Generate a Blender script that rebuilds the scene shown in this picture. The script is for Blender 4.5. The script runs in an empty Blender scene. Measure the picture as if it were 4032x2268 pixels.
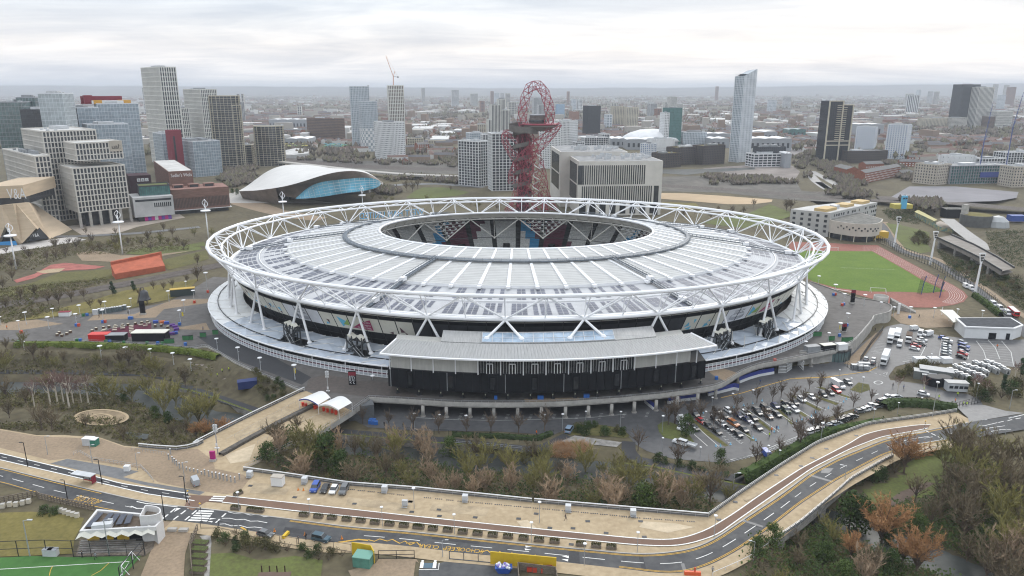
import bpy,math,random
import numpy as np
from mathutils import Vector as Vc,Matrix
from mathutils.geometry import tessellate_polygon
R=math.radians
rnd=random.Random(7)
scene=bpy.context.scene
COL=scene.collection
# ------------------------------------------------------------------ camera model
CAMH,PITCH,FPX=108.0,R(15.2),2894.0
SP,CP=math.sin(PITCH),math.cos(PITCH)
CROP={'A0':(0,200),'A1':(900,200),'A2':(1750,200),'A3':(2600,200),'A4':(3224,200),'B0':(0,700),'B1':(750,750),'B2':(1600,750),'B3':(2450,750),'B4':(3132,750),'C0':(0,1300),'C1':(750,1300),'C2':(1600,1300),'C3':(2450,1300),'C4':(3132,1250),'D0':(0,1668),'D1':(750,1668),'D2':(1600,1668),'D3':(2450,1668),'D4':(3132,1668),'E0':(1900,300,.3865),'E1':(0,1150,.34938)}
def src(c,x,y):
 if c=='P':return x/0.638889,y/0.638889
 o=CROP[c];k=o[2]if len(o)>2 else.414;return o[0]+x*k,o[1]+y*k
def slope(c,x,y):
 sx,sy=src(c,x,y);v=sy-1134.0
 F=FPX*CP-v*SP
 return(sx-2016.0)/F,(FPX*SP+v*CP)/F
def G(c,x,y,z=0.0):
 """a point of the photograph (crop c) laid on the horizontal plane z"""
 l,s=slope(c,x,y);Y=(CAMH-z)/max(s,.004)
 return Vc((l*Y,Y,z))
def AT(c,x,y,Y):
 """the point of the photograph at ground distance Y"""
 l,s=slope(c,x,y);return Vc((l*Y,Y,CAMH-s*Y))
def ztop(c,x,y,Y):return AT(c,x,y,Y).z
def pts(c,s,z=0.0):
 out=[]
 for tok in s.split():
  if tok[0].isalpha():c=tok;continue
  a=tok.split(',');zz=float(a[2])if len(a)>2 else z
  out.append(G(c,float(a[0]),float(a[1]),zz))
 return out
# ------------------------------------------------------------------ mesh builder
class MB:
 def __init__(s):s.v=[];s.f=[];s.m=[]
 def add(s,vs,fs,mi=0):
  o=len(s.v);s.v.extend([tuple(p)for p in vs]);s.f.extend([tuple(i+o for i in f)for f in fs]);s.m.extend([mi]*len(fs));return s
 def box(s,c,sz,rz=0.0,mi=0):
  cx,cy,cz=c;hx,hy,hz=sz[0]/2,sz[1]/2,sz[2]/2;ca,sa=math.cos(rz),math.sin(rz)
  vs=[(cx+x*ca-y*sa,cy+x*sa+y*ca,cz+z)for z in(-hz,hz)for x,y in((-hx,-hy),(hx,-hy),(hx,hy),(-hx,hy))]
  return s.add(vs,[(3,2,1,0),(4,5,6,7),(0,1,5,4),(1,2,6,5),(2,3,7,6),(3,0,4,7)],mi)
 def prism(s,poly,z0,z1,mi=0,top=True,bot=False,poly2=None,mtop=None):
  n=len(poly);p2=poly2 or poly
  zz0=z0 if hasattr(z0,'__len__')else[z0]*n;zz1=z1 if hasattr(z1,'__len__')else[z1]*n
  vs=[(p[0],p[1],zz0[i])for i,p in enumerate(poly)]+[(p[0],p[1],zz1[i])for i,p in enumerate(p2)]
  a=sum(poly[i][0]*poly[(i+1)%n][1]-poly[(i+1)%n][0]*poly[i][1]for i in range(n))
  fs=[(i,(i+1)%n,n+(i+1)%n,n+i)for i in range(n)]
  if a<0:fs=[f[::-1]for f in fs]
  s.add(vs,fs,mi)
  for flag,zz,pp,up in((top,zz1,p2,1),(bot,zz0,poly,-1)):
   if flag:s.flat(pp,zz,mi if(mtop is None or up<0)else mtop,up)
  return s
 def flat(s,poly,z,mi=0,up=1):
  n=len(poly);zz=z if hasattr(z,'__len__')else[z]*n
  vs=[Vc((p[0],p[1],zz[i]))for i,p in enumerate(poly)]
  fs=[]
  for t in tessellate_polygon([[Vc((v.x,v.y,0))for v in vs]]):
   a,b,c=(vs[i]for i in t);cr=(b.x-a.x)*(c.y-a.y)-(b.y-a.y)*(c.x-a.x)
   fs.append(tuple(t)if cr*up>0 else tuple(t)[::-1])
  return s.add(vs,fs,mi)
 def tube(s,p0,p1,r0,r1=None,n=6,mi=0,cap=True):
  p0=Vc(p0);p1=Vc(p1);r1=r0 if r1 is None else r1;d=p1-p0
  if d.length<1e-6:return s
  d.normalize();u=d.orthogonal().normalized();w=d.cross(u);vs=[]
  for p,r in((p0,r0),(p1,r1)):
   for i in range(n):
    a=2*math.pi*i/n;vs.append(p+u*(r*math.cos(a))+w*(r*math.sin(a)))
  fs=[(i,(i+1)%n,n+(i+1)%n,n+i)for i in range(n)]
  if cap:fs+=[tuple(range(n))[::-1],tuple(range(n,2*n))]
  return s.add(vs,fs,mi)
 def pipe(s,P,r,n=6,mi=0,closed=False,up=None):
  P=[Vc(p)for p in P];m=len(P);vs=[];rr=r if hasattr(r,'__len__')else[r]*m
  for i in range(m):
   a=P[i-1]if(i or closed)else P[i];b=P[(i+1)%m]if(i<m-1 or closed)else P[i]
   d=(b-a).normalized();h=Vc(up or(0,0,1));
   if abs(d.dot(h))>.97:h=Vc((1,0,0))
   u=d.cross(h).normalized();w=u.cross(d)
   for k in range(n):
    t=2*math.pi*(k+.5)/n;vs.append(P[i]+u*(rr[i]*math.cos(t))+w*(rr[i]*math.sin(t)))
  fs=[]
  for i in range(m if closed else m-1):
   j=(i+1)%m
   for k in range(n):fs.append((i*n+(k+1)%n,i*n+k,j*n+k,j*n+(k+1)%n))
  if not closed:fs+=[tuple(range(n)),tuple(range((m-1)*n,m*n))[::-1]]
  return s.add(vs,fs,mi)
 def lathe(s,c,prof,n=12,mi=0,sx=1.0,sy=1.0):
  vs=[(c[0]+r*sx*math.cos(2*math.pi*k/n),c[1]+r*sy*math.sin(2*math.pi*k/n),c[2]+z)for r,z in prof for k in range(n)]
  fs=[(i*n+k,i*n+(k+1)%n,(i+1)*n+(k+1)%n,(i+1)*n+k)for i in range(len(prof)-1)for k in range(n)]
  fs+=[tuple(range(n))[::-1],tuple(range((len(prof)-1)*n,len(prof)*n))]
  return s.add(vs,fs,mi)
 def strip(s,A,B,mi=0,closed=False):
  n=len(A);vs=list(A)+list(B);fs=[]
  for i in range(n if closed else n-1):
   j=(i+1)%n;fs.append((i,j,n+j,n+i))
  return s.add(vs,fs,mi)
 def quad(s,a,b,c,d,mi=0):return s.add([a,b,c,d],[(0,1,2,3)],mi)
 def build(s,name,mats,parent=None,smooth=False):
  me=bpy.data.meshes.new(name)
  o=ORG.get(parent.name,(0,0,0))if parent else(0,0,0)
  v=np.array(s.v,dtype=np.float64).reshape(-1,3)-np.array(o)
  me.from_pydata(v.tolist(),[],s.f)
  mats=mats if isinstance(mats,(list,tuple))else[mats]
  for m in mats:me.materials.append(m)
  if len(mats)>1:me.polygons.foreach_set('material_index',s.m)
  if smooth:me.polygons.foreach_set('use_smooth',[True]*len(s.f))
  me.update()
  ob=bpy.data.objects.new(name,me);COL.objects.link(ob)
  if parent:ob.parent=parent;ORG[ob.name]=tuple(o)
  return ob
ORG={}
def tag(o,label,cat=None,group=None,kind=None):
 o['label']=label
 if cat:o['category']=cat
 if group:o['group']=group
 if kind:o['kind']=kind
 return o
def thing(name,label,cat,loc=(0,0,0),group=None,rz=0.0):
 o=bpy.data.objects.new(name,None);COL.objects.link(o);o.location=loc;o.rotation_euler=(0,0,rz);o.empty_display_size=.5
 ORG[o.name]=tuple(loc)if rz==0.0 else(0,0,0)
 return tag(o,label,cat,group)
def dup(root,loc,rz=0.0,label=None,group=None,sc=None,swap=None):
 def cp(o,par):
  c=o.copy();COL.objects.link(c)
  if par:c.parent=par
  if swap and o.type=='MESH':
   key=(o.data.name,swap[1].name)
   if key not in SWAP:
    m=o.data.copy()
    for i,mm in enumerate(m.materials):
     if mm==swap[0]:m.materials[i]=swap[1]
    SWAP[key]=m
   c.data=SWAP[key]
  for ch in KIDS.get(o.name,()):cp(ch,c)
  return c
 c=cp(root,None);c.location=loc;c.rotation_euler=(0,0,rz)
 if sc:c.scale=sc if hasattr(sc,'__len__')else(sc,sc,sc)
 if label:c['label']=label
 if group:c['group']=group
 return c
SWAP={};KIDS={}
def proto(root):
 """remember a thing's children so that it can be copied, and put the original itself to use first"""
 for o in list(bpy.data.objects):
  if o.parent:
   L=KIDS.setdefault(o.parent.name,[])
   if o not in L:L.append(o)
 root['_u']=0;return root
def place(root,loc,rz=0.0,label=None,group=None,sc=None,swap=None):
 if root.get('_u',1)==0 and not swap:
  root['_u']=1;root.location=loc;root.rotation_euler=(0,0,rz)
  if sc:root.scale=sc if hasattr(sc,'__len__')else(sc,sc,sc)
  if label:root['label']=label
  if group:root['group']=group
  return root
 c=dup(root,loc,rz,label,group,sc,swap);c['_u']=1;return c
ONES='zeroth first second third fourth fifth sixth seventh eighth ninth tenth eleventh twelfth thirteenth fourteenth fifteenth sixteenth seventeenth eighteenth nineteenth'.split()
TENS={2:'twent',3:'thirt',4:'fort',5:'fift',6:'sixt',7:'sevent',8:'eight',9:'ninet'}
def nth(n):
 if n<20:return ONES[n]
 return TENS[n//10]+('ieth' if n%10==0 else 'y-'+ONES[n%10])
# ------------------------------------------------------------------ materials
MATS={}
def mat(name,col,rough=.8,metal=0.0,noise=0.0,scale=1.0,col2=None,bump=0.0,world=False,stretch=None,spec=None,detail=4.0,scale2=None):
 if name in MATS:return MATS[name]
 m=bpy.data.materials.new(name);m.use_nodes=True;nt=m.node_tree;b=nt.nodes['Principled BSDF']
 b.inputs['Roughness'].default_value=rough;b.inputs['Metallic'].default_value=metal
 spec=.22 if spec is None and rough>.6 else spec
 if spec is not None:b.inputs['Specular IOR Level'].default_value=spec
 c=(*col,1.0);b.inputs['Base Color'].default_value=c
 if noise or col2:
  c2=(*(col2 or[max(0,x*(1-noise))for x in col]),1.0);c1=c if col2 else(*[min(1,x*(1+noise))for x in col],1)
  if world:
   g=nt.nodes.new('ShaderNodeNewGeometry');vec=g.outputs['Position']
  else:
   g=nt.nodes.new('ShaderNodeTexCoord');vec=g.outputs['Object']
  if stretch:
   mp=nt.nodes.new('ShaderNodeMapping');mp.inputs['Scale'].default_value=stretch;nt.links.new(vec,mp.inputs['Vector']);vec=mp.outputs['Vector']
  n=nt.nodes.new('ShaderNodeTexNoise');n.inputs['Scale'].default_value=scale;n.inputs['Detail'].default_value=detail;n.inputs['Roughness'].default_value=.65
  nt.links.new(vec,n.inputs['Vector'])
  fac=n.outputs['Fac']
  if scale2:
   n2=nt.nodes.new('ShaderNodeTexNoise');n2.inputs['Scale'].default_value=scale2;n2.inputs['Detail'].default_value=5;nt.links.new(vec,n2.inputs['Vector'])
   mm=nt.nodes.new('ShaderNodeMath');mm.operation='ADD';nt.links.new(fac,mm.inputs[0]);nt.links.new(n2.outputs['Fac'],mm.inputs[1])
   m2=nt.nodes.new('ShaderNodeMath');m2.operation='MULTIPLY';m2.inputs[1].default_value=.5;nt.links.new(mm.outputs[0],m2.inputs[0]);fac=m2.outputs[0]
  r=nt.nodes.new('ShaderNodeValToRGB');r.color_ramp.elements[0].position=.36;r.color_ramp.elements[1].position=.64
  r.color_ramp.elements[0].color=c2;r.color_ramp.elements[1].color=c1
  nt.links.new(fac,r.inputs['Fac']);nt.links.new(r.outputs['Color'],b.inputs['Base Color'])
  if bump:
   bm=nt.nodes.new('ShaderNodeBump');bm.inputs['Strength'].default_value=bump;bm.inputs['Distance'].default_value=.1
   nt.links.new(fac,bm.inputs['Height']);nt.links.new(bm.outputs['Normal'],b.inputs['Normal'])
 MATS[name]=m;return m
def glass(name,col,rough=.12,noise=.25,scale=.25):
 return mat(name,col,rough=rough,noise=noise,scale=scale,spec=.8,detail=1.0)
WHITE=mat('white_paint',(.80,.80,.81),.45,noise=.04,scale=.12)
LIGHTGREY=mat('light_grey_metal',(.50,.51,.52),.5,noise=.1,scale=.5)
MIDGREY=mat('mid_grey_metal',(.26,.27,.28),.5,noise=.12,scale=.5)
DARK=mat('dark_metal',(.03,.032,.036),.5,noise=.2,scale=.8)
BLACK=mat('black_cladding',(.007,.008,.011),.55,spec=.25,noise=.3,scale=.5)
CONC=mat('pale_concrete',(.40,.38,.35),.85,noise=.16,scale=.35)
CONC2=mat('weathered_concrete',(.27,.255,.235),.9,noise=.3,scale=.5,stretch=(1,1,2.5))
SAND=mat('sand_resin',(.445,.35,.23),.9,noise=.10,scale=.07,world=True,col2=(.315,.24,.15),scale2=.7)
SAND2=mat('brown_gravel',(.32,.24,.165),.9,noise=.2,scale=.07,world=True,col2=(.21,.16,.11),scale2=1.2)
ASPH=mat('road_asphalt',(.10,.099,.098),.75,noise=.16,scale=.09,world=True,col2=(.055,.056,.06),scale2=.5)
ASPH2=mat('old_asphalt',(.16,.158,.157),.55,noise=.16,scale=.05,world=True,col2=(.095,.095,.097),scale2=.7)
ASPHD=mat('dark_asphalt',(.055,.055,.058),.7,noise=.16,scale=.1,world=True,col2=(.04,.04,.043),scale2=2)
CONCOURSE=mat('concourse_paving',(.12,.10,.088),.65,noise=.2,scale=.05,world=True,col2=(.075,.065,.06),scale2=.8)
CYCLE=mat('brown_cycle_surface',(.185,.118,.085),.85,noise=.1,scale=.1,world=True,col2=(.155,.10,.074))
LINEW=mat('white_line_paint',(.74,.73,.70),.7,noise=.15,scale=1.5,world=True)
LINEY=mat('yellow_line_paint',(.55,.33,.06),.7,noise=.2,scale=1.5,world=True)
GRASS=mat('lawn',(.13,.155,.045),.95,col2=(.085,.085,.035),scale=.08,world=True,scale2=1.1,noise=.1)
ROUGH=mat('rough_grass',(.15,.135,.05),.95,col2=(.075,.075,.03),scale=.05,world=True,scale2=.8,noise=.1)
MEADOW=mat('olive_meadow',(.20,.165,.055),.95,col2=(.12,.105,.035),scale=.06,world=True,scale2=.9,noise=.1)
TURF=mat('pitch_turf',(.10,.21,.035),.95,col2=(.075,.165,.028),scale=.03,world=True,scale2=.6,noise=.1)
EARTH=mat('leaf_litter',(.105,.075,.05),.95,col2=(.05,.042,.025),scale=.06,world=True,scale2=1.3,noise=.1)
TRACK=mat('red_running_track',(.30,.125,.095),.9,col2=(.21,.09,.07),scale=.05,world=True,scale2=.8,noise=.1)
RAIL=mat('white_handrail',(.72,.72,.72),.4)
STEEL=mat('galvanised_steel',(.40,.41,.42),.4,metal=.3,noise=.12,scale=2)
TYRE=mat('tyre_rubber',(.015,.015,.016),.8)
CARGL=mat('car_glass',(.02,.024,.028),.08,spec=.8)
BRICK=mat('red_brick',(.26,.105,.065),.9,noise=.2,scale=.6)
BROWNBRICK=mat('brown_brick',(.16,.11,.085),.9,noise=.2,scale=.5)
TIMBER=mat('grey_timber',(.17,.14,.11),.9,noise=.3,scale=1.5,stretch=(1,1,4))
ROOFG=mat('flat_roof_grey',(.27,.27,.27),.85,noise=.25,scale=.15)
ROOFG2=mat('pale_roof',(.50,.49,.47),.8,noise=.15,scale=.1)
# ------------------------------------------------------------------ render setup, camera, light
scene.view_settings.view_transform='Standard';scene.view_settings.look='None';scene.view_settings.gamma=1;scene.view_settings.exposure=.42
scene.cycles.max_bounces=5;scene.cycles.diffuse_bounces=3;scene.cycles.glossy_bounces=3;scene.cycles.volume_bounces=0
scene.cycles.use_denoising=True;scene.cycles.denoiser='OPENIMAGEDENOISE';scene.cycles.denoising_prefilter='ACCURATE';scene.cycles.filter_width=1.15;scene.cycles.sample_clamp_indirect=4
cd=bpy.data.cameras.new('camera');cam=bpy.data.objects.new('camera',cd);COL.objects.link(cam)
cam.location=(0,0,CAMH);cam.rotation_euler=(R(90)-PITCH,0,0);cd.sensor_width=36;cd.lens=FPX/4032*36
cd.clip_start=1;cd.clip_end=90000;scene.camera=cam
SUN_EL,SUN_AZ=R(34),R(28)
w=bpy.data.worlds.new('World');scene.world=w;w.use_nodes=True;nt=w.node_tree
bg=nt.nodes['Background'];sky=nt.nodes.new('ShaderNodeTexSky');sky.sky_type='NISHITA';sky.sun_disc=False
sky.sun_elevation=SUN_EL;sky.sun_rotation=SUN_AZ;sky.air_density=1.2;sky.dust_density=4;sky.altitude=50
tc=nt.nodes.new('ShaderNodeTexCoord');sep=nt.nodes.new('ShaderNodeSeparateXYZ');nt.links.new(tc.outputs['Generated'],sep.inputs[0])
def wmath(op,a,b=None):
 n=nt.nodes.new('ShaderNodeMath');n.operation=op
 for i,v in enumerate((a,b)):
  if v is None:continue
  if isinstance(v,(int,float)):n.inputs[i].default_value=v
  else:nt.links.new(v,n.inputs[i])
 return n.outputs[0]
zc=wmath('ADD',wmath('MAXIMUM',sep.outputs['Z'],0.0),.09)
cmb=nt.nodes.new('ShaderNodeCombineXYZ')
nt.links.new(wmath('DIVIDE',sep.outputs['X'],zc),cmb.inputs[0]);nt.links.new(wmath('DIVIDE',sep.outputs['Y'],zc),cmb.inputs[1])
def wnoise(scale,det,off,dist=0.0,sx=1.0):
 mp=nt.nodes.new('ShaderNodeMapping');mp.inputs['Location'].default_value=off;mp.inputs['Scale'].default_value=(sx,1,1);nt.links.new(cmb.outputs[0],mp.inputs['Vector'])
 n=nt.nodes.new('ShaderNodeTexNoise');n.inputs['Scale'].default_value=scale;n.inputs['Detail'].default_value=det;n.inputs['Roughness'].default_value=.58;n.inputs['Distortion'].default_value=dist
 nt.links.new(mp.outputs[0],n.inputs['Vector']);return n.outputs['Fac']
def wramp(fac,stops):
 r=nt.nodes.new('ShaderNodeValToRGB');nt.links.new(fac,r.inputs['Fac']);e=r.color_ramp.elements
 e[0].position,e[0].color=stops[0][0],(*stops[0][1],1);e[1].position,e[1].color=stops[1][0],(*stops[1][1],1)
 for p,c in stops[2:]:
  x=e.new(p);x.color=(*c,1)
 return r.outputs['Color']
def wmix(mode,f,a,b):
 n=nt.nodes.new('ShaderNodeMixRGB');n.blend_type=mode
 for i,v in enumerate((f,a,b)):
  if isinstance(v,(int,float)):n.inputs[i].default_value=v
  elif isinstance(v,tuple):n.inputs[i].default_value=(*v,1)
  else:nt.links.new(v,n.inputs[i])
 return n.outputs[0]
grad=wramp(sep.outputs['Z'],[(0.0,(.77,.77,.79)),(.05,(.79,.76,.745)),(.10,(.67,.70,.74)),(.19,(.50,.575,.645)),(.27,(.45,.535,.615)),(.5,(.98,1.02,1.06)),(1.0,(1.5,1.53,1.57))])
c1=wramp(wnoise(.55,6,(3.1,1.7,0),.8,.7),[(.34,(.78,.82,.88)),(.66,(1.14,1.13,1.11))])
c2=wramp(wnoise(1.7,6,(7.3,.4,0),.5,.55),[(.36,(.91,.925,.945)),(.64,(1.07,1.065,1.055))])
cl=wmix('MULTIPLY',1.0,wmix('MULTIPLY',1.0,grad,c1),c2)
vm=nt.nodes.new('ShaderNodeVectorMath');vm.operation='DOT_PRODUCT';nt.links.new(tc.outputs['Generated'],vm.inputs[0])
vm.inputs[1].default_value=(math.sin(SUN_AZ)*math.cos(SUN_EL*.55),math.cos(SUN_AZ)*math.cos(SUN_EL*.55),math.sin(SUN_EL*.55))
gl=wmath('MULTIPLY',wmath('POWER',wmath('MAXIMUM',vm.outputs['Value'],0.0),60.0),wnoise(1.1,5,(1,9,0),.6,.6))
cl=wmix('ADD',1.0,cl,wmix('MULTIPLY',1.0,(.42,.41,.385),gl))
tot=wmix('ADD',1.0,wmix('MULTIPLY',1.0,cl,(8.6,8.6,8.6)),wmix('MULTIPLY',1.0,sky.outputs['Color'],(.10,.10,.10)))
nt.links.new(tot,bg.inputs['Color']);bg.inputs['Strength'].default_value=.11
ld=bpy.data.lights.new('sun','SUN');ld.energy=1.0;ld.angle=R(18);ld.color=(1,.965,.91)
lo=bpy.data.objects.new('sun',ld);COL.objects.link(lo)
sd=Vc((math.sin(SUN_AZ)*math.cos(SUN_EL),math.cos(SUN_AZ)*math.cos(SUN_EL),math.sin(SUN_EL)))
lo.rotation_euler=(-sd).to_track_quat('-Z','Y').to_euler()
# ------------------------------------------------------------------ ground levels
LOWZ=-5.5
RS=G('D3',1600,1000);RE=G('C4',1500,1050,-5.0);RU=Vc((RE.x-RS.x,RE.y-RS.y,0));RLEN=RU.length;RU.normalize()
def GR(c,x,y):
 """a point of the road and promenade, which slope down towards the car park entrance"""
 z=0.0
 for _ in range(7):p=G(c,x,y,z);z=-5.0*min(1,max(0,(p-RS).dot(RU)/RLEN))
 return G(c,x,y,z)
def rpts(c,s,dz=0):
 out=[]
 for tok in s.split():
  if tok[0].isalpha():c=tok;continue
  a=tok.split(',');out.append(GR(c,float(a[0]),float(a[1]))+Vc((0,0,dz)))
 return out
DECKL=pts('C0','-500,110 0,110 700,105 1500,150 1850,190 C1 130,150 260,215 430,320 700,440 900,520 1060,590')
DECKF=pts('C1','1700,650 C2 0,668 400,695 700,702 1000,703 1500,692 2174,645 C3 0,650 350,620 850,550 920,530 1000,490 1100,420 1200,370 1320,330 1450,310 1800,240 2050,190')
DECKR=pts('C3','2174,150 C4 0,350 250,325 420,300 520,250 570,220 690,80 745,10 B4 735,1195 900,1160 930,1110 880,1070 750,1045 560,1020 340,935 150,870')
back=[Vc((p.x*.95,p.y+30,0))for p in DECKF]
RAMP=pts('C0','-500,150 150,140 700,135 1500,170 1900,205 2090,250 C1 300,310 420,345 430,420 C0 2170,520')+pts('C0','2000,440 1700,350 1200,290 600,255 -500,255',-3.5)
LOWP=pts('C0','-500,255 600,255 1200,290 1700,350 2000,440',-3.5)+pts('C1','480,400 700,465 900,550 1040,605 1110,640')+back[0:]+[Vc((p.x-4,p.y+6,0))for p in pts('C3','2174,150 C4 0,350')]+[p+(Vc((2,384,0))-p).normalized()*8.5 for p in DECKR[1:]]+pts('B4','-60,760')+pts('B4','-160,520 -100,300 300,170 780,130 1500,120 2174,150 2900,200',LOWZ)+[Vc((420,230,0)),Vc((380,100,0)),Vc((90,100,0))]+pts('D3','880,1449 1180,1310 1380,1165 820,890')+pts('D2','2174,830 1200,750 0,625 D1 2174,640 1500,590 900,500 520,450')+pts('C1','1090,1000 480,860')+pts('C0','2174,960 1700,1150 1320,1125 1240,1115 1180,1105 960,1030 350,1000 -500,950')
GARDEN=pts('C0','-500,950 350,1000 960,1030 1180,1105 1240,1115 1400,1120 1600,1060 1500,900 1200,720 700,700 300,730 -500,760')
def poly_sdf(P,X,Y):
 P=np.array([(p[0],p[1])for p in P]);d=np.full(X.shape,1e18);ins=np.zeros(X.shape,bool);n=len(P)
 for i in range(n):
  a=P[i];b=P[(i+1)%n];e=b-a;wx=X-a[0];wy=Y-a[1]
  t=np.clip((wx*e[0]+wy*e[1])/max(e@e,1e-9),0,1);dx=wx-e[0]*t;dy=wy-e[1]*t
  d=np.minimum(d,dx*dx+dy*dy)
  c=((a[1]>Y)!=(b[1]>Y));
  with np.errstate(divide='ignore',invalid='ignore'):
   xi=a[0]+(Y-a[1])/(b[1]-a[1]if b[1]!=a[1]else 1e-9)*e[0]
  ins^=c&(X<xi)
 return np.where(ins,np.sqrt(d),-np.sqrt(d))
def line_dist(L,X,Y):
 d=np.full(X.shape,1e18)
 for a,b in zip(L[:-1],L[1:]):
  e=np.array((b.x-a.x,b.y-a.y));wx=X-a.x;wy=Y-a.y
  t=np.clip((wx*e[0]+wy*e[1])/max(e@e,1e-9),0,1);d=np.minimum(d,(wx-e[0]*t)**2+(wy-e[1]*t)**2)
 return np.sqrt(d)
RIVER=pts('C0','-500,550 0,555 600,560 1100,575 1350,600 1700,760 1950,850',-7.4)+pts('C1','330,860 800,1040 1200,1100 1700,1130 2174,1160 C2 600,1260 1300,1310 2000,1360',-7.4)+pts('D3','200,540 500,575 800,615 1080,670 1350,800 1850,900',-7.4)+pts('D4','400,960 800,1130 1300,1300 1750,1500 2100,1700',-7.4)
def ss(t):t=np.clip(t,0,1);return t*t*(3-2*t)
LEVELS=[(RAMP,-3.5,4.0),(LOWP,LOWZ,7.0),(GARDEN,-3.0,6.0)]
def terrain(X,Y):
 X=np.asarray(X,float);Y=np.asarray(Y,float);h=np.zeros(X.shape)
 for P,z,wd in LEVELS:
  xs=[p[0]for p in P];ys=[p[1]for p in P]
  m=(X>min(xs))&(X<max(xs))&(Y>min(ys))&(Y<max(ys))
  if m.any():
   k=ss(poly_sdf(P,X[m],Y[m])/wd);h[m]=h[m]*(1-k)+z*k
 m=(Y<420)
 if m.any():
  k=ss((9.5-line_dist(RIVER,X[m],Y[m]))/5.0);h[m]=np.where(h[m]<-1.0,h[m]*(1-k)+-9.0*k,h[m])
 return h
def TZ(x,y):return float(terrain(np.array([x]),np.array([y]))[0])
def GT(c,x,y,dz=0.0):
 """the point of the ground seen at this place of the photograph"""
 z=0.0
 for _ in range(5):
  p=G(c,x,y,z);z=.5*z+.5*TZ(p.x,p.y)if _ else TZ(p.x,p.y)
 p=G(c,x,y,z);return Vc((p.x,p.y,TZ(p.x,p.y)+dz))
gx=np.concatenate([[-28000,-15000,-6000,-2500,-1000,-600],np.arange(-420,421,3.0),[600,1000,2500,6000,15000,28000]])
gy=np.concatenate([[-1400,-300,20,80],np.arange(120,700,3.0),[760,900,1200,1800,3000,6000,12000,23400]])
XX,YY=np.meshgrid(gx,gy);ZZ=terrain(XX,YY)
ny,nx=XX.shape
g=MB();g.v=np.stack([XX,YY,ZZ-.05],-1).reshape(-1,3).tolist()
g.f=[(j*nx+i,j*nx+i+1,(j+1)*nx+i+1,(j+1)*nx+i)for j in range(ny-1)for i in range(nx-1)];g.m=[0]*len(g.f)
GROUND=mat('ground_cover',(.145,.125,.075),.95,col2=(.075,.062,.04),scale=.02,world=True,scale2=.35,noise=.1)
tag(g.build('ground',GROUND,smooth=True),'brown and olive ground running out to the horizon','ground',kind='structure')
NA=[0]
def area(name,P,m,label,cat,z=None,dz=.03,kind='structure'):
 NA[0]+=1;dz+=.0006*(NA[0]%50);b=MB();zz=[p.z+dz for p in P]if z is None else z
 b.flat(P,zz);return tag(b.build(name,m),label,cat,kind=kind)
def drape(name,P,m,label,cat,dz=.15):
 X=[p.x for p in P];Y=[p.y for p in P];xs,ys=np.arange(min(X),max(X)+2,1.6),np.arange(min(Y),max(Y)+2,1.6);A,B_=np.meshgrid(xs,ys);Z=terrain(A,B_)+dz;ok=poly_sdf(P,A+.8,B_+.8)>np.random.default_rng(3).uniform(-1.2,.6,A.shape);b=MB();b.v=np.stack([A,B_,Z],-1).reshape(-1,3).tolist();n=len(xs)
 b.f=[(j*n+i,j*n+i+1,j*n+n+i+1,j*n+n+i)for j in range(len(ys)-1)for i in range(n-1)if ok[j,i]];b.m=[0]*len(b.f);return tag(b.build(name,m),label,cat,kind='structure')
def rsm(L,n):
 L=[Vc(p)for p in L];d=[0]
 for a,b in zip(L[:-1],L[1:]):d.append(d[-1]+(b-a).length)
 out=[];k=0
 for i in range(n):
  t=d[-1]*i/(n-1)
  while k<len(L)-2 and d[k+1]<t:k+=1
  f=(t-d[k])/max(1e-9,d[k+1]-d[k]);out.append(L[k].lerp(L[k+1],min(1,max(0,f))))
 return out
def sln(L,n=60,it=3):
 P=rsm(L,n)
 for _ in range(it):P=[P[0]]+[(P[i-1]+P[i]*2+P[i+1])/4 for i in range(1,n-1)]+[P[-1]]
 return P
def ofs(L,d):
 out=[]
 for i in range(len(L)):
  a=L[max(0,i-1)];b=L[min(len(L)-1,i+1)];t=Vc((b.x-a.x,b.y-a.y,0)).normalized();out.append(L[i]+Vc((-t.y,t.x,0))*d)
 return out
def line(mb,L,w,dz=.05,mi=0):
 mb.strip([p+Vc((0,0,dz))for p in ofs(L,w/2)],[p+Vc((0,0,dz))for p in ofs(L,-w/2)],mi);return mb
def dashes(mb,L,w,on,off,dz=.05,mi=0):
 tot=sum((b-a).length for a,b in zip(L[:-1],L[1:]));n=max(2,int(tot/.75));P=rsm(L,n);per=max(1,round(on/.75));gap=max(1,round(off/.75));i=0
 while i<n-1:line(mb,P[i:min(n,i+per+1)],w,dz,mi);i+=per+gap
# ------------------------------------------------------------------ road, promenade, cycle track
ROADU=sln(rpts('D0','-300,365 0,420 560,560 1180,705 1500,770 D1 0,800 330,835 780,890 1500,985 D2 0,1028 900,1122 1650,1197 2174,1245 D3 330,1242 560,1217 760,1165 900,1090 1160,915 1500,690 1780,480 D4 400,335 840,158 C4 1190,1090 1400,1050 1650,1000 2174,915 2500,860'),160,2)
ROADL=sln(rpts('D0','-300,520 0,562 530,722 900,800 1300,880 1560,915 1900,950 D1 480,1010 1000,1085 1340,1140 1600,1125 D2 0,1165 400,1215 780,1245 1220,1290 2174,1395 D3 350,1428 560,1430 700,1398 860,1340 1100,1212 1400,1003 1700,765 D4 400,537 860,292 1130,217 1450,167 C4 1640,1148 1900,1112 2174,1065 2500,1010'),160,2)
b=MB();b.strip([p+Vc((0,0,.03))for p in ROADU],[p+Vc((0,0,.03))for p in ROADL]);
tag(b.build('road',ASPH),'dark asphalt road curving from the zebra crossing over the river bridge','road',kind='structure')
LOWPAV_IN=ROADL
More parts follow.
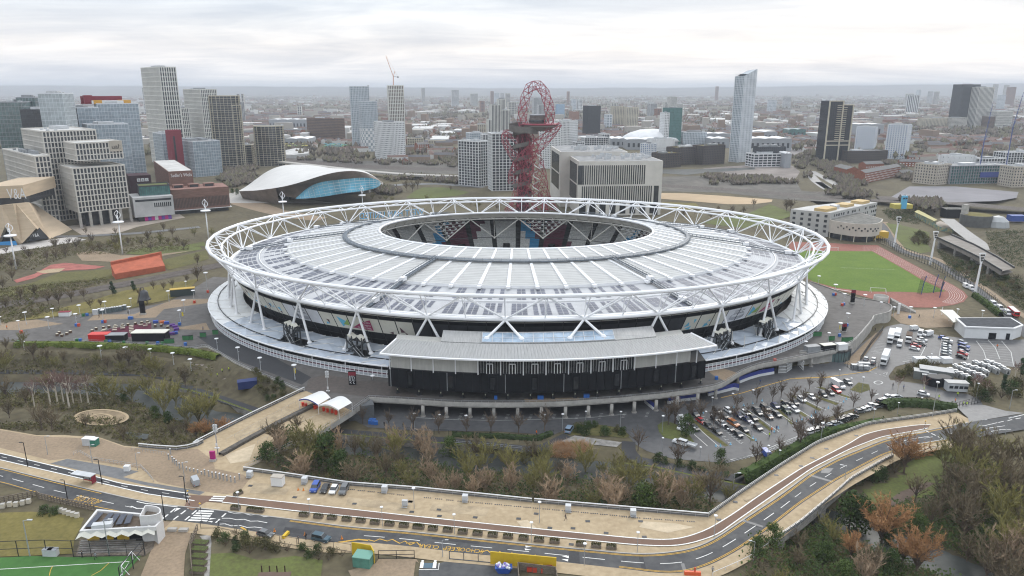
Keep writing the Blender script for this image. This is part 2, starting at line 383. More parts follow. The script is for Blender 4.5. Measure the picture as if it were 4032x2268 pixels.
PLAZA_S=rpts('D0','-300,30 0,50 350,110 620,110 960,135 1180,212 1320,222 1600,245')+pts('C1','0,1112 590,812 1085,573 1700,650 1540,768 1240,958 860,1148 520,1320')+pts('D1','520,450 900,500 1500,590 2174,640 D2 1200,752 2174,832')+pts('D3','820,892')
PROMEND=rpts('D3','820,890 1100,690 1500,420 1850,200 2174,75 C4 700,1022 1220,950 1530,900 1640,960')
PE=G('D3',760,1165);kb=min(range(160),key=lambda i:(ROADU[i]-PE).length);ke=max(i for i in range(160)if ROADU[i].x<PROMEND[-1].x+2)
b=MB();P=PLAZA_S+ROADU[:kb+1][::-1];b.flat(P,.02);up_=Vc((0,0,.02));b.strip([p+up_ for p in rsm(PROMEND,70)],[p+up_ for p in rsm(ROADU[kb:ke+1],70)])
KL=[p for p in ROADU if p.x<PROMEND[-1].x]
b.strip([p+Vc((0,0,.12))for p in KL],[p+Vc((0,0,.12))for p in ofs(KL,.3)],1);b.strip([p+Vc((0,0,.03))for p in KL],[p+Vc((0,0,.12))for p in KL],1)
tag(b.build('promenade',[SAND,CONC]),'wide sand coloured resin promenade and bridge approach beside the road','promenade',kind='structure')
LPAV=ROADL[30:140]
b=MB();A=ofs(LPAV,-.02);B2_=ofs(LPAV,-4.2);b.strip([p+Vc((0,0,.10))for p in A],[p+Vc((0,0,.10))for p in B2_]);b.strip([p+Vc((0,0,.03))for p in A],[p+Vc((0,0,.10))for p in A],1)
tag(b.build('pavement',[SAND,CONC]),'sand coloured footway along the outer side of the curving road','pavement',kind='structure')
CYU=sln(rpts('D1','340,692 1130,775 2174,890 D2 1190,1000 2174,1095 D3 400,1112 560,1100 800,1020 1060,860 1300,690 1700,430 2174,185 D4 640,110 C4 820,1072 1190,1022 1285,1022'),110,2)
CYL=sln(rpts('D1','300,752 1000,835 2174,950 D2 1180,1060 2174,1158 D3 450,1172 640,1150 900,1065 1100,920 1500,640 1800,430 2174,240 C4 820,1137 1185,1074 1260,1055'),110,2)
b=MB();b.strip([p+Vc((0,0,.16))for p in CYU],[p+Vc((0,0,.16))for p in CYL])
LX=rpts('D0','-300,225 0,283 640,435 1150,570 1780,665 D1 0,690 200,690');LY=rpts('D0','-300,285 0,345 780,525 1400,670 1850,735')
b2=MB();LXr=rsm(LX[:-2],30);LYr=rsm(LY,30);b2.strip([p+Vc((0,0,.06))for p in LXr],[p+Vc((0,0,.06))for p in LYr])
tag(b.build('cycle_track',CYCLE),'brown cycle track between two white lines on the promenade','cycle track',kind='structure')
tag(b2.build('cycle_lane',ASPHD),'dark two way cycle lane behind the bus shelter','cycle lane',kind='structure')
area('service_patch',rpts('D0','480,380 640,335 1320,455 1170,510 1400,560 1950,650 1900,680 1400,590'),ASPH2,'grey asphalt patch beside the dark cycle lane','patch',dz=.045)
area('brown_patch',rpts('D0','-200,30 0,62 350,120 960,145 1180,222 1320,235 1600,258 1880,240 2010,340 2040,400 D1 230,428 500,485 560,530 470,650 330,672 D0 1960,650 1640,585 1500,555 1340,428 1000,375 640,332 480,350 0,230 -200,190'),SAND2,'browner worn gravel across the plaza at the bridge foot','patch',dz=.04)
area('zebra_apron',pts('D1','0,680 350,695 300,755 150,745 20,830 -60,790'),CYCLE,'brown paving at the cycle crossing','patch',dz=.07)
mk=MB()
[line(mk,q,.34,d)for q,d in((CYU,.2),(CYL,.2),(LXr,.09),(LYr,.09))]
dashes(mk,rsm([a.lerp(c,.5)for a,c in zip(LXr,LYr)],60),.16,2.2,4.2,.09)
CEN=[a.lerp(c,.53)for a,c in zip(ROADU,ROADL)]
dashes(mk,CEN[52:104],.19,5.2,3.6,.06);dashes(mk,CEN[104:143],.15,4,5,.06);dashes(mk,CEN[:26],.18,4.5,4,.06)
ye=MB()
for d in(.45,.8):line(ye,ofs(ROADU,-d)[44:140],.16,.06);
for d in(.45,.8):line(ye,ofs(ROADL,d)[78:140],.16,.06)
line(ye,ofs(ROADU,-.5)[:22],.22,.06);line(ye,ofs(ROADL,.5)[:24],.22,.06)
line(ye,pts('D1','480,985 620,1068'),.5);line(ye,pts('D1','1335,1142 1600,1102 1690,1112'),.5)
for z in(0,):
 zz=pts('D1','1690,1105 1750,1120 1800,1098 1870,1118 1920,1102 1990,1140 2040,1118 2090,1155 2150,1128');line(ye,zz,.3)
 line(ye,pts('D2','0,1140 100,1130 130,1160'),.3);line(ye,pts('D2','690,1215 720,1222 770,1205 800,1230'),.3);line(ye,pts('D2','885,1216 930,1250 985,1240 M 0,0'.replace(' M 0,0','')),.3)
 line(ye,pts('D2','1000,1228 1040,1262 1110,1242 1150,1268 1190,1270 1228,1250 1225,1275'),.3)
def zebra(mb,quadc,n,dz=.07):
 a,b_,c,d=quadc
 for i in range(n):
  t0=(i+.18)/n;t1=(i+.78)/n
  q=[a.lerp(b_,t0),d.lerp(c,t0),d.lerp(c,t1),a.lerp(b_,t1)];mb.add([p+Vc((0,0,dz))for p in q],[(0,1,2,3)])
zebra(mk,pts('D0','1780,930 1900,820 2040,826 1965,938'),5);zebra(mk,pts('D1','170,742 225,688 345,692 300,752'),3,.2)
zebra(mk,rpts('C4','1560,1140 1400,1052 1500,1048 1650,1138'),6)
for t in('1550,905 1690,790','1650,915 1810,795','1760,920 1890,810',):dashes(mk,rsm(pts('D0',t),30),.45,1.5,1.0,.07)
dashes(mk,rsm(pts('D1','240,945 355,838'),30),.45,1.5,1.0,.07);
for t in('1230,1075 1420,1165','1390,1055 1560,1140'):dashes(mk,rsm(rpts('C4',t),30),.45,1.5,1.0,.07)
for t in('355,840 415,855 500,852 570,872 640,865 700,885 780,885','300,902 375,902 435,915 510,912 570,930 640,928 730,945','280,958 330,955 390,975 470,970 540,990 610,985 690,995'):line(mk,pts('D1',t),.22,.07)
for t in('1230,795 1250,788 1300,808 1390,808','1300,742 1390,762 1530,775 1690,795'):line(mk,pts('D0',t),.3,.07)
for t in('1560,1045 1640,1048 1720,1025 1800,1030 1920,1002','1640,1085 1720,1070 1830,1055 1900,1045 1990,1032','1700,1112 1770,1095 1860,1085 1960,1068 2050,1065','900,1150 1000,1125 1100,1110 1230,1088','1000,1180 1090,1160 1180,1145 1270,1132','1090,1215 1180,1200 1300,1180 1420,1158'):line(mk,rpts('C4',t),.22,.07)
for t in('1130,1158 1200,1172 1135,1180','1125,1188 1190,1202 1130,1206','1478,1262 1545,1258 1545,1282','1475,1290 1540,1292 1535,1312'):
 p=pts('D2',t);mk.add([q+Vc((0,0,.06))for q in p],[(0,1,2),])
for c,t in(('D0','1680,805 1720,808 1655,842'),('D1','185,900 245,905 180,915'),('D1','160,930 215,925 205,942')):
 p=pts(c,t);mk.add([q+Vc((0,0,.07))for q in p],[(0,1,2),])
line(mk,rpts('C4','2030,960 2174,925 2400,880'),.3,.07);dashes(mk,rsm(rpts('C4','1930,1000 2174,950'),20),.3,2,1.2,.07)
def text_mesh(s,size=1.0,ext=.0,align='CENTER',shear=0):
 cu=bpy.data.curves.new('t','FONT');cu.body=s;cu.size=size;cu.extrude=ext;cu.align_x=align;cu.align_y='CENTER';cu.resolution_u=2
 o=bpy.data.objects.new('t',cu);COL.objects.link(o);dg=bpy.context.evaluated_depsgraph_get();dg.update()
 me=bpy.data.meshes.new_from_object(o.evaluated_get(dg));v=[tuple(x.co)for x in me.vertices];f=[tuple(x.vertices)for x in me.polygons]
 bpy.data.objects.remove(o);bpy.data.curves.remove(cu);bpy.data.meshes.remove(me);return v,f
def lettering(mb,s,origin,xdir,ydir,width=None,height=None,ext=.03,mi=0):
 """flat raised letters: centre at origin, written along xdir, tops towards ydir, scaled to a width and a height in metres"""
 v,f=text_mesh(s,1.0,0.0);xs=[p[0]for p in v];ys=[p[1]for p in v]
 w0,h0=max(xs)-min(xs),max(ys)-min(ys);cx,cy=(max(xs)+min(xs))/2,(max(ys)+min(ys))/2
 X=Vc(xdir).normalized();Y=Vc(ydir).normalized();N=X.cross(Y)
 sx=(width/w0)if width else(height/h0);sy=(height/h0)if height else sx
 V=[Vc(origin)+X*((p[0]-cx)*sx)+Y*((p[1]-cy)*sy)+N*ext for p in v];mb.add(V,f,mi);return mb
d0=(pts('D2','650,1215')[0]-pts('D2','160,1165')[0]).normalized();up=Vc((d0.y,-d0.x,0))
for s,c,x,y,wdt in(('SCHOOL','D2',605,1205,6.5),('KEEP','D2',430,1190,4.2),('CLEAR','D2',215,1168,5)):
 o=G(c,x,y,.07);lettering(ye,s,o,-d0,-Vc((-d0.y,d0.x,0)),wdt,1.5,0)
o=G('D0',840,725,.07);lettering(ye,'BUS STOP',o,(1,-.35,0),(.35,1,0),8,2.4,0)
pa=MB()
for t,i in(('D3 150,1235 190,1238 245,1449 200,1449',0),('D3 555,1330 590,1330 615,1410 580,1410',1),('D2 1550,1200 1640,1210 1650,1330 1545,1318',0),('D3 1900,425 2010,425 1965,475 1890,470',1),('D3 1150,912 1345,975 1335,992 1140,930',1),('D3 1785,482 2010,548 2000,562 1775,496',1),('D1 900,985 1160,1020 1130,1060 880,1030',0),('D0 300,490 620,570 600,600 280,520',0),('D2 250,1075 700,1120 690,1150 240,1100',0)):
 q=rpts(*t.split(' ',1));pa.flat(q,[p.z+.045 for p in q],i)
for t,i in(('D3 200,930 500,950 690,985 430,1040 160,985',2),('D2 1050,930 1150,915 1250,1000 1120,1010',2),('D1 600,560 960,600 900,680 560,660',3),('D1 1500,700 2100,770 2080,840 1480,770',3),('D2 250,760 800,800 760,880 220,830',3),('C1 400,1010 900,740 960,760 460,1060',3),('C1 330,1190 620,1080 560,1240 380,1270',2),('D3 1150,720 1300,640 1330,660 1180,740',3)):
 q=rpts(*t.split(' ',1));pa.flat(q,[p.z+.05 for p in q],i)
tag(pa.build('surface_patch',[ASPHD,ASPH2,mat('pale_sand',(.50,.41,.29),.9,noise=.12,scale=.4,world=True),mat('worn_sand',(.36,.285,.19),.9,noise=.2,scale=.3,world=True)]),'relaid and worn patches of the road and promenade','patch',kind='structure')
tag(mk.build('road_marking_white',LINEW),'white painted lines, arrows and zebra bars of the road and cycle track','road marking',kind='structure')
tag(ye.build('road_marking_yellow',LINEY),'yellow kerb lines, zigzags and school lettering of the road','road marking',kind='structure')
mh=MB()
for t in 'D1 570,592 992,702 1560,763 2090,744 2105,840 D2 40,742 310,820 315,880 655,893 1068,905 1235,858 1365,993 1585,997 1725,930 1900,1042 1568,1150 D3 175,930 210,1078 315,1130 447,1140 920,915 1075,745 1465,492 1700,405 1805,327 D4 160,327 205,345 295,240 580,115'.split():
 if t[0]=='D':c_=t;continue
 x,y=map(float,t.split(','));p=GR(c_,x,y);mh.box(p+Vc((0,0,.06)),(1.2,.9,.06),rnd.uniform(-.2,0))
for c_,a,e,n in(('D1',(1530,627),(2000,678),6),('D2',(200,705),(520,738),4),('D2',(600,745),(2150,888),18),('D3',(30,888),(650,930),7)):
 for i in range(n):
  t=i/(n-1);x=a[0]+(e[0]-a[0])*t;y=a[1]+(e[1]-a[1])*t;p=G(c_,x,y)
  for k in range(4):mh.box(p+Vc((k*.55-.8,k*-.06,.05)),(.32,.4,.05))
tag(mh.build('drain_cover',DARK),'dark drain and manhole covers set in the promenade','drain cover',kind='structure')
# ------------------------------------------------------------------ water, paths and lower level
RV=sln(RIVER,90,2);b=MB();b.strip([Vc((p.x,p.y,-7.4))for p in ofs(RV,7)],[Vc((p.x,p.y,-7.4))for p in ofs(RV,-7)])
WATER=mat('river_water',(.06,.064,.06),.4,noise=.3,scale=.12,world=True,spec=.12,bump=.2)
tag(b.build('river',WATER),'still grey river between wooded banks','river',kind='structure')
area('garden_pond',pts('C0','1150,920 1200,930 1260,980 1420,990 1400,1040 1270,1035 1190,980',-3.0),WATER,'small grey pond in the riverside garden','pond',dz=.1)
pth=MB()
for c,s,wd,z in(('C0','-300,395 700,402 1400,420 1700,470 C1 0,560 250,640 600,760 730,800',4.2,LOWZ),('C1','1330,960 1600,985 2174,1035 C2 300,1045 700,1085 1150,1135 1290,1130 1400,1075 1540,1005',4.5,LOWZ),('C3','60,1060 60,1150 130,1230 400,1290 700,1345 1000,1390 1150,1430',4.5,LOWZ)):
 line(pth,sln(pts(c,s,z),40,1),wd,.08)
tag(pth.build('riverside_path',ASPHD),'dark asphalt towpath along the river below the podium','path',kind='structure')
wl=MB()
for c,s in(('C1','-200,545 0,580 200,640 600,790'),('C1','1270,985 2174,1065 C2 250,1078 700,1105'),('C3','0,1275 300,1310 700,1400 1100,1475 1200,1490')):
 L=sln(pts(c,s,LOWZ),30,1);A=ofs(L,.35);B_=ofs(L,-.35)
 wl.strip([p+Vc((0,0,.5))for p in A],[p+Vc((0,0,.5))for p in B_],1);wl.strip([p+Vc((0,0,.5))for p in B_],[p+Vc((0,0,-3))for p in B_]);wl.strip([p+Vc((0,0,-.2))for p in A],[p+Vc((0,0,.5))for p in A],1)
MOSS=mat('mossy_coping',(.14,.17,.03),.95,noise=.3,scale=1,col2=(.08,.08,.03))
tag(wl.build('river_wall',[CONC2,MOSS]),'mossy concrete river wall beside the towpath','river wall',kind='structure')
CARP=pts('C1','1500,800 1560,860 1690,925 2174,960 C2 0,955 900,965 1390,1000 1590,915 1840,908 2050,935 2174,1045 C3 50,1000 130,1090 230,1150 480,1225 720,1245 1000,1265 1150,1225 1340,1180 1700,1050 1900,970 2174,860 C4 150,1010 430,910 640,840 780,800 1000,760 1300,760 1530,850 1600,900 1660,960 1990,900 1800,870 1760,790 1640,730 1430,705 1250,640 900,595 885,560 950,470 1100,430 1300,445 1800,435 2080,475 2500,520 2500,150 2174,210 2060,215 1560,195 1300,160 1100,80 1000,60 870,85 700,200 520,330',LOWZ)+[Vc((p.x*.96,p.y+21,LOWZ))for p in DECKF[::-1]]
area('car_park',CARP,mat('car_park_asphalt',(.095,.095,.098),.6,noise=.16,scale=.04,world=True,col2=(.055,.055,.058),scale2=.5),'dark asphalt service road and car parks below the podium','car park',dz=.07)
area('ramp_road',pts('C0','-300,195 700,188 1500,235 1900,300 2130,400 2170,470 2060,470 1900,400 1500,300 700,250 -300,252',-3.5),mat('ramp_surface',(.27,.23,.20),.85,noise=.15,scale=.1,world=True),'buff ramp road between hedge and river bank','road',dz=.12)
area('junction_apron',[p+Vc((0,0,.02))for p in rpts('C4','1530,850 1640,830 1800,835 2000,890 2174,910 1650,1000 1640,955 1570,890')],ASPH2,'grey asphalt apron at the car park entrance','apron',dz=.06)
area('access_path',pts('C4','460,440 760,150 835,130 640,390 540,460',LOWZ),SAND2,'brown walkway beside the podium wall','path',dz=.11)
area('red_track',pts('B4','-250,470 0,488 330,500 640,520 780,520 1000,640 1300,800 1500,900 1600,960 1640,1010 1600,1060 1500,1090 1300,1115 1000,1112 850,1095 800,1050 560,985 340,930 150,862 -250,690',LOWZ),TRACK,'red running track of the warm up ground','running track',dz=.06)
area('sports_field',pts('B4','-150,566 250,577 730,580 980,720 1200,850 1430,960 1250,975 1000,965 700,962 400,930 170,868 0,780 -150,700',LOWZ),mat('field_turf',(.125,.185,.03),.95,col2=(.085,.14,.022),scale=.06,world=True,scale2=1.0,noise=.1),'mown green infield of the warm up track','field',dz=.1)
lanes=MB()
OUT_=pts('B4','640,522 780,522 1000,640 1300,800 1500,900 1600,962 1638,1010 1600,1058 1500,1088',LOWZ);INN=pts('B4','640,582 735,582 985,722 1210,850 1380,925 1440,965 1450,1000 1430,1030 1380,1060',LOWZ)
A=sln(OUT_,60,2);B_=sln(INN,60,2)
for k in range(1,8):line(lanes,[p.lerp(q,k/8)for p,q in zip(A,B_)],.12,.12)
line(lanes,pts('B4','150,870 250,905 370,940 560,965',LOWZ),.7,.14);line(lanes,pts('B4','430,735 950,755',LOWZ),.12,.12)
tag(lanes.build('track_marking',LINEW),'white lane lines on the red running track','track marking',kind='structure')
area('east_court',pts('B4','900,1185 1000,1140 1390,1130 1520,1180 1490,1300 1240,1310 1000,1265',LOWZ),SAND2,'brown gravel court between podium stairs and running track','court',dz=.1)
er=MB();line(er,sln(pts('B4','800,310 870,400 900,470 960,540 1060,600 1250,640 1400,700 1700,930 2050,1230 2300,1450',LOWZ),50,2),7,.1)
tag(er.build('park_road',ASPH),'grey park road behind the running track fence','road',kind='structure')
er=MB();line(er,sln(pts('B4','850,300 910,360 960,450 1010,530 1100,590 1330,640 1500,730 1800,930 2050,1110 2300,1280',LOWZ),50,2),4,.12)
tag(er.build('park_path',SAND2),'brown footpath along the shrub bank behind the track','path',kind='structure')
area('track_bank_lawn',pts('B4','860,310 1000,330 1280,400 1250,500 1300,580 1180,600 1050,560 980,480',LOWZ),GRASS,'green lawn between the park road and bushes behind the track','lawn',dz=.12)
drape('wedge_lawn',pts('D4','640,700 850,765 1110,700 1330,650 1420,400 1700,230 1660,175 1450,185 1160,270 1040,420 1000,520 760,590',LOWZ),GRASS,'rough green grass slope under the bare trees by the curving road','lawn',dz=.1)
area('wood_path',pts('D4','840,765 1000,650 1250,560 1330,570 1130,680 940,790',LOWZ),mat('muddy_path',(.13,.095,.075),.9,noise=.2,scale=.5),'muddy footpath with a log beside it','path',dz=.13)
PLZ=pts('B0','-500,1449 0,1412 400,1342 800,1302 1270,1245 1600,1182 1740,1112 1990,962 2030,942')+[Vc((0,384,0))]+DECKR[::-1]+DECKF[::-1]+[G('C1',1540,768),G('C1',1100,578)]+DECKL[::-1]
area('podium_paving',PLZ,mat('podium_paving',(.15,.14,.132),.75,noise=.2,scale=.035,world=True,col2=(.085,.078,.072),scale2=.35),'wet grey and brown paving of the stadium podium','paving',dz=.03)
area('concourse',pts('C1','1090,565 1130,460 1300,425 1600,480 1920,500 2174,640 1720,640'),CONCOURSE,'dark brown paving at the stadium end of the footbridge','paving',dz=.05)
for nm,c,s,m,lb in(('tan','B0','830,1360 900,1300 1270,1300 1650,1160 2000,1150 1990,1190 1560,1250 1480,1330 1100,1345',SAND2,'brown paved band crossing the plaza past the portable toilets'),('dark','C1','60,60 300,40 760,240 1150,450 1060,520 480,300 250,190',ASPHD,'dark asphalt strip along the podium parapet'),('tan','B0','1600,1440 1960,1380 1995,1449',SAND2,'brown paved patch near the white canopy end'),('tan','C3','780,365 900,345 1100,410 990,490 880,440',SAND2,'brown paved patch beside the lamp near the black hall'),('tan','C2','1120,655 1640,640 1650,665 1130,690',SAND2,'brown paved band under the black hall'),('tan','B0','0,1380 350,1350 600,1390 200,1449 0,1449',SAND2,'brown paved band at the far end of the plaza')):
 area('paving_patch',pts(c,s),m,lb,'paving',dz=.05)
fan=area('fan_zone_carpet',pts('C0','870,60 1010,10')+pts('B0','1040,1440 1440,1375 1440,1449')+pts('C0','1290,40 1290,60 1200,70'),mat('maroon_carpet',(.10,.022,.04),.95,noise=.1,scale=.5),'maroon carpet of the outdoor bar area on the plaza','carpet',dz=.07,kind='thing')
# ------------------------------------------------------------------ park ground behind the stadium
for c,s,m,n,lb in(('A1','1690,1400 1760,1340 1850,1300 2050,1300 2290,1345 2200,1375 1900,1410',GRASS,'park_lawn','green lawn beside the curved roof pool building'),('B3','370,25 600,28 1000,55 1430,88 1420,110 1240,132 1000,132 560,95 370,80',mat('bare_sand',(.44,.33,.215),.95,noise=.1,scale=.02,world=True),'sand_yard','bare sandy yard beyond the stadium ring'),('B3','370,112 700,120 760,180 500,200 370,150',MEADOW,'park_lawn','olive grass strip before the stone block building'),('B3','740,305 860,280 1180,225 1400,130 1600,205 1590,250 1350,330 1180,360 900,330',GRASS,'park_lawn','green bank beyond the far rim of the stadium'),('B0','1195,722 1260,690 1380,670 1530,652 1900,655 1925,680 1700,722 1500,738 1300,732',GRASS,'park_lawn','oval green lawn near the bell and the white ring end'),('B0','1740,645 1940,608 1960,650 1800,655',GRASS,'park_lawn','small green lawn touching the white ring end'),('B0','1510,790 1960,690 1990,770 1800,830 1600,880',ROUGH,'park_bank','rough grass bank next to the orange wall'),('B0','560,905 1060,870 1080,960 600,1010 300,1100 0,1130 0,1060 300,1000',ROUGH,'park_bank','dark green scrub bank along the railway'),('B0','1180,1075 1640,1000 1900,960 1740,1105 1600,1160 1270,1235 800,1290 400,1335 100,1370 500,1260 900,1160',MEADOW,'park_bank','olive grass bank with young trees behind the toilets'),('B0','130,975 330,915 480,830 620,810 1000,845 900,870 600,885 400,920 330,955 160,1000',mat('red_play_surface',(.33,.12,.10),.95,noise=.2,scale=.2,world=True),'playground','red playground surface among planting'),('B0','340,895 480,868 620,862 560,900 420,910',SAND,'sand_pit','pale sand pit in the red playground'),('B0','-60,690 300,610 700,560 820,590 500,650 200,690 -60,740',mat('pale_paving',(.48,.45,.42),.7,noise=.1,scale=.1,world=True),'plaza','pale paved terrace before the folded sand coloured museum'),('B0','720,720 900,690 1150,740 1450,735 1850,690 1400,770 1100,840 1050,800 780,790',SAND2,'garden_path','brown garden paths behind the orange wall'),('B0','640,460 1200,400 1700,340 1760,380 1500,430 1300,470 1150,520 800,560',mat('stone_terrace',(.35,.30,.25),.85,noise=.16,scale=.12,world=True),'terrace','stone stepped terraces below the concrete cultural buildings'),('B1','380,130 470,60 560,40 600,100 760,140 900,190 1300,260 1200,290 900,260 640,200',SAND2,'footway','brown paved bridge walk to the pool building'),('A1','0,1360 130,1330 620,1400 1000,1449 0,1449',CONC,'footway','pale footway before the pool building'),('A4','690,1390 860,1290 1300,1290 1900,1345 1880,1400 1700,1430 1000,1449',mat('grey_yard',(.21,.20,.21),.85,noise=.12,scale=.02,world=True),'grey_yard','large empty grey yard beyond the railway'),('A3','400,1120 900,1080 1250,1090 1330,1150 1280,1230 1000,1230 700,1180',mat('dirt_site',(.23,.20,.18),.95,noise=.2,scale=.03,world=True),'building_site','bare dirt building site by the canal'),('A3','1200,920 1560,870 1560,900 1350,960 1250,1000 1190,960',mat('grey_lot',(.23,.21,.2),.95,noise=.2,scale=.02,world=True),'grey_lot','bare lot beyond the white terraced block')):
 area(n,pts(c,s),m,lb,n.split('_')[-1],dz=.10)
BAL=mat('track_ballast',(.10,.085,.075),.95,noise=.25,scale=.3,world=True);RST=mat('rail_steel',(.16,.13,.11),.5)
def railway(L,width,n,label):
 b=MB();L=sln(L,40,1);line(b,L,width,.12)
 for k in range(n):
  c0=-width/2+width*(k+.5)/n
  for d in(-.75,.75):line(b,ofs(L,c0+d),.22,.3,1)
 tag(b.build('railway',[BAL,RST]),label,'railway',kind='structure')
area('rail_land',pts('A3','-40,1200 600,1185 1000,1235 1290,1240 1340,1330 1932,1400 1932,1449 1200,1420 600,1350 -40,1335'),mat('rail_land',(.165,.15,.13),.95,noise=.3,scale=.015,world=True,col2=(.085,.08,.07),scale2=.12),'grey brown railway land beyond the sandy yard','ground',dz=.07)
area('rail_land',pts('A1','470,1000 1100,1040 1700,1060 2434,1090 2434,1180 1500,1160 900,1110 470,1060'),MATS['rail_land'],'grey railway land behind the pool building','ground',dz=.07)
for s,wd,lb in(('A3 1400,1150 1480,1240 1560,1300 1660,1349',11,'grey access road running to the rail bridge'),('A3 1440,1145 1560,1210 1700,1290 1860,1345',9,'pale towpath beside the canal bank'),('A1 1450,1290 1700,1270 2000,1265 2434,1300',14,'grey road before the gridded balcony blocks'),('A4 0,1250 120,1330 200,1370 330,1365',9,'grey lane along the brick flats'),('B4 1440,270 1600,400 1740,500 1760,560',11,'grey road under the dark railway underpass'),('B0 0,560 700,560 1300,530 1900,470',8,'grey park road before the concrete cultural buildings')):
 b=MB();line(b,sln(pts(*s.split(' ',1)),24,1),wd,.18);tag(b.build('park_road',ASPH2),lb,'road',kind='structure')
railway(pts('B0','-400,1310 0,1215 600,1120 1200,1010 1700,910 2000,850 2300,790'),13,2,'railway tracks in a cutting below the orange wall')
railway(pts('A1','0,1010 500,1040 1100,1090 1700,1120 2300,1130'),40,6,'railway yard behind the pool building')
railway(pts('A3','0,1280 500,1310 1000,1345 1500,1400 2000,1430'),22,4,'railway lines beyond the sandy yard')
railway(pts('A4','0,1340 200,1400 500,1420 900,1449'),16,3,'railway lines before the large grey yard')
railway(pts('B4','780,70 1100,80 1500,120 2174,180 2600,220'),26,4,'railway lines behind the round pump house')
area('canal',pts('A3','0,1165 250,1180 430,1160 900,1130 900,1110 400,1125 0,1130'),WATER,'narrow canal by the building site','canal',dz=.12)
# ------------------------------------------------------------------ stadium
SC=Vc((2.0,384.0,0));SROT=R(-2.2)
def E(a,b,t,z):
 x,y=a*math.cos(t),b*math.sin(t);return Vc((SC.x+x*math.cos(SROT)-y*math.sin(SROT),SC.y+x*math.sin(SROT)+y*math.cos(SROT),z))
def arc_angles(a,b,n,start=-math.pi/2):
 T=np.linspace(start,start+2*math.pi,4001);P=np.stack([a*np.cos(T),b*np.sin(T)],1);L=np.concatenate([[0],np.cumsum(np.linalg.norm(np.diff(P,axis=0),axis=1))])
 return[float(np.interp(L[-1]*i/n,L,T))for i in range(n)]
NODE=28
TN=arc_angles(148,119,NODE*2)
TS=arc_angles(148,119,168)
st=thing('stadium','large oval white stadium with a ring of tubular trusses round its pale roof','stadium',SC)
wp=mat('stadium_white_steel',(.82,.82,.83),.4,noise=.05,scale=.05)
m=MB();m.pipe([E(148,119,t,23.6)for t in TS],.8,8,closed=True);m.build('lower_chord',wp,st,True)
m=MB();m.pipe([E(157,125,t,34.5)for t in TN[1::2]+[]]if False else[E(157,125,t,34.5)for t in TN],.78,8,closed=True);m.build('upper_chord',wp,st)
m=MB();m.pipe([E(150.5,119.5,t,32.9)for t in TN],.5,8,closed=True);m.build('inner_chord',wp,st)
for i in range(NODE):
 t=TN[2*i];lo_=E(148,119,t,23.8);m=MB()
 for k in(-1,1):
  tt=TN[(2*i+k)%(2*NODE)];m.tube(lo_,E(157,125,tt,34.3),.36,n=6);m.tube(lo_,E(150.5,119.5,tt,32.8),.28,n=6)
 m.tube(lo_,E(157,125,t,34.3),.22,n=5);m.tube(lo_,E(150.5,119.5,t,32.8),.2,n=5)
 t2=TN[(2*i+1)%(2*NODE)];m.tube(E(157,125,t2,34.3),E(148,119,t2,23.6),.2,n=5);m.tube(E(150.5,119.5,t2,32.8),E(148,119,t2,23.6),.18,n=5)
 m.tube(E(157,125,t,34.5),E(150.5,119.5,t,32.9),.25,n=5);m.tube(E(157,125,t2,34.5),E(150.5,119.5,t2,32.9),.32,n=5)
 m.tube(E(157,125,t2,34.5),E(150.5,119.5,t,32.9),.2,n=5);m.tube(E(157,125,t2,34.5),E(150.5,119.5,TN[(2*i+2)%56],32.9),.2,n=5)
 m.lathe(lo_-Vc((0,0,.9)),[(.9,0),(1.15,.5),(1.15,1.2),(.8,1.7)],8)
 m.build('truss_bay',wp,st)
def hallx(p):return-46<p.x-2<71 and p.y<300
for i in range(NODE):
 t=TN[2*i]
 for k in(-.42,.42):
  tt=t+k*(TN[1]-TN[0]if abs(math.sin(t))>.7 else(TN[(2*i+1)%56]-t)%6.28)
  f=E(149.5,119.2,tt,6.4)
  if hallx(f):f=E(151,128,tt,19.0)if-18<f.x<42 else E(149,119.5,tt,12.0)
  m=MB();m.tube(E(148,119,t,23.4),f,.45,.58,8);m.lathe(f-Vc((0,0,.3)),[(1.1,0),(1.1,.5),(.6,1.1)],8);m.build('leg',wp,st)
def annulus(r0,r1,n,k,zf=None):
 A,Z=[],[]
 for j in range(k+1):
  u=j/k;A.append([E(r0[0]+(r1[0]-r0[0])*u,r0[1]+(r1[1]-r0[1])*u,t,r0[2]+(r1[2]-r0[2])*u)for t in arc_angles(119,91,n)])
 return A
def mk_wave(name,c1,c2,freq,rough=.5):
 mm=mat(name,c1,rough);nt_=mm.node_tree;b_=nt_.nodes['Principled BSDF']
 at=nt_.nodes.new('ShaderNodeUVMap');wv=nt_.nodes.new('ShaderNodeTexWave');wv.wave_type='BANDS';wv.bands_direction='Y';wv.inputs['Scale'].default_value=freq;wv.inputs['Distortion'].default_value=0.25;wv.inputs['Detail'].default_value=1
 nt_.links.new(at.outputs['UV'],wv.inputs['Vector']);r=nt_.nodes.new('ShaderNodeValToRGB');r.color_ramp.elements[0].color=(*c2,1);r.color_ramp.elements[1].color=(*c1,1);r.color_ramp.elements[0].position=.2;r.color_ramp.elements[1].position=.75
 nz=nt_.nodes.new('ShaderNodeTexNoise');nz.inputs['Scale'].default_value=.6;nz.inputs['Detail'].default_value=6;nt_.links.new(at.outputs['UV'],nz.inputs['Vector'])
 mx=nt_.nodes.new('ShaderNodeMixRGB');mx.blend_type='MULTIPLY';mx.inputs[0].default_value=.35;nt_.links.new(wv.outputs['Fac'],r.inputs['Fac']);nt_.links.new(r.outputs['Color'],mx.inputs[1]);nt_.links.new(nz.outputs['Fac'],mx.inputs[2]);nt_.links.new(mx.outputs[0],b_.inputs['Base Color'])
 return mm
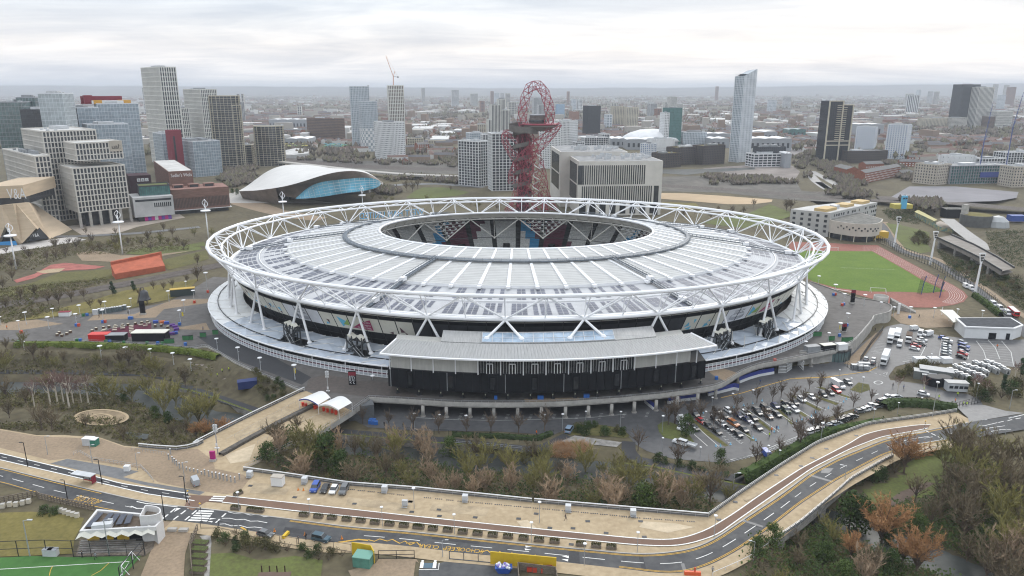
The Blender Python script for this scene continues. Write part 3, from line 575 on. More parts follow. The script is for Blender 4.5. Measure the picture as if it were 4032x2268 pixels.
def uv_ann(ob,n,k,rows):
 uv=ob.data.uv_layers.new(name='UVMap')
 for p in ob.data.polygons:
  j,i=divmod(p.index,n)
  for li,(a,b_)in zip(p.loop_indices,((0,0),(1,0),(1,1),(0,1))):uv.data[li].uv=(i+a,(j+b_)*rows/k)
def ann_obj(name,r0,r1,n,k,m_,rows):
 A=annulus(r0,r1,n,k);b_=MB()
 for j in range(k):b_.strip(A[j],A[j+1],0,True)
 o=b_.build(name,m_,st,True);uv_ann(o,n,k,rows);return o
ann_obj('outer_roof',(146.8,117.8,24.3),(118,90,28.4),168,4,mk_wave('roof_sheet',(.585,.59,.60),(.53,.535,.55),.8,.75),12)
tm=mk_wave('translucent_roof_panel',(.88,.88,.86),(.68,.68,.66),.318,.75)
ann_obj('translucent_roof',(119.3,91.3,29.3),(90,66,33.2),168,4,tm,14);ann_obj('inner_translucent_roof',(90,66,33.2),(72.5,52,36.2),168,3,tm,8)
b=MB();A=annulus((119.4,91.4,28.3),(119.4,91.4,29.4),168,1);b.strip(A[0],A[1],0,True);
for t in arc_angles(119,91,56):p=E(120.3,92.3,t,29.0);b.box(p,(2.4,1.6,1.0),t)
b.build('roof_step',wp,st)
for mm in(tm,):
 nt_=mm.node_tree;b_=nt_.nodes['Principled BSDF'];tl=nt_.nodes.new('ShaderNodeBsdfTranslucent');tl.inputs['Color'].default_value=(.9,.92,.92,1);mx=nt_.nodes.new('ShaderNodeMixShader');mx.inputs[0].default_value=.33;nt_.links.new(b_.outputs[0],mx.inputs[1]);nt_.links.new(tl.outputs[0],mx.inputs[2]);nt_.links.new(mx.outputs[0],nt_.nodes['Material Output'].inputs['Surface'])
b=MB();T0=arc_angles(146.5,117.5,168);b.pipe([E(146.9,117.9,t,24.2)for t in T0],.5,5,closed=True);b.pipe([E(133,104.5,t,26.6)for t in T0],.22,4,closed=True);b.build('roof_edge',wp,st)
b=MB();T0=arc_angles(72,51.5,112);b.pipe([E(72,51.5,t,36.3)for t in T0],.6,6,closed=True);b.build('opening_rim',wp,st)
TRIB=arc_angles(119,91,56)
for t in TRIB:
 b=MB();P0,P1,P2=E(119,91,t,29.9),E(90,66,t,33.6),E(72.3,51.8,t,36.6)
 for a,c,w0,w1 in((P0,P1,.72,.6),(P1,P2,.6,.45)):
  s_=(c-a).cross(Vc((0,0,1))).normalized();u_=Vc((0,0,-.6))
  b.add([a-s_*w0,a+s_*w0,c+s_*w1,c-s_*w1,a-s_*w0+u_,a+s_*w0+u_,c+s_*w1+u_,c-s_*w1+u_],[(0,1,2,3),(4,0,3,7),(1,5,6,2),(4,5,1,0),(3,2,6,7)])
 b.build('roof_beam',wp,st)
wk=mat('walkway_steel',(.115,.135,.16),.5,noise=.2,scale=.5)
b=MB();T0=arc_angles(90,66,120)
for a0,a1,z0,z1 in((90.8,62.3,33.5,33.5),):b.strip([E(90.9,66.9,t,34.3)for t in T0],[E(89.2,65.2,t,34.6)for t in T0],0,True)
b.pipe([E(91,67,t,33.9)for t in T0],.35,4,closed=True);b.pipe([E(89.1,65.1,t,34.3)for t in T0],.35,4,closed=True);b.pipe([E(91,67,t,35.3)for t in T0],.07,3,closed=True)
for t in T0:b.tube(E(91,67,t,34),E(91,67,t,35.3),.06,n=3)
b.build('walkway_ring',wk,st)
for dg in(-112,-60,184,151,-4,27,118,64):
 t=R(dg);b=MB()
 L=[E(146,117,t,25.0),E(119,91,t,29.6),E(118.5,90.5,t,30.6),E(90,66,t,34.2)]
 for a,c in zip(L[:-1],L[1:]):
  s_=(c-a).cross(Vc((0,0,1))).normalized()*.75
  b.quad(a-s_,a+s_,c+s_,c-s_)
  for sg in(-1,1):
   b.tube(a+s_*sg+Vc((0,0,1)),c+s_*sg+Vc((0,0,1)),.11,n=4);b.tube(a+s_*sg,c+s_*sg,.22,n=4)
   n_=max(1,int((c-a).length/2.2))
   for k in range(n_):p=a.lerp(c,k/n_)+s_*sg;b.tube(p,p+Vc((0,0,1)),.08,n=3)
 b.box(E(119.5,91.8,t,30.4),(3,2,1.6),t,1);b.box(E(141,112,t,26.4),(3.4,2.2,1.5),t,1)
 b.build('roof_walkway',[wk,wp],st)
SOL=mat('solar_panel_glass',(.15,.157,.195),.5,noise=.2,scale=.15,spec=.3)
def roofpt(t,u,dz=.12):
 return E(146.8-28.8*u,117.8-27.8*u,t,24.3+4.1*u+dz)
TB=arc_angles(133,104,28*40)
wr=random.Random(3)
for i in range(28):
 for band in range(2):
  u0,u1,rows=((.05,.43,5),(.55,.93,4))[band];b=MB();gap=wr.choice((0,3,6));ncol=11
  for c in range(ncol):
   if c in(3,7)or(c<1 and wr.random()<.5)or(band and wr.random()<.25):continue
   k0=(i*40+3+c*3.2);t0=TB[int(k0)%1120];t1=t0+(TB[6]-TB[3])*.86*(1 if abs(math.sin(t0))>.5 else(abs(TB[(int(k0)+3)%1120]-t0)/(TB[6]-TB[3])if abs(TB[(int(k0)+3)%1120]-t0)<1 else 1))
   r0=wr.choice((0,0,0,1,2))if c in(0,10)else 0
   for r in range(r0,rows):
    a=u0+(u1-u0)*(r+.08)/rows;e=u0+(u1-u0)*(r+.90)/rows
    b.quad(roofpt(t0,a),roofpt(t1,a),roofpt(t1,e),roofpt(t0,e))
  if b.f:b.build('solar_array',SOL,st)
gs=mat('tension_steel',(.60,.58,.54),.5,noise=.1,scale=.2)
b=MB();T1=arc_angles(74,53,28);T56=arc_angles(74,53,56);b.strip([E(72.4,51.9,t,36)for t in T56],[E(74.6,54.1,t,33)for t in T56],0,True)
b.pipe([E(75,54.5,t,32.2)for t in T56],.4,5,closed=True);b.pipe([E(78.5,58,t,34.4)for t in T56],.35,5,closed=True)
for i in range(56):b.tube(E(75,54.5,T56[i],32.2),E(78.5,58,T56[(i+1)%56],34.4),.16,n=4);b.tube(E(75,54.5,T56[i],32.2),E(72,51.5,T56[i],36),.2,n=4)
b.build('tension_ring',gs,st)
b=MB();b.pipe([E(76.5,56,t,20.6)for t in T56],.22,4,closed=True);b.build('cable_ring',DARK,st)
for i in range(14):
 ta,tb,tc_=T1[2*i],T1[2*i+1],T1[(2*i+2)%28];A_,B_,C_=E(75.3,54.8,ta,32),E(76.3,55.8,tb,20.3),E(75.3,54.8,tc_,32)
 b=MB();b.tube(A_,B_,.36,n=6);b.tube(B_,C_,.36,n=6);b.tube(B_,E(78.5,58,tb,34),.16,n=4);b.lathe(B_-Vc((0,0,.5)),[(.5,0),(.7,.5),(.4,1)],6)
 if i%2==0:
  for k in range(1,6):
   u=k/6;p,q=A_.lerp(B_,u),C_.lerp(B_,u);b.tube(p,q,.12,n=4)
   b.tube(A_.lerp(C_,u),B_.lerp(C_,u)if k>2 else B_.lerp(A_,1-u*.5),.1,n=4);b.tube(A_.lerp(C_,u),A_.lerp(B_,u),.1,n=4)
   for j in range(5-k//1+1):
    s_=(j+.5)/(6-k+1);b.box(p.lerp(q,s_)+Vc((0,0,.7)),(1.3,.5,.7),0,1)
 b.build('lighting_frame',[gs,LIGHTGREY],st)
SEATW=mat('pale_grey_seats',(.62,.62,.61),.7,noise=.2,scale=1.2);SEATC=mat('claret_seats',(.12,.02,.045),.6,noise=.2,scale=1.2);SEATB=mat('sky_blue_seats',(.045,.27,.5),.6,noise=.1,scale=1.2);AISLE=mat('dark_aisle',(.035,.035,.037),.8)
b=MB();NS=240;rows=26
for r in range(rows):
 u=r/rows;
 for i in range(NS):
  a0=2*math.pi*i/NS;a1=2*math.pi*(i+1)/NS
  z=1.5+20.5*u;R0=(103+31*u,75+31*u)
  ph=(i+(3 if(i//20)%2 else-3)*(u-.5)*1.6)%20
  mi=3 if i%5==0 else(1 if 9<ph<16 else(2 if 16<=ph<18 else 0))
  q=[E(*R0,a0,z),E(*R0,a1,z),E(R0[0]+1.19,R0[1]+1.19,a1,z),E(R0[0]+1.19,R0[1]+1.19,a0,z)]
  up=[p+Vc((0,0,.79))for p in q[2:]]
  b.add(q+up,[(0,1,2,3),(3,2,4,5)],mi)
b.build('seating_bowl',[SEATW,SEATC,SEATB,AISLE],st)
for i in range(2,240,10):
 a0=2*math.pi*(i+1)/NS
 if math.sin(a0)<-.2:continue
 p=E(103+31*.3,75+31*.3,a0,1.5+20.5*.3+1.6);b=MB();b.box(p,(4.2,3,3),a0+math.pi/2);b.box(p+(SC-p).normalized()*2*Vc((1,1,0)),(2.6,1.5,2.3),a0+math.pi/2,1);b.build('gangway_entrance',[AISLE,BLACK],st)
b=MB();T2=[2*math.pi*i/112 for i in range(112)]
b.strip([E(103,75,t,1.5)for t in T2],[E(103,75,t,-1)for t in T2],0,True);b.build('pitch_wall',AISLE,st)
b=MB();b.v=[];b.flat([E(103,75,t,-.4)for t in T2],-.4);b.build('pitch',TURF,st)
b=MB();b.strip([E(135,107,t,22)for t in T2],[E(141,112,t,25)for t in T2],0,True);b.build('upper_concourse',BLACK,st)
TF=arc_angles(140,111,224)
def skin(t,z,out=0.0):
 u=(z-5)/18.;return E(138+8.6*u+out,108.4+8.8*u+out,t,z)
b=MB();b.strip([skin(t,5)for t in TF],[skin(t,22.8)for t in TF],0,True);b.build('outer_wall',BLACK,st,True)
b=MB()
for z,h in((21.5,.35),(19.6,.3),(9.5,.3)):b.strip([skin(t,z,.4)for t in TF],[skin(t,z+h,.4)for t in TF],0 if z<20 else 1,True)
for t in TF[::2]:b.tube(skin(t,5,.3),skin(t,22.8,.3),.16,n=4)
b.build('wall_frame',[DARK,mat('cream_beam',(.5,.48,.43),.7)],st)
CRM=mat('cream_wrap',(.66,.64,.56),.6,noise=.05,scale=.3);WRW=mat('white_wrap',(.70,.71,.75),.6,noise=.05,scale=.3);WRD=mat('charcoal_wrap',(.035,.037,.043),.6,noise=.2,scale=.3)
TRB=mat('sky_blue_print',(.12,.46,.66),.6);TRM=mat('maroon_print',(.085,.03,.045),.6);TRG=mat('green_print',(.28,.42,.10),.6);TRP=mat('crimson_print',(.36,.02,.11),.6);INK=mat('ink_print',(.05,.06,.10),.6)
TP=arc_angles(140,111,112);rest=MB()
def wrap_uv(i,u,v,out=.75):t0,t1=TP[i%112],TP[(i+1)%112]+(2*math.pi if i%112==111 else 0);return skin(t0+(t1-t0)*(.03+.94*u),13.2+6.6*v,out)
PANEL={}
for i in range(112):
 p=wrap_uv(i,.5,.5);px=p.x/p.y;front=p.y<395
 if abs(p.x-13)<53 and p.y<300:m0=WRD
 else:m0=CRM
 if not front:rest.add([wrap_uv(i,*q)for q in((0,0),(1,0),(1,1),(0,1))],[(0,1,2,3)]);continue
 b=MB();b.add([wrap_uv(i,*q)for q in((0,0),(1,0),(1,1),(0,1))],[(0,1,2,3)])
 PANEL[i]=(b,m0,p)
rest.build('far_wrap_panel',CRM,st)['kind']='stuff'
def near_panel(c,x,y):
 l,s_=slope(c,x,y);return min(PANEL,key=lambda i:abs(PANEL[i][2].x/PANEL[i][2].y-l))
L0=near_panel('B1',1080,1215);Q0=near_panel('B1',1560,1340);L1=near_panel('B3',985,1190);Q1=near_panel('B3',1300,1160)
tr=random.Random(11);extra={}
for i,(b,m0,p)in PANEL.items():
 ms=[m0,TRB,TRM,TRG,TRP,INK]
 if i in(L0-1,L0,L0+1,L1,L1+1):ms[0]=WRW
 elif m0 is CRM and i not in(Q0,Q0+1,Q1,Q1+1,Q0-1):
  for _ in range(tr.choice((1,2,2,3))):
   u,v=tr.uniform(.1,.8),tr.uniform(.08,.7);a=tr.uniform(0,6.28);s_=tr.uniform(.1,.24);q=[wrap_uv(i,min(1,max(0,u+s_*math.cos(a+d))),min(1,max(0,v+s_*1.1*math.sin(a+d))),.8)for d in(0,2.0,3.4)]
   b.add(q,[(0,1,2)],tr.choice((1,1,2,2)))
 if i in(Q0-1,):b.add([wrap_uv(i,*q,.8)for q in((.25,.85),(.95,.5),(.45,.1))],[(0,1,2)],1);b.add([wrap_uv(i,*q,.82)for q in((.55,.3),(1,.75),(.98,.25))],[(0,1,2)],3)
 if i in(Q1-1,):b.add([wrap_uv(i,*q,.8)for q in((.15,.85),(.75,.45),(.1,.1))],[(0,1,2)],1);b.add([wrap_uv(i,*q,.82)for q in((.3,.3),(1,.8),(.9,.25))],[(0,1,2)],3)
 o=b.build('wrap_panel',ms,st)
def wrap_text(i,s,u,v,width,height,mi_,out=.95):
 o=wrap_uv(i,u,v,out);xd=(wrap_uv(i,1,v)-wrap_uv(i,0,v)).normalized();yd=(wrap_uv(i,u,1)-wrap_uv(i,u,0)).normalized()
 bb=MB();lettering(bb,s,o,xd,yd,width,height,.12);return bb
for i,u in((L0,.5),(L1,1.0)):
 bb=MB()
 for j,s in enumerate(('LONDON','STADIUM')):q=wrap_text(i,s,u,.84-.2*j,5.6,1.0,0);bb.add(q.v,q.f)
 for k in range(5):
  arc=[wrap_uv(i,u+.62*math.cos(a),.30+(.18-.05*k)+.13*math.sin(a),1.0)for a in np.linspace(math.pi if k else 0,2*math.pi,14)]
  bb.pipe(arc,.05,3)
 bb.build('wrap_lettering',INK,st)
for i,u in((Q0,.9),(Q1,.9)):
 bb=MB();n0=wrap_uv(i,u-.8,.15,.9),wrap_uv(i,u+.62,.10,.9),wrap_uv(i,u+.62,.88,.9),wrap_uv(i,u-.05,.62,.9)
 bb.add(n0,[(0,1,2,3)]);
 for j,(s,wd)in enumerate((('QUEEN',3.0),('ELIZABETH',4.6),('OLYMPIC PARK',6.6))):q=wrap_text(i,s,u+.6-wd/13.0,.66-.2*j,wd,.95,0,1.0);bb.add(q.v,q.f,1)
 bb.build('wrap_logo',[TRP,WHITE],st)
b=MB();P0,P1=AT('B1',1608,268,497),AT('B2',165,222,503);d=(P1-P0).normalized();zt=Vc((0,0,1))
lettering(b,'WEST HAM UNITED',(P0+P1)/2+zt*1.6,-d,zt,(P1-P0).length,4.2,.1)
for k in range(15):p=P0.lerp(P1,k/14);b.tube(p-zt*2.5,p+zt*3.6,.12,n=4,mi=1)
for dz in(-.8,3.9):b.tube(P0+zt*dz,P1+zt*dz,.14,n=4,mi=1)
b.build('roof_sign',[mat('sky_blue_letter',(.16,.48,.80),.5),WHITE],st)
EW=mat('white_membrane',(.70,.70,.69),.5,noise=.07,scale=.08);EB=mat('translucent_cushion',(.50,.54,.60),.18,noise=.14,scale=.12,col2=(.40,.45,.52),spec=.6)
STAIR=[('B1',985,1310),('B1',1570,1410),('B3',925,1320),('B3',1385,1200)]
stair_t=[]
for c,x,y in STAIR:
 l,s_=slope(c,x,y);stair_t.append(min(TF,key=lambda t:abs(E(150,119,t,8).x/E(150,119,t,8).y-l)+(9 if math.sin(t)>.1 else 0)))
CO,CI=(159.3,127.0,5.2),(142.5,112.2,7.8)
TC=arc_angles(159,127,112);bw=MB();bb=MB();rid=MB()
def cnp(i,u,dz=0.0):t=TC[i%112];return E(CO[0]+(CI[0]-CO[0])*u,CO[1]+(CI[1]-CO[1])*u,t,CO[2]+(CI[2]-CO[2])*u+dz)
for i in range(112):
 tm_=TC[i];cut=any(abs(((tm_-s_+math.pi)%(2*math.pi))-math.pi)<.047 for s_ in stair_t)
 mb_=bb if-.97<math.sin(TC[i])*1<-.55 or(math.sin(TC[i])<=-.55)else bw
 if abs(E(150,120,TC[i],0).x-15)<56 and E(150,120,TC[i],0).y<300:continue
 for j,(u0,u1)in enumerate(((0,.26),(.26,.62),(.62,1))):
  if cut and j==1:continue
  c_=(cnp(i,u0)+cnp(i+1,u0)+cnp(i,u1)+cnp(i+1,u1))/4+Vc((0,0,.55))
  q=[cnp(i,u0,.25*(i%2)),cnp(i+1,u0,.25*((i+1)%2)),cnp(i+1,u1,.4*(i%2)),cnp(i,u1,.4*((i+1)%2))]
  mb_.add(q+[c_],[(0,1,4),(1,2,4),(2,3,4),(3,0,4)])
  rid.tube(q[0]+Vc((0,0,.15)),q[2]+Vc((0,0,.15)),.2,n=3,mi=0)
 rid.tube(cnp(i,0),cnp(i,1),.09,n=3)
bw.build('canopy_membrane',EW,st,False);bb.build('canopy_cushion',EB,st,False)
rid.pipe([E(CO[0]-4.5,CO[1]-4.2,t,6.35)for t in TC],.22,4,mi=1,closed=True);rid.build('canopy_ridge',[mat('pale_seam',(.64,.63,.60),.6),DARK],st)
b=MB();b.pipe([E(CO[0]+.1,CO[1]+.1,t,5.1)for t in TC],.32,5,closed=True);b.build('canopy_rim',wp,st)
b=MB();fr=MB()
for i in range(112):
 p,q=E(158.6,126.3,TC[i],0),E(158.6,126.3,TC[(i+1)%112],0)
 if p.y>420:continue
 if i%2==0:b.tube(p,p+Vc((0,0,5.1)),.2,n=6)
 if abs(p.x-15)<56 and p.y<300:continue
 wall=math.sin(TC[i])>-.45
 if wall:fr.add([p,q,q+Vc((0,0,4.9)),p+Vc((0,0,4.9))],[(0,1,2,3)],3);continue
 n_=4
 for k in range(n_):
  a,c=p.lerp(q,k/n_),p.lerp(q,(k+1)/n_)
  for z0,z1,mi in((.25,1.2,1),(1.35,2.05,2),(2.2,3.0,1)):fr.add([a+Vc((0,0,z0)),c+Vc((0,0,z0)),c+Vc((0,0,z1)),a+Vc((0,0,z1))],[(0,1,2,3)],mi)
  fr.tube(a,a+Vc((0,0,3.2)),.2,n=4)
 for z in(.15,1.28,2.12,3.1):fr.tube(p+Vc((0,0,z)),q+Vc((0,0,z)),.12,n=4)
b.build('canopy_post',wp,st);fr.build('turnstile_fence',[WHITE,mat('fence_glass',(.42,.46,.49),.3),mat('maroon_band',(.10,.03,.055),.5),EW],st)
for s_ in stair_t:
 c0=E(150.5,119,s_,0);rz=math.atan2(c0.y-SC.y,c0.x-SC.x)+math.pi/2
 ex=Vc((math.cos(rz),math.sin(rz),0));ey=Vc((-ex.y,ex.x,0))
 b=MB()
 def L(x,y,z):return c0+ex*(x*.88)+ey*(y*.8)+Vc((0,0,z))
 b.add([L(-7,-5,4),L(7,-5,4),L(7,6,4),L(-7,6,4)],[(0,1,2,3)],0)
 for x in(-4.5,-1.5,1.5,4.5):
  for y in(-2,2):b.tube(L(x,y,0),L(x,y,13.2),.28,n=6)
 for z0,z1,x0,x1,y in((4.5,8.2,-6.5,-1,-3.2),(4.5,8.2,6.5,1,-3.2),(8.2,11,-1,-5,-1),(8.2,11,1,5,-1)):
  b.add([L(x0,y-.9,z0),L(x0,y+.9,z0),L(x1,y+.9,z1),L(x1,y-.9,z1)],[(0,1,2,3)],0)
  for yy in(-.9,.9):b.tube(L(x0,y+yy,z0+1),L(x1,y+yy,z1+1),.09,n=4,mi=1);b.tube(L(x0,y+yy,z0),L(x1,y+yy,z1),.18,n=4)
  for k in range(6):p=L(x0,y-.9,z0).lerp(L(x1,y-.9,z1),k/5);b.tube(p,p+Vc((0,0,1)),.05,n=3)
 b.box(L(0,-1.5,8.2),(4,4,.3),rz);b.box(L(0,1.5,11),(11,3,.3),rz)
 o=b.build('stair_block',[mat('stair_steel',(.045,.05,.055),.5),LIGHTGREY],st)
 cv=MB();n_=12;A_,B_=[],[]
 for k in range(n_+1):x=-5.2+10.4*k/n_;z=13.6+.45*math.sin(k*1.05);A_.append(L(x,-1.5-.4*math.sin(k*.7),z-.8));B_.append(L(x,1.7,z-.5))
 cv.strip(A_,B_);cv.strip([p-Vc((0,0,.5))for p in A_],A_);cv.strip(B_,[p-Vc((0,0,.5))for p in B_]);cv.build('stair_canopy',CRM,o)
# ------------------------------------------------------------------ black entrance hall in front of the stadium
hl=thing('entrance_hall','long black clad hall with a grey metal roof standing on posts before the stadium','building',(15,250,0))
def arcp(x,a,b_,z):return Vc((2+x,384-b_*math.sqrt(max(0,1-(x/a)**2)),z))
def arcs(x0,x1,a,b_,z,n=24):return[arcp(x0+(x1-x0)*i/n,a,b_,z)for i in range(n+1)]
m=MB();O=arcs(-47,70,161,141,0);I=arcs(70,-47,150,118,0);m.prism(O+I,3.3,10.3,bot=True);m.build('black_box',BLACK,hl)
m=MB()
for i in range(40):
 x=-46+i*116/39;p=arcp(x,161.2,141.2,6.8);q=arcp(x+2.7,161.2,141.2,6.8);ang=math.atan2(q.y-p.y,q.x-p.x)
 if i%5==2:m.box((p+q)/2,(1.7,.3,4.6),ang,1)
 m.box(p,(.22,.3,6.9),ang,0 if i%7 else 2)
m.build('dark_glazing',[BLACK,mat('dark_window',(.018,.02,.024),.1,spec=.8),MIDGREY],hl)
UPW=mat('pale_panel_wall',(.50,.49,.455),.6,noise=.08,scale=.4,stretch=(3,3,.3))
m=MB();m.prism(arcs(-46,64,160,140,0)+arcs(64,-46,150,122,0),10.3,16.8);m.build('upper_wall',UPW,hl)
m=MB();m.prism(arcs(-14,42,160.3,140.3,0,12)+arcs(42,-14,160,139.5,0,12),10.35,16.7);m.build('glazed_wall',mat('hall_glass',(.035,.037,.042),.12,noise=.5,scale=.6,spec=.7),hl)
m=MB()
for i in range(57):
 x=-14+i;p=arcp(x,160.6,140.6,10.4);m.tube(p,p+Vc((0,0,6.4)),.2 if i%8==0 else.05,n=4)
for i in range(7):
 x=-11+i*8;
 for dx in(0,1.1,2.2):p=arcp(x+dx,160.9,140.9,10.4);m.tube(p,p+Vc((0,0,3.7)),.17,n=4)
 m.tube(arcp(x,160.9,140.9,14.1),arcp(x+2.2,160.9,140.9,14.1),.2,n=4)
for x in range(-46,71,8):p=arcp(x,161.8,141.8,10.3);m.tube(p,p+Vc((0,0,6)),.22,n=5)
m.build('mullion',WHITE,hl)
CORR=mat('corrugated_roof',(.40,.40,.395),.5,metal=.1,col2=(.29,.29,.285),noise=.1,scale=1.1,stretch=(4,.12,1))
m=MB();F0,F1=arcs(-49,73,164,144.5,17.0),arcs(-45,66,155,131.5,18.3);m.strip(F0,F1);m.strip([p-Vc((0,0,.5))for p in F0][::-1],[p-Vc((0,0,.3))for p in F1][::-1])
for i in range(0,100):
 f=i/99;a_,c_=arcp(-49+122*f,164,144.4,17.05),arcp(-45+111*f,155,131.5,18.35);m.tube(a_,c_,.11,n=3)
m.build('metal_roof',CORR,hl)
m=MB();m.pipe([p-Vc((0,0,.15))for p in F0],.42,5);m.pipe([F0[0],F1[0]],.35,5);m.pipe([F0[-1],F1[-1]],.35,5);m.build('roof_edge',WHITE,hl)
m=MB();m.prism(arcs(-28,52,154.5,131.2,0)+arcs(52,-28,150,122.5,0),10,[18.5]*25+[19.9]*25);m.build('upper_roof',CORR,hl)
m=MB();F0,F1=arcs(-13,36,154.3,130.9,18.7,13),arcs(-13,36,150,124,20,13);m.strip(F0,F1)
m.build('skylight',mat('skylight_glass',(.27,.36,.46),.12,noise=.25,scale=.2,spec=.7),hl)
m=MB()
for a_,c_ in zip(F0,F1):m.tube(a_,c_,.16,n=4)
for u in(0,.45,1):m.pipe([a_.lerp(c_,u)for a_,c_ in zip(F0,F1)],.15,4)
m.build('skylight_bar',LIGHTGREY,hl)
for i in range(15):
 x=-44+i*8.1;p=arcp(x,158.8,138.8,0);m=MB();m.tube(p,p+Vc((0,0,3.4)),.26,n=8);m.lathe(p,[(.9,0),(.9,.25),(.3,.3)],8);m.box(p+Vc((0,-.35,1.6)),(.35,.1,.5),0,1);m.build('post',[DARK,mat('post_notice',(.6,.6,.45),.6)],hl)
# ------------------------------------------------------------------ podium deck over the service road
pd=thing('podium_deck','curved concrete podium deck with a low parapet carried over the service road','deck',(0,241,0))
m=MB();DK=sln(DECKF,70,1);BK=[Vc((p.x*.96,p.y+21,0))for p in DK]
m.strip([p+Vc((0,0,-.02))for p in DK],[p+Vc((0,0,-.02))for p in BK]);m.strip([p+Vc((0,0,-1.5))for p in DK][::-1],[p+Vc((0,0,-1.5))for p in BK][::-1]);m.strip([p+Vc((0,0,-1.5))for p in DK],[p+Vc((0,0,.1))for p in DK]);m.build('slab',CONC2,pd)
m=MB();m.strip([p+Vc((0,0,-7))for p in BK],[p+Vc((0,0,-.1))for p in BK]);m.build('back_wall',DARK,pd)  # dark sheet paints the shade of the deeper space under the deck
allp=DECKL[2:]+[G('C1',1090,577)]
def parapet(L,parent_name,label,h=.55):
 o=MB();L=sln(L,max(12,len(L)*5),1);A_=ofs(L,.15);B_=ofs(L,-.15)
 for d0,d1 in((A_,B_),):o.strip([p+Vc((0,0,h))for p in d0],[p+Vc((0,0,h))for p in d1]);o.strip([p+Vc((0,0,-1.0))for p in d1],[p+Vc((0,0,h))for p in d1]);o.strip([p+Vc((0,0,h))for p in d0],[p+Vc((0,0,-.3))for p in d0])
 o.pipe([p+Vc((0,0,1.25))for p in L],.06,4,mi=1);o.pipe([p+Vc((0,0,.9))for p in L],.035,3,mi=1)
 for p in L[::1]:o.tube(p,p+Vc((0,0,1.25)),.045,n=3,mi=1)
 return tag(o.build('parapet',[CONC,STEEL]),label,'parapet')
parapet(DECKF,0,'concrete parapet with a steel rail along the podium edge above the car park')
parapet(allp,0,'concrete parapet with a steel rail from the hedge to the footbridge')
parapet(DECKR[:8],0,'concrete parapet with a steel rail above the brown access walkway')
m=MB();L=sln(DECKR,60,1);m.strip([p+Vc((0,0,-6))for p in L],[p+Vc((0,0,.4))for p in L]);m.strip([p+Vc((0,0,.4))for p in L],[p+Vc((0,0,.4))for p in ofs(L,.4)])
tag(m.build('podium_wall',CONC),'pale concrete retaining wall along the brown access walkway','wall')
m=MB();L=sln(allp+[],40,1);m.strip([p+Vc((0,0,-4))for p in L],[p+Vc((0,0,0))for p in L]);tag(m.build('podium_wall',CONC2),'weathered concrete podium wall above the river bushes','wall')
cols=[('C2',x,828+(0 if 300<x<1500 else-8))for x in(160,382,606,832,1058,1284)]+[('C2',1512,832),('C2',1730,822),('C2',1950,806),('C2',2165,783),('C3',320,765),('C3',520,728),('C3',713,700),('C3',884,650),('C3',1098,500),('C3',1202,436),('C3',1340,398),('C3',1792,345)]
for k,(c,x,y)in enumerate(cols):
 p=G(c,x,y,LOWZ);t=thing('concrete_column',f'{nth(k + 1)} pale concrete column from the footbridge under the podium deck','column',p,'columns carrying the podium deck')
 m=MB();m.tube(p,p+Vc((0,0,4.1)),.62,n=14);m.build('shaft',CONC,t,True);m=MB();m.lathe(p,[(1.0,0),(1.0,.35),(.7,.45)],14);m.build('plinth',CONC2,t)
# ------------------------------------------------------------------ buildings
def wlm(n,c,noise=.07):return mat(n,c,.75,noise=noise,scale=.08)
GD=glass('dark_window_glass',(.045,.05,.06));GB=glass('blue_grey_glass',(.27,.32,.36),noise=.15);GG=glass('green_grey_glass',(.10,.15,.15));GP=glass('pale_glass',(.33,.37,.385),noise=.15);GK=glass('black_glass',(.03,.035,.042));GGR=glass('sea_green_glass',(.06,.16,.15))
W1=wlm('off_white_concrete',(.70,.685,.64));W2=wlm('white_render',(.70,.70,.70));W3=wlm('warm_stone',(.47,.42,.355));W4=wlm('charcoal_cladding',(.06,.063,.07));W5=wlm('brown_brickwork',(.20,.13,.095));W6=wlm('cream_panel',(.55,.50,.40));W7=wlm('grey_panel',(.33,.34,.36));W8=wlm('dark_brown_brick',(.085,.07,.062));W9=wlm('pale_stone',(.60,.57,.52));W10=wlm('blue_panel',(.30,.45,.62));W11=wlm('orange_brick',(.32,.15,.09));MAR=wlm('maroon_panel',(.22,.03,.045));ORG_=wlm('orange_panel',(.62,.33,.06));WALU=wlm('white_aluminium',(.66,.68,.71))
STY={'lattice':(W1,GD,6.4,3.0,.9,1.15,.5),'lattice2':(W1,GD,3.2,3.2,.8,1.1,.4),'balcony':(W6,GK,3.1,6.0,.32,.25,.9),'dbalcony':(W3,GK,3.2,5.0,.42,.2,.7),'curtain':(WALU,GP,3.9,3.0,.22,.16,.15),'bluecurtain':(WALU,GB,3.9,3.0,.25,.18,.15),'green':(W7,GG,3.9,3.0,.3,.2,.12),'black':(W4,GK,3.8,2.2,.5,.3,.25),'fins':(W9,GD,4.4,2.5,.7,.8,.6),'stone':(W3,GD,3.4,3.4,1.4,1.9,.3),'slab':(W5,GD,3.2,2.4,1.1,.6,.4),'punched':(W2,GD,3.0,3.0,1.5,1.5,.25),'brick':(W11,GD,3.0,3.4,1.5,2.2,.2),'dbrick':(W8,GD,3.2,3.2,1.3,1.6,.25),'cream':(W6,GD,3.0,4.5,1.3,1.5,.4),'dark':(W4,GD,3.0,3.0,1.4,1.5,.2),'seagreen':(wlm('sea_green_panel',(.09,.19,.18)),GGR,3.0,3.0,.8,1.0,.25),'bluewhite':(WALU,glass('blue_window',(.10,.17,.33)),2.9,3.6,1.3,1.9,.3),'silver':(WALU,GB,3.3,3.2,.5,.55,.3),'grid':(W2,GD,3.1,4.2,.5,.7,.5),'pale':(W9,GD,3.2,3.4,1.0,1.3,.3),'plain':(W2,GD,5,8,4.2,7.4,.1),'lightblue':(W10,GB,3,3,1,1.2,.2),'vert':(W4,GK,60,1.6,.4,.5,.4),'palevert':(W1,GD,60,2.6,.4,1.1,.5)}
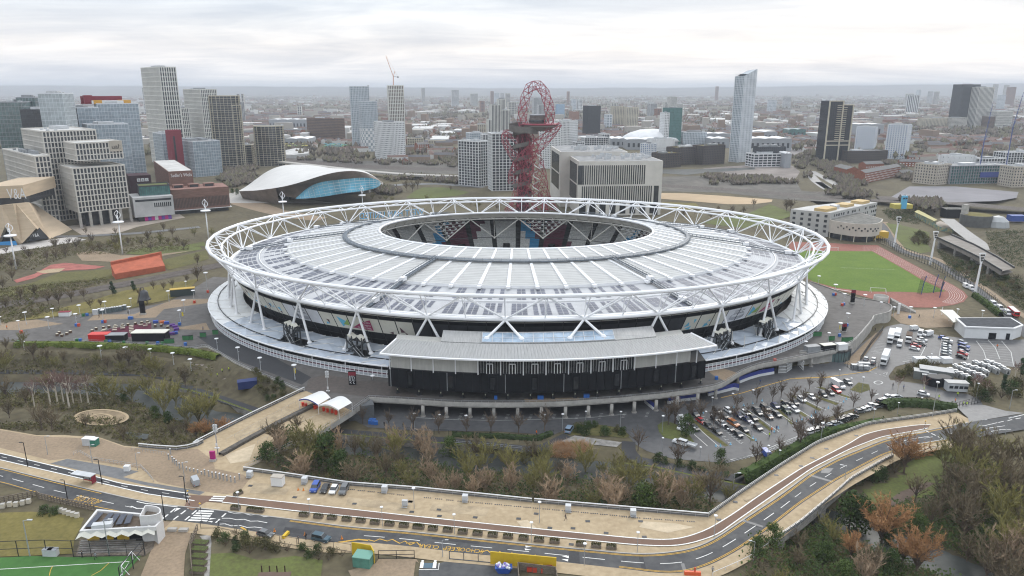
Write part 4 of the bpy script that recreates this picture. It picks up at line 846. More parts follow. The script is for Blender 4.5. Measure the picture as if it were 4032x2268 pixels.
def solve_w(C,d,z,xs,lo=6,hi=120):
 u=xs-2016.0;den=d.x*FPX-u*d.y*CP
 if abs(den)<1e-6:return hi
 t=(u*(C.y*CP+(CAMH-z)*SP)-C.x*FPX)/den
 return min(hi,max(lo,t))if t>0 else lo
def fpr(c,xl,xc,xr,ytop,Y,yaw,depth=None):
 C=AT(c,xc,ytop,Y);h=C.z;a=R(yaw);dR=Vc((math.cos(a),math.sin(a),0));dL=Vc((-math.sin(a),math.cos(a),0));C=Vc((C.x,C.y,0))
 wl=depth if xl==xc else solve_w(C,dL,h,src(c,xl,0)[0]);wr=depth if xr==xc else solve_w(C,dR,h,src(c,xr,0)[0])
 if depth and xl!=xc and xr!=xc:wl=depth
 return[C,C+dR*wr,C+dR*wr+dL*wl,C+dL*wl],h
def grow(P,d):
 n=len(P);out=[]
 for i in range(n):
  a,b_,c=P[i-1],P[i],P[(i+1)%n];e1=(b_-a).normalized();e2=(c-b_).normalized();n1=Vc((e1.y,-e1.x,0));n2=Vc((e2.y,-e2.x,0));k=(n1+n2);out.append(b_+k*(d/max(.3,1+n1.dot(n2))))
 return out
def facade(th,P,z0,h,sty,roofm=ROOFG,parap=.8,plant=True,skip_fin=False,off=0):
 fm,gm,fl,bay,band,fin,pr=STY[sty]if isinstance(sty,str)else sty
 m=MB();m.prism(P,z0,h);m.build('window_glazing',gm,th)
 m=MB();Q=grow(P,pr);nf=max(1,round((h-z0)/fl));flr=(h-z0)/nf
 for k in range(nf+1):
  za=z0+k*flr-(band*.5 if k else 0);zb=min(h+parap,za+band)if k<nf else h+parap
  m.prism(Q,za,zb,top=(k<nf),bot=(k>0))
 Qi=grow(P,-.35);m.strip([Vc((p.x,p.y,h+parap))for p in Q],[Vc((p.x,p.y,h+parap))for p in Qi],0,True);m.strip([Vc((p.x,p.y,h+parap))for p in Qi],[Vc((p.x,p.y,h))for p in Qi],0,True)
 if not skip_fin:
  for i in range(len(P)):
   a,b_=P[i],P[(i+1)%len(P)];L=(b_-a).length;n=max(1,round(L/bay));d=(b_-a).normalized();nn=Vc((d.y,-d.x,0));ang=math.atan2(d.y,d.x);mid=(P[0]+P[len(P)//2])/2
   for k in range(n+1):
    p=a.lerp(b_,k/n)+nn*(pr*.45);m.box((p.x,p.y,(z0+h)/2),(fin,pr*.96,h-z0-.02),ang)
 m.build('facade_frame',fm,th)
 m=MB();m.flat(Qi,h+.05);m.build('roof',roofm,th)
 if plant:
  rr=random.Random(int(abs(P[0].x*7+P[0].y)));ex,ey=(P[1]-P[0]),(P[-1]-P[0]);m=MB()
  for k in range(rr.choice((1,2,3))):
   u,v=rr.uniform(.25,.7),rr.uniform(.3,.7);p=P[0]+ex*u+ey*v;m.box((p.x,p.y,h+.05+1.3),(ex.length*rr.uniform(.18,.4),ey.length*rr.uniform(.2,.45),2.6),math.atan2(ex.y,ex.x),0)
  for k in range(4):p=P[0]+ex*rr.uniform(.12,.88)+ey*rr.uniform(.12,.88);m.box((p.x,p.y,h+.75),(2.2,1.8,1.4),math.atan2(ex.y,ex.x),0)
  m.build('roof_plant',[LIGHTGREY if rr.random()<.6 else MIDGREY],th)
def tower(name,label,c,xl,xc,xr,ytop,Y,yaw,sty,cat='building',depth=None,z0=0,group=None,roofm=ROOFG,**kw):
 P,h=fpr(c,xl,xc,xr,ytop,Y,yaw,depth);th=thing(name,label,cat,(P[0].x,P[0].y,z0),group);facade(th,P,z0,h,sty,roofm,**kw);return th,P,h
T=tower;DG=45
T('office_block','green glass office block at the picture edge beyond the stone college','A0',-90,-60,200,492,720,12,'green',depth=45)
T('office_block','dark green glass slab with a railed roof behind the pale glass box','A0',140,150,330,447,745,14,'green',depth=25)
T('office_block','dark glass office block with lit floor strips under the pale glass box','A0',60,190,650,566,705,20,(W4,GK,3.9,2.6,.35,.2,.2),depth=40)
o,P,h=T('office_tower','pale gridded glass box tower rising from a dark glass base','A0',275,357,590,410,690,10,'curtain',depth=26,z0=48)
T('office_block','white framed glass office wing with orange plant on its roof','A0',612,700,935,547,770,38,'bluecurtain',depth=30)
o,P,h=T('office_block','tall white framed glass office with maroon and orange roof plant','A0',900,925,1312,508,800,34,'bluecurtain',depth=34)
m=MB();ex,ey=P[1]-P[0],P[3]-P[0];an=math.atan2(ex.y,ex.x)
for u,v,sx,sy,hh,mi in((-.15,.8,8,14,9,0),(.2,.95,40,4,8,0),(.3,.5,30,10,3.5,2),(.72,.5,12,8,4,1),(.05,.45,8,7,4,1)):p=P[0]+ex*u+ey*v;m.box((p.x,p.y,h+hh/2),(sx,sy,hh),an,mi)
m.build('roof_cabin',[MAR,ORG_,W2],o)
T('office_block','lower glass office with a planted terrace before the taller white framed office','A0',742,830,1215,708,725,38,'bluecurtain',depth=30)
T('apartment_tower','tallest white gridded apartment tower with a slim rooftop crane arm','A0',1340,1512,1668,155,1070,43,'lattice')
T('apartment_tower','shorter white gridded apartment tower behind the dark banded tower','A0',1742,1905,2055,368,1240,43,'lattice')
T('apartment_block','low white gridded block between the two white towers','A0',1700,1722,1790,548,1230,35,'lattice',depth=20)
def ellip(C,rx,ry,rot,n=16,sup=2.6):
 out=[]
 for i in range(n):
  t=2*math.pi*i/n;x=math.copysign(abs(math.cos(t))**(2/sup),math.cos(t))*rx;y=math.copysign(abs(math.sin(t))**(2/sup),math.sin(t))*ry;out.append(Vc((C.x+x*math.cos(rot)-y*math.sin(rot),C.y+x*math.sin(rot)+y*math.cos(rot),0)))
 return out
def round_tower(name,label,c,xl,xr,ytop,Y,sty,ratio=.8,rot=.3,**kw):
 a,b_=AT(c,xl,ytop,Y),AT(c,xr,ytop,Y);rx=(b_.x-a.x)/2;C=Vc(((a.x+b_.x)/2,Y+rx*ratio,0));P=ellip(C,rx,rx*ratio,rot);th=thing(name,label,'building',(C.x,C.y,0));facade(th,P,0,a.z,sty,**kw);return th,P,a.z
round_tower('apartment_tower','tall dark rounded apartment tower with cream balcony bands','A0',1950,2225,432,1010,'balcony')
round_tower('apartment_tower','shoulder of dark balconies attached beside the tall banded tower','A0',2120,2258,520,1015,'balcony',1.0)
round_tower('apartment_tower','shorter dark rounded apartment tower with cream balcony bands above the pool roof','A1',208,478,722,1065,'balcony')
T('apartment_block','low stepped block between the two dark banded towers','A1',105,115,215,900,1080,10,'balcony',depth=20)
T('apartment_block','white distant slab block beyond the dark banded tower','A0',2218,2232,2320,488,2400,20,'grid',depth=30)
o,P,h=T('glass_cube','pale blue glass cube office with a cluttered white roof beside the red stair','A0',1660,1832,2088,868,930,DG,'bluecurtain')
T('glass_block','narrow pale glass wing on the far flank of the red stair','A0',1522,1535,1665,792,960,DG,'bluecurtain',depth=30)
P,h=fpr('A0',1592,1610,1720,757,925,DG,14);th=thing('stair_tower','dark red stair slab between the two pale glass blocks','stair tower',P[0]);m=MB();m.prism(P,0,h);m.build('red_wall',MAR,th);m=MB();p=P[0].lerp(P[1],.35);m.box((p.x-.3,p.y-.35,h*.45),(2.2,.5,h*.85),R(DG));m.build('stair_window',GK,th)
uc=thing('arts_college','tall stone and glass college in stepped volumes with a row of front columns','building',AT('A0',710,880,585)*Vc((1,1,0)))
for c,xl,xc,xr,yt,Y,z0,dp in(('A0',205,400,905,772,612,0,None),('A0',30,330,470,1008,585,0,None),('A0',612,712,1150,884,592,52,30),('A0',565,688,1178,1122,582,12,34)):
 P,h=fpr(c,xl,xc,xr,yt,Y,DG,dp);facade(uc,P,z0,h,'fins',roofm=ROOFG2,plant=(xc in(400,330)))
 if xc==712:
  m=MB();ex=(P[1]-P[0]).normalized();nn=Vc((ex.y,-ex.x,0));p=P[1]-ex*4.6+nn*.9;m.box((p.x,p.y,h-3.2),(9.4,.7,8.6),math.atan2(ex.y,ex.x));m.build('sign_wall',W3,uc)
  m=MB();lettering(m,'ual:',Vc((p.x,p.y,h-3.6))+nn*.5,ex,(0,0,1),6.6,3.6,.1);m.build('sign_letter',BLACK,uc)
 if xc==688:
  ex=(P[1]-P[0]);nn=Vc((ex.y,-ex.x,0)).normalized()
  for k in range(6):
   m=MB();p=P[0]+ex*(k/5);m.box((p.x,p.y,6),(1.9,1.9,12),R(DG));m.build('column',CONC,uc)
  m=MB();m.prism(grow(P,-5),0,12);m.build('lobby_glazing',GK,uc)
bb_=thing('music_studio','stacked studio building with a maroon top box, glass middle and grey concrete base','building',AT('A0',1320,1290,605)*Vc((1,1,0)))
P,h=fpr('A0',1195,1222,1432,1192,655,DG-12,24);m=MB();m.prism(P,0,h);m.build('maroon_box',wlm('dark_maroon_panel',(.045,.018,.025)),bb_)
ex=(P[1]-P[0]).normalized();nn=Vc((ex.y,-ex.x,0))
for k,ch in enumerate('BBC'):
 m=MB();p=P[1]-ex*(10.2-3.3*k)+nn*.25;m.box((p.x,p.y,h-4),(2.7,.3,2.8),math.atan2(ex.y,ex.x));lettering(m,ch,Vc((p.x,p.y,h-4))+nn*.25,ex,(0,0,1),1.3,1.6,.05,1);m.build('sign_tile',[W2,BLACK],bb_)
P,h=fpr('A0',1238,1318,1610,1295,618,DG-15,20);facade(bb_,P,16,h,(W4,GGR,9,1.6,.6,.18,.2),plant=False,roofm=GRASS)
P,h=fpr('A0',1236,1262,1642,1402,606,DG-12,30);m=MB();m.prism(P,4,h);m.build('concrete_base',mat('smooth_concrete',(.46,.455,.45),.8,noise=.1,scale=.1),bb_)
ex=(P[1]-P[0]);L=ex.length;ex.normalize();nn=Vc((ex.y,-ex.x,0));m=MB();an=math.atan2(ex.y,ex.x)
p=P[0]+ex*(L*.5);m.box((p.x,p.y,h-2.6),(L*.9,.3,1.7),an)
for k in range(9):p=P[0]+ex*(L*(.52+.05*k));m.box((p.x,p.y,h-7),(.9,.3,3.6),an)
m.build('window_slot',GK,bb_)
Pg=grow(P,-2.5);m=MB();m.prism(Pg,0,4);m.build('shop_front',GK,bb_)
m=MB();bcol=[mat('magenta_poster',(.55,.02,.25),.6),mat('violet_poster',(.16,.06,.4),.6),W2]
for k in range(8):p=P[0]+ex*(L*(.28+.085*k))-nn*2.2;m.box((p.x,p.y,2),(L*.083,.3,3.2),an,(0,1,0,2,0,1,0,1)[k])
m.build('poster',bcol,bb_)
sw=thing('dance_theatre','brown brick theatre with sloping roofs and a white sign on its upper wall','building',AT('A0',1640,1330,640)*Vc((1,1,0)))
SWB=mat('theatre_brick',(.20,.115,.09),.85,noise=.16,scale=.4,stretch=(.4,.4,3));SWR=mat('theatre_roof_tile',(.24,.135,.11),.85,noise=.14,scale=.3)
P,h=fpr('A0',1600,1625,2172,1325,645,DG-14,30);m=MB();m.prism(P,3.5,h);m.build('lower_wall',SWB,sw)
ex=(P[1]-P[0]);ey=P[3]-P[0];h2=ztop('A0',1810,1262,690);m=MB();m.add([Vc((p.x,p.y,h))for p in(P[0],P[1])]+[Vc((p.x,p.y,h2))for p in(P[2],P[3])],[(0,1,2,3)]);m.add([Vc((P[0].x,P[0].y,h)),Vc((P[3].x,P[3].y,h2)),Vc((P[3].x,P[3].y,h)),Vc((P[1].x,P[1].y,h)),Vc((P[2].x,P[2].y,h)),Vc((P[2].x,P[2].y,h2))],[(0,1,2),(3,4,5)]);m.build('sloping_roof',SWR,sw)
for k in range(3):
 m=MB();u=.16+.27*k;q=P[0]+ex*u+ey*.5;hz=h+(h2-h)*.5;d=ex.normalized();an=math.atan2(d.y,d.x);m.box((q.x,q.y,hz+.8),(9,7,3.6),an,0);m.box((q.x+d.y*3.6,q.y-d.x*3.6,hz+1.1),(7,.4,2.2),an,1);m.build('roof_light',[SWR,GK],sw)
m=MB();m.prism(grow(P,-1.5),0,3.5);m.build('shop_front',GK,sw)
m=MB();n_=40
for k in range(n_):p=P[0]+ex*(k/n_);m.box((p.x,p.y-.2,h*.45),(.5,.3,h*.4),an)
m.build('perforated_screen',W8,sw)
m=MB();q=grow(P,1.2);m.prism(q,3.2,3.6,bot=True);m.build('canopy',W2,sw)
P,h=fpr('A0',1392,1600,1830,1155,668,DG-14,None);m=MB();m.prism(P,0,h);m.prism(P,h,h+.5);m.build('upper_wall',[SWB],sw)
ex=(P[1]-P[0]);L=ex.length;ex.normalize();nn=Vc((ex.y,-ex.x,0));m=MB();lettering(m,"Sadler's Wells",P[0]+ex*(L*.52)+nn*.4+Vc((0,0,h-3.0)),ex,(0,0,1),17.5,3.2,.2);m.build('sign_letter',WHITE,sw)
m=MB();m.flat(grow(P,-.6),h+.6);m.build('flat_roof',ROOFG2,sw)
va=thing('folded_museum','folded sand coloured museum with triangular glazed openings and a raised name','building',AT('B0',200,620,515)*Vc((1,1,0)))
SST=mat('sand_precast',(.52,.41,.29),.8,noise=.09,scale=.12,stretch=(.3,.3,3))
def V(c,x,y,Y):return AT(c,x,y,Y)
A=[V('B0',-140,690,512),V('B0',-30,650,516),V('B0',165,633,516),V('B0',215,622,515),V('B0',345,590,524),V('B0',470,583,535),V('B0',700,500,575)]
Tp=[V('B0',-140,310,520),V('B0',10,262,518),V('B0',125,250,516),V('B0',150,246,520),V('B0',200,238,524),V('B0',270,232,530),V('B0',330,250,575)]
m=MB();a1,a2=V('B0',50,455,514),V('B0',345,480,519)
m.add([A[0],A[1],a1,Tp[0],Tp[1]],[(0,1,2,4,3)]);m.add([A[2],A[3],Tp[2],a1,Tp[1]],[(0,1,2,4,3)]);m.add([A[3],a2,Tp[3],Tp[2]],[(0,1,2,3)]);m.add([a2,A[5],Tp[5],Tp[4],Tp[3]],[(0,1,2,3,4)]);m.add([A[5],A[6],Tp[6],Tp[5]],[(0,1,2,3)]);m.add(Tp+[V('B0',-140,250,580)],[tuple(range(8))])
m.build('folded_wall',SST,va)
m=MB();bk=Vc((.6,2.5,0));m.add([A[1]+bk,A[2]+bk,a1+bk],[(0,1,2)],0);m.add([A[3]+bk,V('B0',440,580,526)+bk,a2+bk],[(0,1,2)],0);m.add([V('B0',-30,655,514),V('B0',165,640,514),V('B0',150,600,514.4),V('B0',-10,610,514.4)],[(0,1,2,3)],1);m.build('triangle_window',[GK,mat('blue_banner',(.04,.25,.55),.6)],va)
for(x0,x1,y0,y1,Yf)in((-140,235,85,200,522),):
 P=[V('B0',x0,y1,Yf)*Vc((1,1,0)),V('B0',x1,y1-5,Yf+8)*Vc((1,1,0))];ey=Vc((-10,55,0));z0,z1=V('B0',100,y1,Yf).z,V('B0',100,y0,Yf).z
 m=MB();m.prism([P[0],P[1],P[1]+ey,P[0]+ey],z0,z1,bot=True);m.build('upper_gallery',SST,va);m=MB();m.prism(grow([P[0],P[1],P[1]+ey,P[0]+ey],-1.2),z0-5.5,z0);m.build('terrace_glazing',GK,va)
 m=MB();d=(P[1]-P[0]).normalized();p=V('B0',160,150,Yf+5);lettering(m,'V&A',p-Vc((-d.y,d.x,0))*.9,d,(0,0,1),11.5,7.5,.1);m.build('sign_letter',W2,va)
m=MB();lettering(m,'V&A',V('B0',340,545,519),(1,.15,0),(0,0,1),4.5,2.4,.1);m.build('door_letter',W2,va)
aq=thing('pool_building','wave shaped pale roof over a curved blue glass wall of a swimming pool hall','building',G('A1',800,1380))
def bez(L,n):return sln(L,n,4)
Yf,Yb=690,790
front=[AT('A1',x,y,Y)for x,y,Y in((100,1335,735),(250,1330,715),(400,1312,700),(560,1285,690),(720,1240,684),(850,1195,684),(980,1160,690),(1120,1140,700),(1260,1145,712),(1360,1180,724),(1440,1235,738),(1465,1258,745))]
backl=[AT('A1',x,y,Y)for x,y,Y in((100,1330,740),(170,1290,790),(280,1205,815),(370,1140,825),(480,1090,830),(600,1078,832),(720,1082,832),(850,1095,830),(1000,1122,826),(1120,1132,818),(1300,1150,800),(1460,1250,755))]
F=bez(front,48);Bk=bez(backl,48);m=MB();rows=10
grid=[[F[i].lerp(Bk[i],j/rows)+Vc((0,0,2.2*math.sin(math.pi*j/rows)*math.sin(math.pi*i/47)))for i in range(48)]for j in range(rows+1)]
for j in range(rows):m.strip(grid[j],grid[j+1])
m.build('wave_roof',mat('pool_roof_metal',(.62,.60,.57),.45,noise=.06,scale=.06),aq,True)
gl_t=[AT('A1',x,y,Y)for x,y,Y in((640,1400,700),(740,1310,699),(820,1262,698),(950,1235,700),(1120,1218,706),(1270,1205,714),(1380,1212,722),(1440,1240,732),(1450,1262,738))]
gl_b=[AT('A1',x,y,Y)for x,y,Y in((640,1408,697),(740,1404,695),(820,1398,695),(950,1380,698),(1120,1350,704),(1270,1335,712),(1380,1312,720),(1440,1285,730),(1450,1264,737))]
GT_,GB_=bez(gl_t,40),bez(gl_b,40);m=MB();m.strip(GB_,GT_);gw=m.build('pool_glass',glass('pool_window',(.12,.42,.58),noise=.3,scale=.06),aq,True)
m=MB()
for i in range(0,40,2):m.tube(GB_[i],GT_[i],.14,n=3)
for u in(.2,.4,.6,.8):m.pipe([a.lerp(c,u)for a,c in zip(GB_,GT_)],.13,3)
m.build('mullion',W2,aq)
FS=rsm(F,40);m=MB();S2=[Vc((p.x,p.y,p.z))for p in GT_];lead=rsm(F[6:],40);m.strip(lead,S2);sk=[Vc((p.x,p.y+9,0))for p in F[:16]];m.strip(F[:16],sk);m.build('timber_soffit',mat('dark_soffit',(.20,.165,.14),.7,noise=.2,scale=.1),aq,True)
m=MB();m.prism([G('A1',120,1345),G('A1',640,1420),G('A1',1460,1310),G('A1',1470,1280)]+[Vc((p.x,p.y-4,0))for p in(Bk[40],Bk[10])],0,3.5);m.build('podium_base',CONC,aq)
ul=thing('university_block','large pale stone block with tall dark vertical window slots behind the stadium rim','building',AT('A2',1280,1055,640)*Vc((1,1,0)))
for c,xl,xc,xr,yt,Y,dp in(('A2',1010,1105,1742,962,690,None),('A2',1157,1278,2080,1052,640,None)):
 P,h=fpr(c,xl,xc,xr,yt,Y,4,dp);m=MB();m.prism(P,0,h);m.build('stone_wall',W9,ul);m=MB();m.flat(grow(P,-1),h+.06)
 rr=random.Random(5)
 for k in range(26):p=P[0].lerp(P[1],rr.uniform(.25,.95))+(P[3]-P[0])*rr.uniform(.15,.6);m.box((p.x,p.y,h+1.6),(rr.uniform(1,5),1.2,rr.uniform(1.6,4)),R(4),1)
 m.build('roof_plant',[ROOFG,LIGHTGREY],ul)
 m=MB();e=(P[1]-P[0]);L=e.length;e.normalize();nn=Vc((e.y,-e.x,0));f=(P[3]-P[0]);L2=f.length;f.normalize();n2=Vc((-f.y,f.x,0))*1.0
 n2=n2 if n2.dot(P[0]-P[1])>0 else-n2
 if xc==1278:
  for z0,z1,s0,s1 in((h-20,h-3.5,.06,.81),(h-36,h-21.5,.05,.90),(h-51,h-37.5,.05,.90),(4,12,.06,.9)):
   if z0<5:
    for k in range(8):q=P[0]+e*L*(s0+(s1-s0)*k/7);m.box((q.x+nn.x*.1,q.y+nn.y*.1,6),(5,.4,9),R(4))
    continue
   n_=int((s1-s0)*L/1.9)
   for k in range(n_):q=P[0]+e*L*(s0+(s1-s0)*k/n_);m.box((q.x,q.y,(z0+z1)/2),(.95,.5,z1-z0),R(4))
  for z0,z1,u in((h-20,h-3.5,.022),(h-36,h-21.5,.935),(h-51,h-37.5,.935)):q=P[0]+e*L*u;m.box((q.x,q.y,(z0+z1)/2),(4.2,.5,z1-z0),R(4))
 for z0,z1 in((h-20,h-3.5),(h-36,h-21.5),(h-51,h-37.5)):
  if z0<5:continue
  for k in range(int(L2/2.6)):q=P[0]+f*(L2*.12+k*2.0);m.box((q.x,q.y,(z0+z1)/2),(.5,.9,z1-z0),R(4))if k*2.0<L2*.75 else 0
 m.build('window_slot',GK,ul)
T('office_slab','brown concrete office slab with a brick end beyond the bus station','A1',742,1042,1098,648,1540,62,'slab')
round_tower('glass_tower','tall rounded glass residential tower behind the shorter round one','A1',1136,1320,340,1390,'silver',.7)
o,P,h=round_tower('glass_tower','shorter round glass tower with a white chequered base','A1',1222,1398,482,1320,(WALU,GB,3.3,3,.6,.3,.3),.8)
m=MB();Q=grow(P,.6);n_=len(Q)
for k in range(8):
 for i in range(n_):
  for j in range(2):
   if(k+j)%2:a,b2_=Q[i].lerp(Q[(i+1)%n_],j/2),Q[i].lerp(Q[(i+1)%n_],(j+1)/2);m.add([a+Vc((0,0,k*5)),b2_+Vc((0,0,k*5)),b2_+Vc((0,0,k*5+5)),a+Vc((0,0,k*5+5))],[(0,1,2,3)])
m.build('chequered_base',W2,o)
o,P,h=T('lattice_tower','white lattice tower under construction carrying an orange tower crane','A1',1497,1516,1662,332,1370,12,(W1,glass('brown_window',(.10,.075,.06)),6.2,3.0,1.0,1.3,.5),depth=30,plant=False)
cr=thing('tower_crane','orange tower crane with a raised jib standing on the white lattice tower','crane',AT('A1',1567,330,1385));CRO=mat('crane_orange',(.55,.22,.09),.6)
def crane(cr,base,topm,jib,back,r,m_):
 m=MB();m.tube(base,topm,r,n=4);n_=12
 m.build('mast',m_,cr);m=MB();j0=topm;m.tube(j0,jib,r*.7,r*.35,n=4);
 for k in range(1,8):p=j0.lerp(jib,k/8);m.box(p,(r*2.4,r*2,r*.8))
 m.build('jib',m_,cr);m=MB();m.tube(topm,back,r*.6,n=4);m.box(back,(r*4,r*3,r*3));m.build('counter_jib',MIDGREY,cr);m=MB();ap=topm+Vc((r*4,0,r*12));m.tube(topm,ap,r*.6,n=4);m.tube(ap,jib,r*.14,n=3);m.tube(ap,back,r*.14,n=3);m.build('apex_frame',m_,cr)
crane(cr,AT('A1',1567,330,1385),AT('A1',1567,245,1385),AT('A1',1495,45,1385),AT('A1',1610,250,1385),.8,CRO)
T('council_block','white council block with a dark grey gable before the lattice tower','A1',1382,1572,1668,684,1140,50,'punched')
T('balcony_block','white gridded apartment block with dark wrap round balconies beside the sculpture','A2',132,322,428,868,835,52,'grid')
T('balcony_block','apartment block with dark curved balconies directly behind the red sculpture','A2',430,452,690,792,800,12,'grid',depth=24)
for xl,xc,xr,yt,lb in((440,448,530,517,'broad shaft of the white finned tower group'),(512,520,578,462,'tallest shaft of the white finned tower group with a red beacon'),(532,540,622,566,'lower shaft of the white finned tower group'),(415,420,446,658,'lowest shaft of the white finned tower group')):
 T('finned_tower',lb,'A2',xl,xc,xr,yt,1400+xc%7*9,14,'palevert',depth=18)
T('council_block','white and charcoal council block farther behind the red sculpture','A2',1036,1188,1268,672,1340,48,'punched');T('council_block','white and charcoal council block close behind the red sculpture','A2',905,1020,1102,742,1030,48,'punched')
o,P,h=T('dark_tower','black finned tower with a thin gold frame on its flank','A2',1320,1372,1486,527,1680,25,'vert')
for xl,xr,yt,lb in((1598,1710,530,'cream balcony tower with a red low block at its foot'),(1728,1845,540,'cream balcony tower standing alone by the rail bank')):T('cream_tower',lb,'A2',xl,xl+8,xr,yt,2050+(xl%100),8,'cream',depth=26)
T('stepped_tower','small white stepped tower far off above the terraces','A2',1955,1962,2022,502,2900,15,'grid',depth=30)
T('lattice_block','pale lattice tower far behind the sea green tower','A2',2146,2152,2212,440,2600,12,'lattice2',depth=26);T('lattice_block','two pale lattice shoulders far behind the sea green tower','A2',2096,2100,2268,508,2620,12,'lattice2',depth=20)
T('green_tower','sea green glass apartment tower with balconies down its middle','A2',2136,2150,2262,548,1430,20,'seagreen',depth=26);T('white_tower','slim white slab joined to the sea green tower','A2',2092,2098,2142,592,1428,14,'punched',depth=20)
T('white_block','white stepped apartment block at the foot of the sea green tower','A2',1990,2010,2176,842,1330,25,'plain',depth=22);T('white_block','white block with blue windows beyond the university roof','A2',1868,1960,2016,888,1180,40,'bluewhite')
T('light_blue_tower','pale blue tower far off beside the loop of the sculpture','A2',1074,1080,1142,512,2600,14,'lightblue',depth=26);T('brick_tower','pinkish brick tower far off between the grey blocks','A2',1200,1208,1280,580,2700,14,'brick',depth=26)
T('pale_slab','pale slab block seen through the loop of the sculpture','A2',890,896,958,517,2500,14,'grid',depth=24);T('pale_slab','wide white slab far off seen through the top of the loop','A2',842,850,932,450,3200,14,'grid',depth=24)
T('white_block','white apartment block with coloured balconies behind the university roof','A2',1300,1335,1556,830,1330,14,'grid',depth=20);T('white_block','low white block beside the one with coloured balconies','A2',1225,1250,1330,872,1320,14,'grid',depth=16);T('white_block','white framed block behind the one with coloured balconies','A2',1490,1500,1568,796,1400,14,'grid',depth=20)
for xl,xc,xr,yt,Y,lb in((0,20,200,982,1040,'low brown brick apartment block nearest the university block'),(60,160,412,925,1075,'mid height brown brick apartment block with a green roof'),(205,412,616,908,1080,'black brick apartment block with white balconies on its gable')):T('brick_block',lb,'A3',xl,xc,xr,yt,Y,30,'dbrick',depth=22,roofm=MEADOW)
P,h=fpr('A3',716,802,915,232,1120,36);th=thing('silver_tower','tallest silver apartment tower with a slanted top and vertical pleats','building',P[0]);fm,gm,fl,bay,band,fin,pr=STY['silver']
hh=[h-1,h+9,h+7,h-2];m=MB();m.prism(P,0,hh);m.build('window_glazing',gm,th);m=MB();Q=grow(P,.3)
for k in range(41):m.prism(Q,k*3.2,k*3.2+.55,bot=True)
for i in range(4):
 a,b2_=P[i],P[(i+1)%4];L=(b2_-a).length;n=round(L/2.6);d=(b2_-a).normalized()
 for k in range(n+1):
  p=a.lerp(b2_,k/n);zt_=hh[i]+(hh[(i+1)%4]-hh[i])*k/n;w_=(.5 if i==3 else(2.0 if k%3 else 1.0));m.box((p.x,p.y,zt_/2),(min(w_,1.9),.7,zt_-.05),math.atan2(d.y,d.x))
m.build('pleated_frame',WALU,th)
T('terraced_block','white framed terraced block with a dark glazed top at the foot of the silver tower','A3',878,895,1192,985,1050,10,(W2,GD,3.6,7,1.0,.9,.6),depth=24);T('glazed_block','dark glazed storeys set back above the white terraced block','A3',930,945,1192,918,1062,10,'dark',depth=18)
T('grey_block','grey blue apartment block between the green tower and the silver tower','A3',210,222,442,778,1440,10,'silver',depth=24)
def shed(name,label,c,xl,xr,yt,yb,Y,m_=ROOFG2,d=60,z0=0):
 a,b2_=AT(c,xl,yt,Y),AT(c,xr,yt,Y);h=max(4,a.z);th=thing(name,label,'warehouse',(a.x,Y,0));P=[Vc((a.x,Y,0)),Vc((b2_.x,Y,0)),Vc((b2_.x,Y+d,0)),Vc((a.x,Y+d,0))];m=MB();m.prism(P,0,h);m.build('wall',W7 if m_ is ROOFG2 else m_,th)
 m=MB();n_=max(2,int((b2_.x-a.x)/22));w_=(b2_.x-a.x)/n_
 for k in range(n_):
  x0=a.x+k*w_;q=[Vc((x0+w_*u,0,h+.1+1.8*math.sin(math.pi*u)))for u in(0,.25,.5,.75,1)];m.strip([Vc((p.x,Y-.4,p.z))for p in q],[Vc((p.x,Y+d,p.z))for p in q]);m.add([Vc((p.x,Y-.3,p.z))for p in q],[tuple(range(5))])
 m.build('roof',m_ if m_ is not ROOFG2 else W2,th)
 m=MB()
 for k in range(int((b2_.x-a.x)/9)):m.box((a.x+4+k*9,Y-.1,h*.45),(4,.4,h*.4),0)
 m.build('window',GD,th);return th
for i,(c,xl,xr,yt,Y,lb)in enumerate((('A3',440,665,790,1560,'white vaulted warehouse behind the silver tower'),('A3',490,660,838,1400,'pale warehouse close behind the silver tower'),('A3',862,1255,838,1330,'long pale warehouse beside the silver tower'),('A3',866,1115,772,1580,'long white warehouse beyond the pale one'),('A3',1225,1385,750,1700,'dark green low depot with a red end'),('A2',1735,2080,845,1360,'pale warehouse under the white dome'),('A2',1590,1730,838,1420,'grey warehouse beside the white framed block'),('A1',530,750,838,1420,'pale shopping hall before the brown office slab'),('A1',380,745,655,2000,'white flat roofed store beyond the brown office slab'),('A4',380,625,700,1720,'white banded office slab behind the blue and white towers'),('A3',1190,1250,980,1040,'white gabled hall beside the terraced block'))):shed('warehouse',lb,c,xl,xr,yt,0,Y,GGR if 'green' in lb else ROOFG2,40+7*(i%4))
m=MB();C=AT('A2',1978,840,1480);m.lathe((C.x,C.y,C.z-2),[(62,0),(58,7),(46,14),(26,20),(2,22)],28);th=thing('domed_hall','white low dome beyond the pale warehouses','hall',(C.x,C.y,0));m.build('dome',W2,th,True);m=MB();m.lathe((C.x,C.y,0),[(60,0),(60,C.z-1.5)],28);m.build('drum',W7,th)
STK=(wlm('purple_black_cladding',(.035,.035,.045)),GK,3.1,3.2,.5,.9,.3)
P,h=fpr('A4',98,106,236,482,1115,6,24);th=thing('framed_tower','dark tower outlined by cream frames with cream balconies','building',P[0]);facade(th,P,0,h,STK,plant=False)
P2,h2=fpr('A4',236,238,326,518,1117,6,22);s2=P[1]-P2[0]+Vc((.15,.6,0));e2=(P2[1]-P2[0]);P2=[P2[0]+s2,P2[0]+s2+e2*1.12,P2[3]+s2+e2*1.12,P2[3]+s2];facade(th,P2,0,h2,STK)
m=MB()
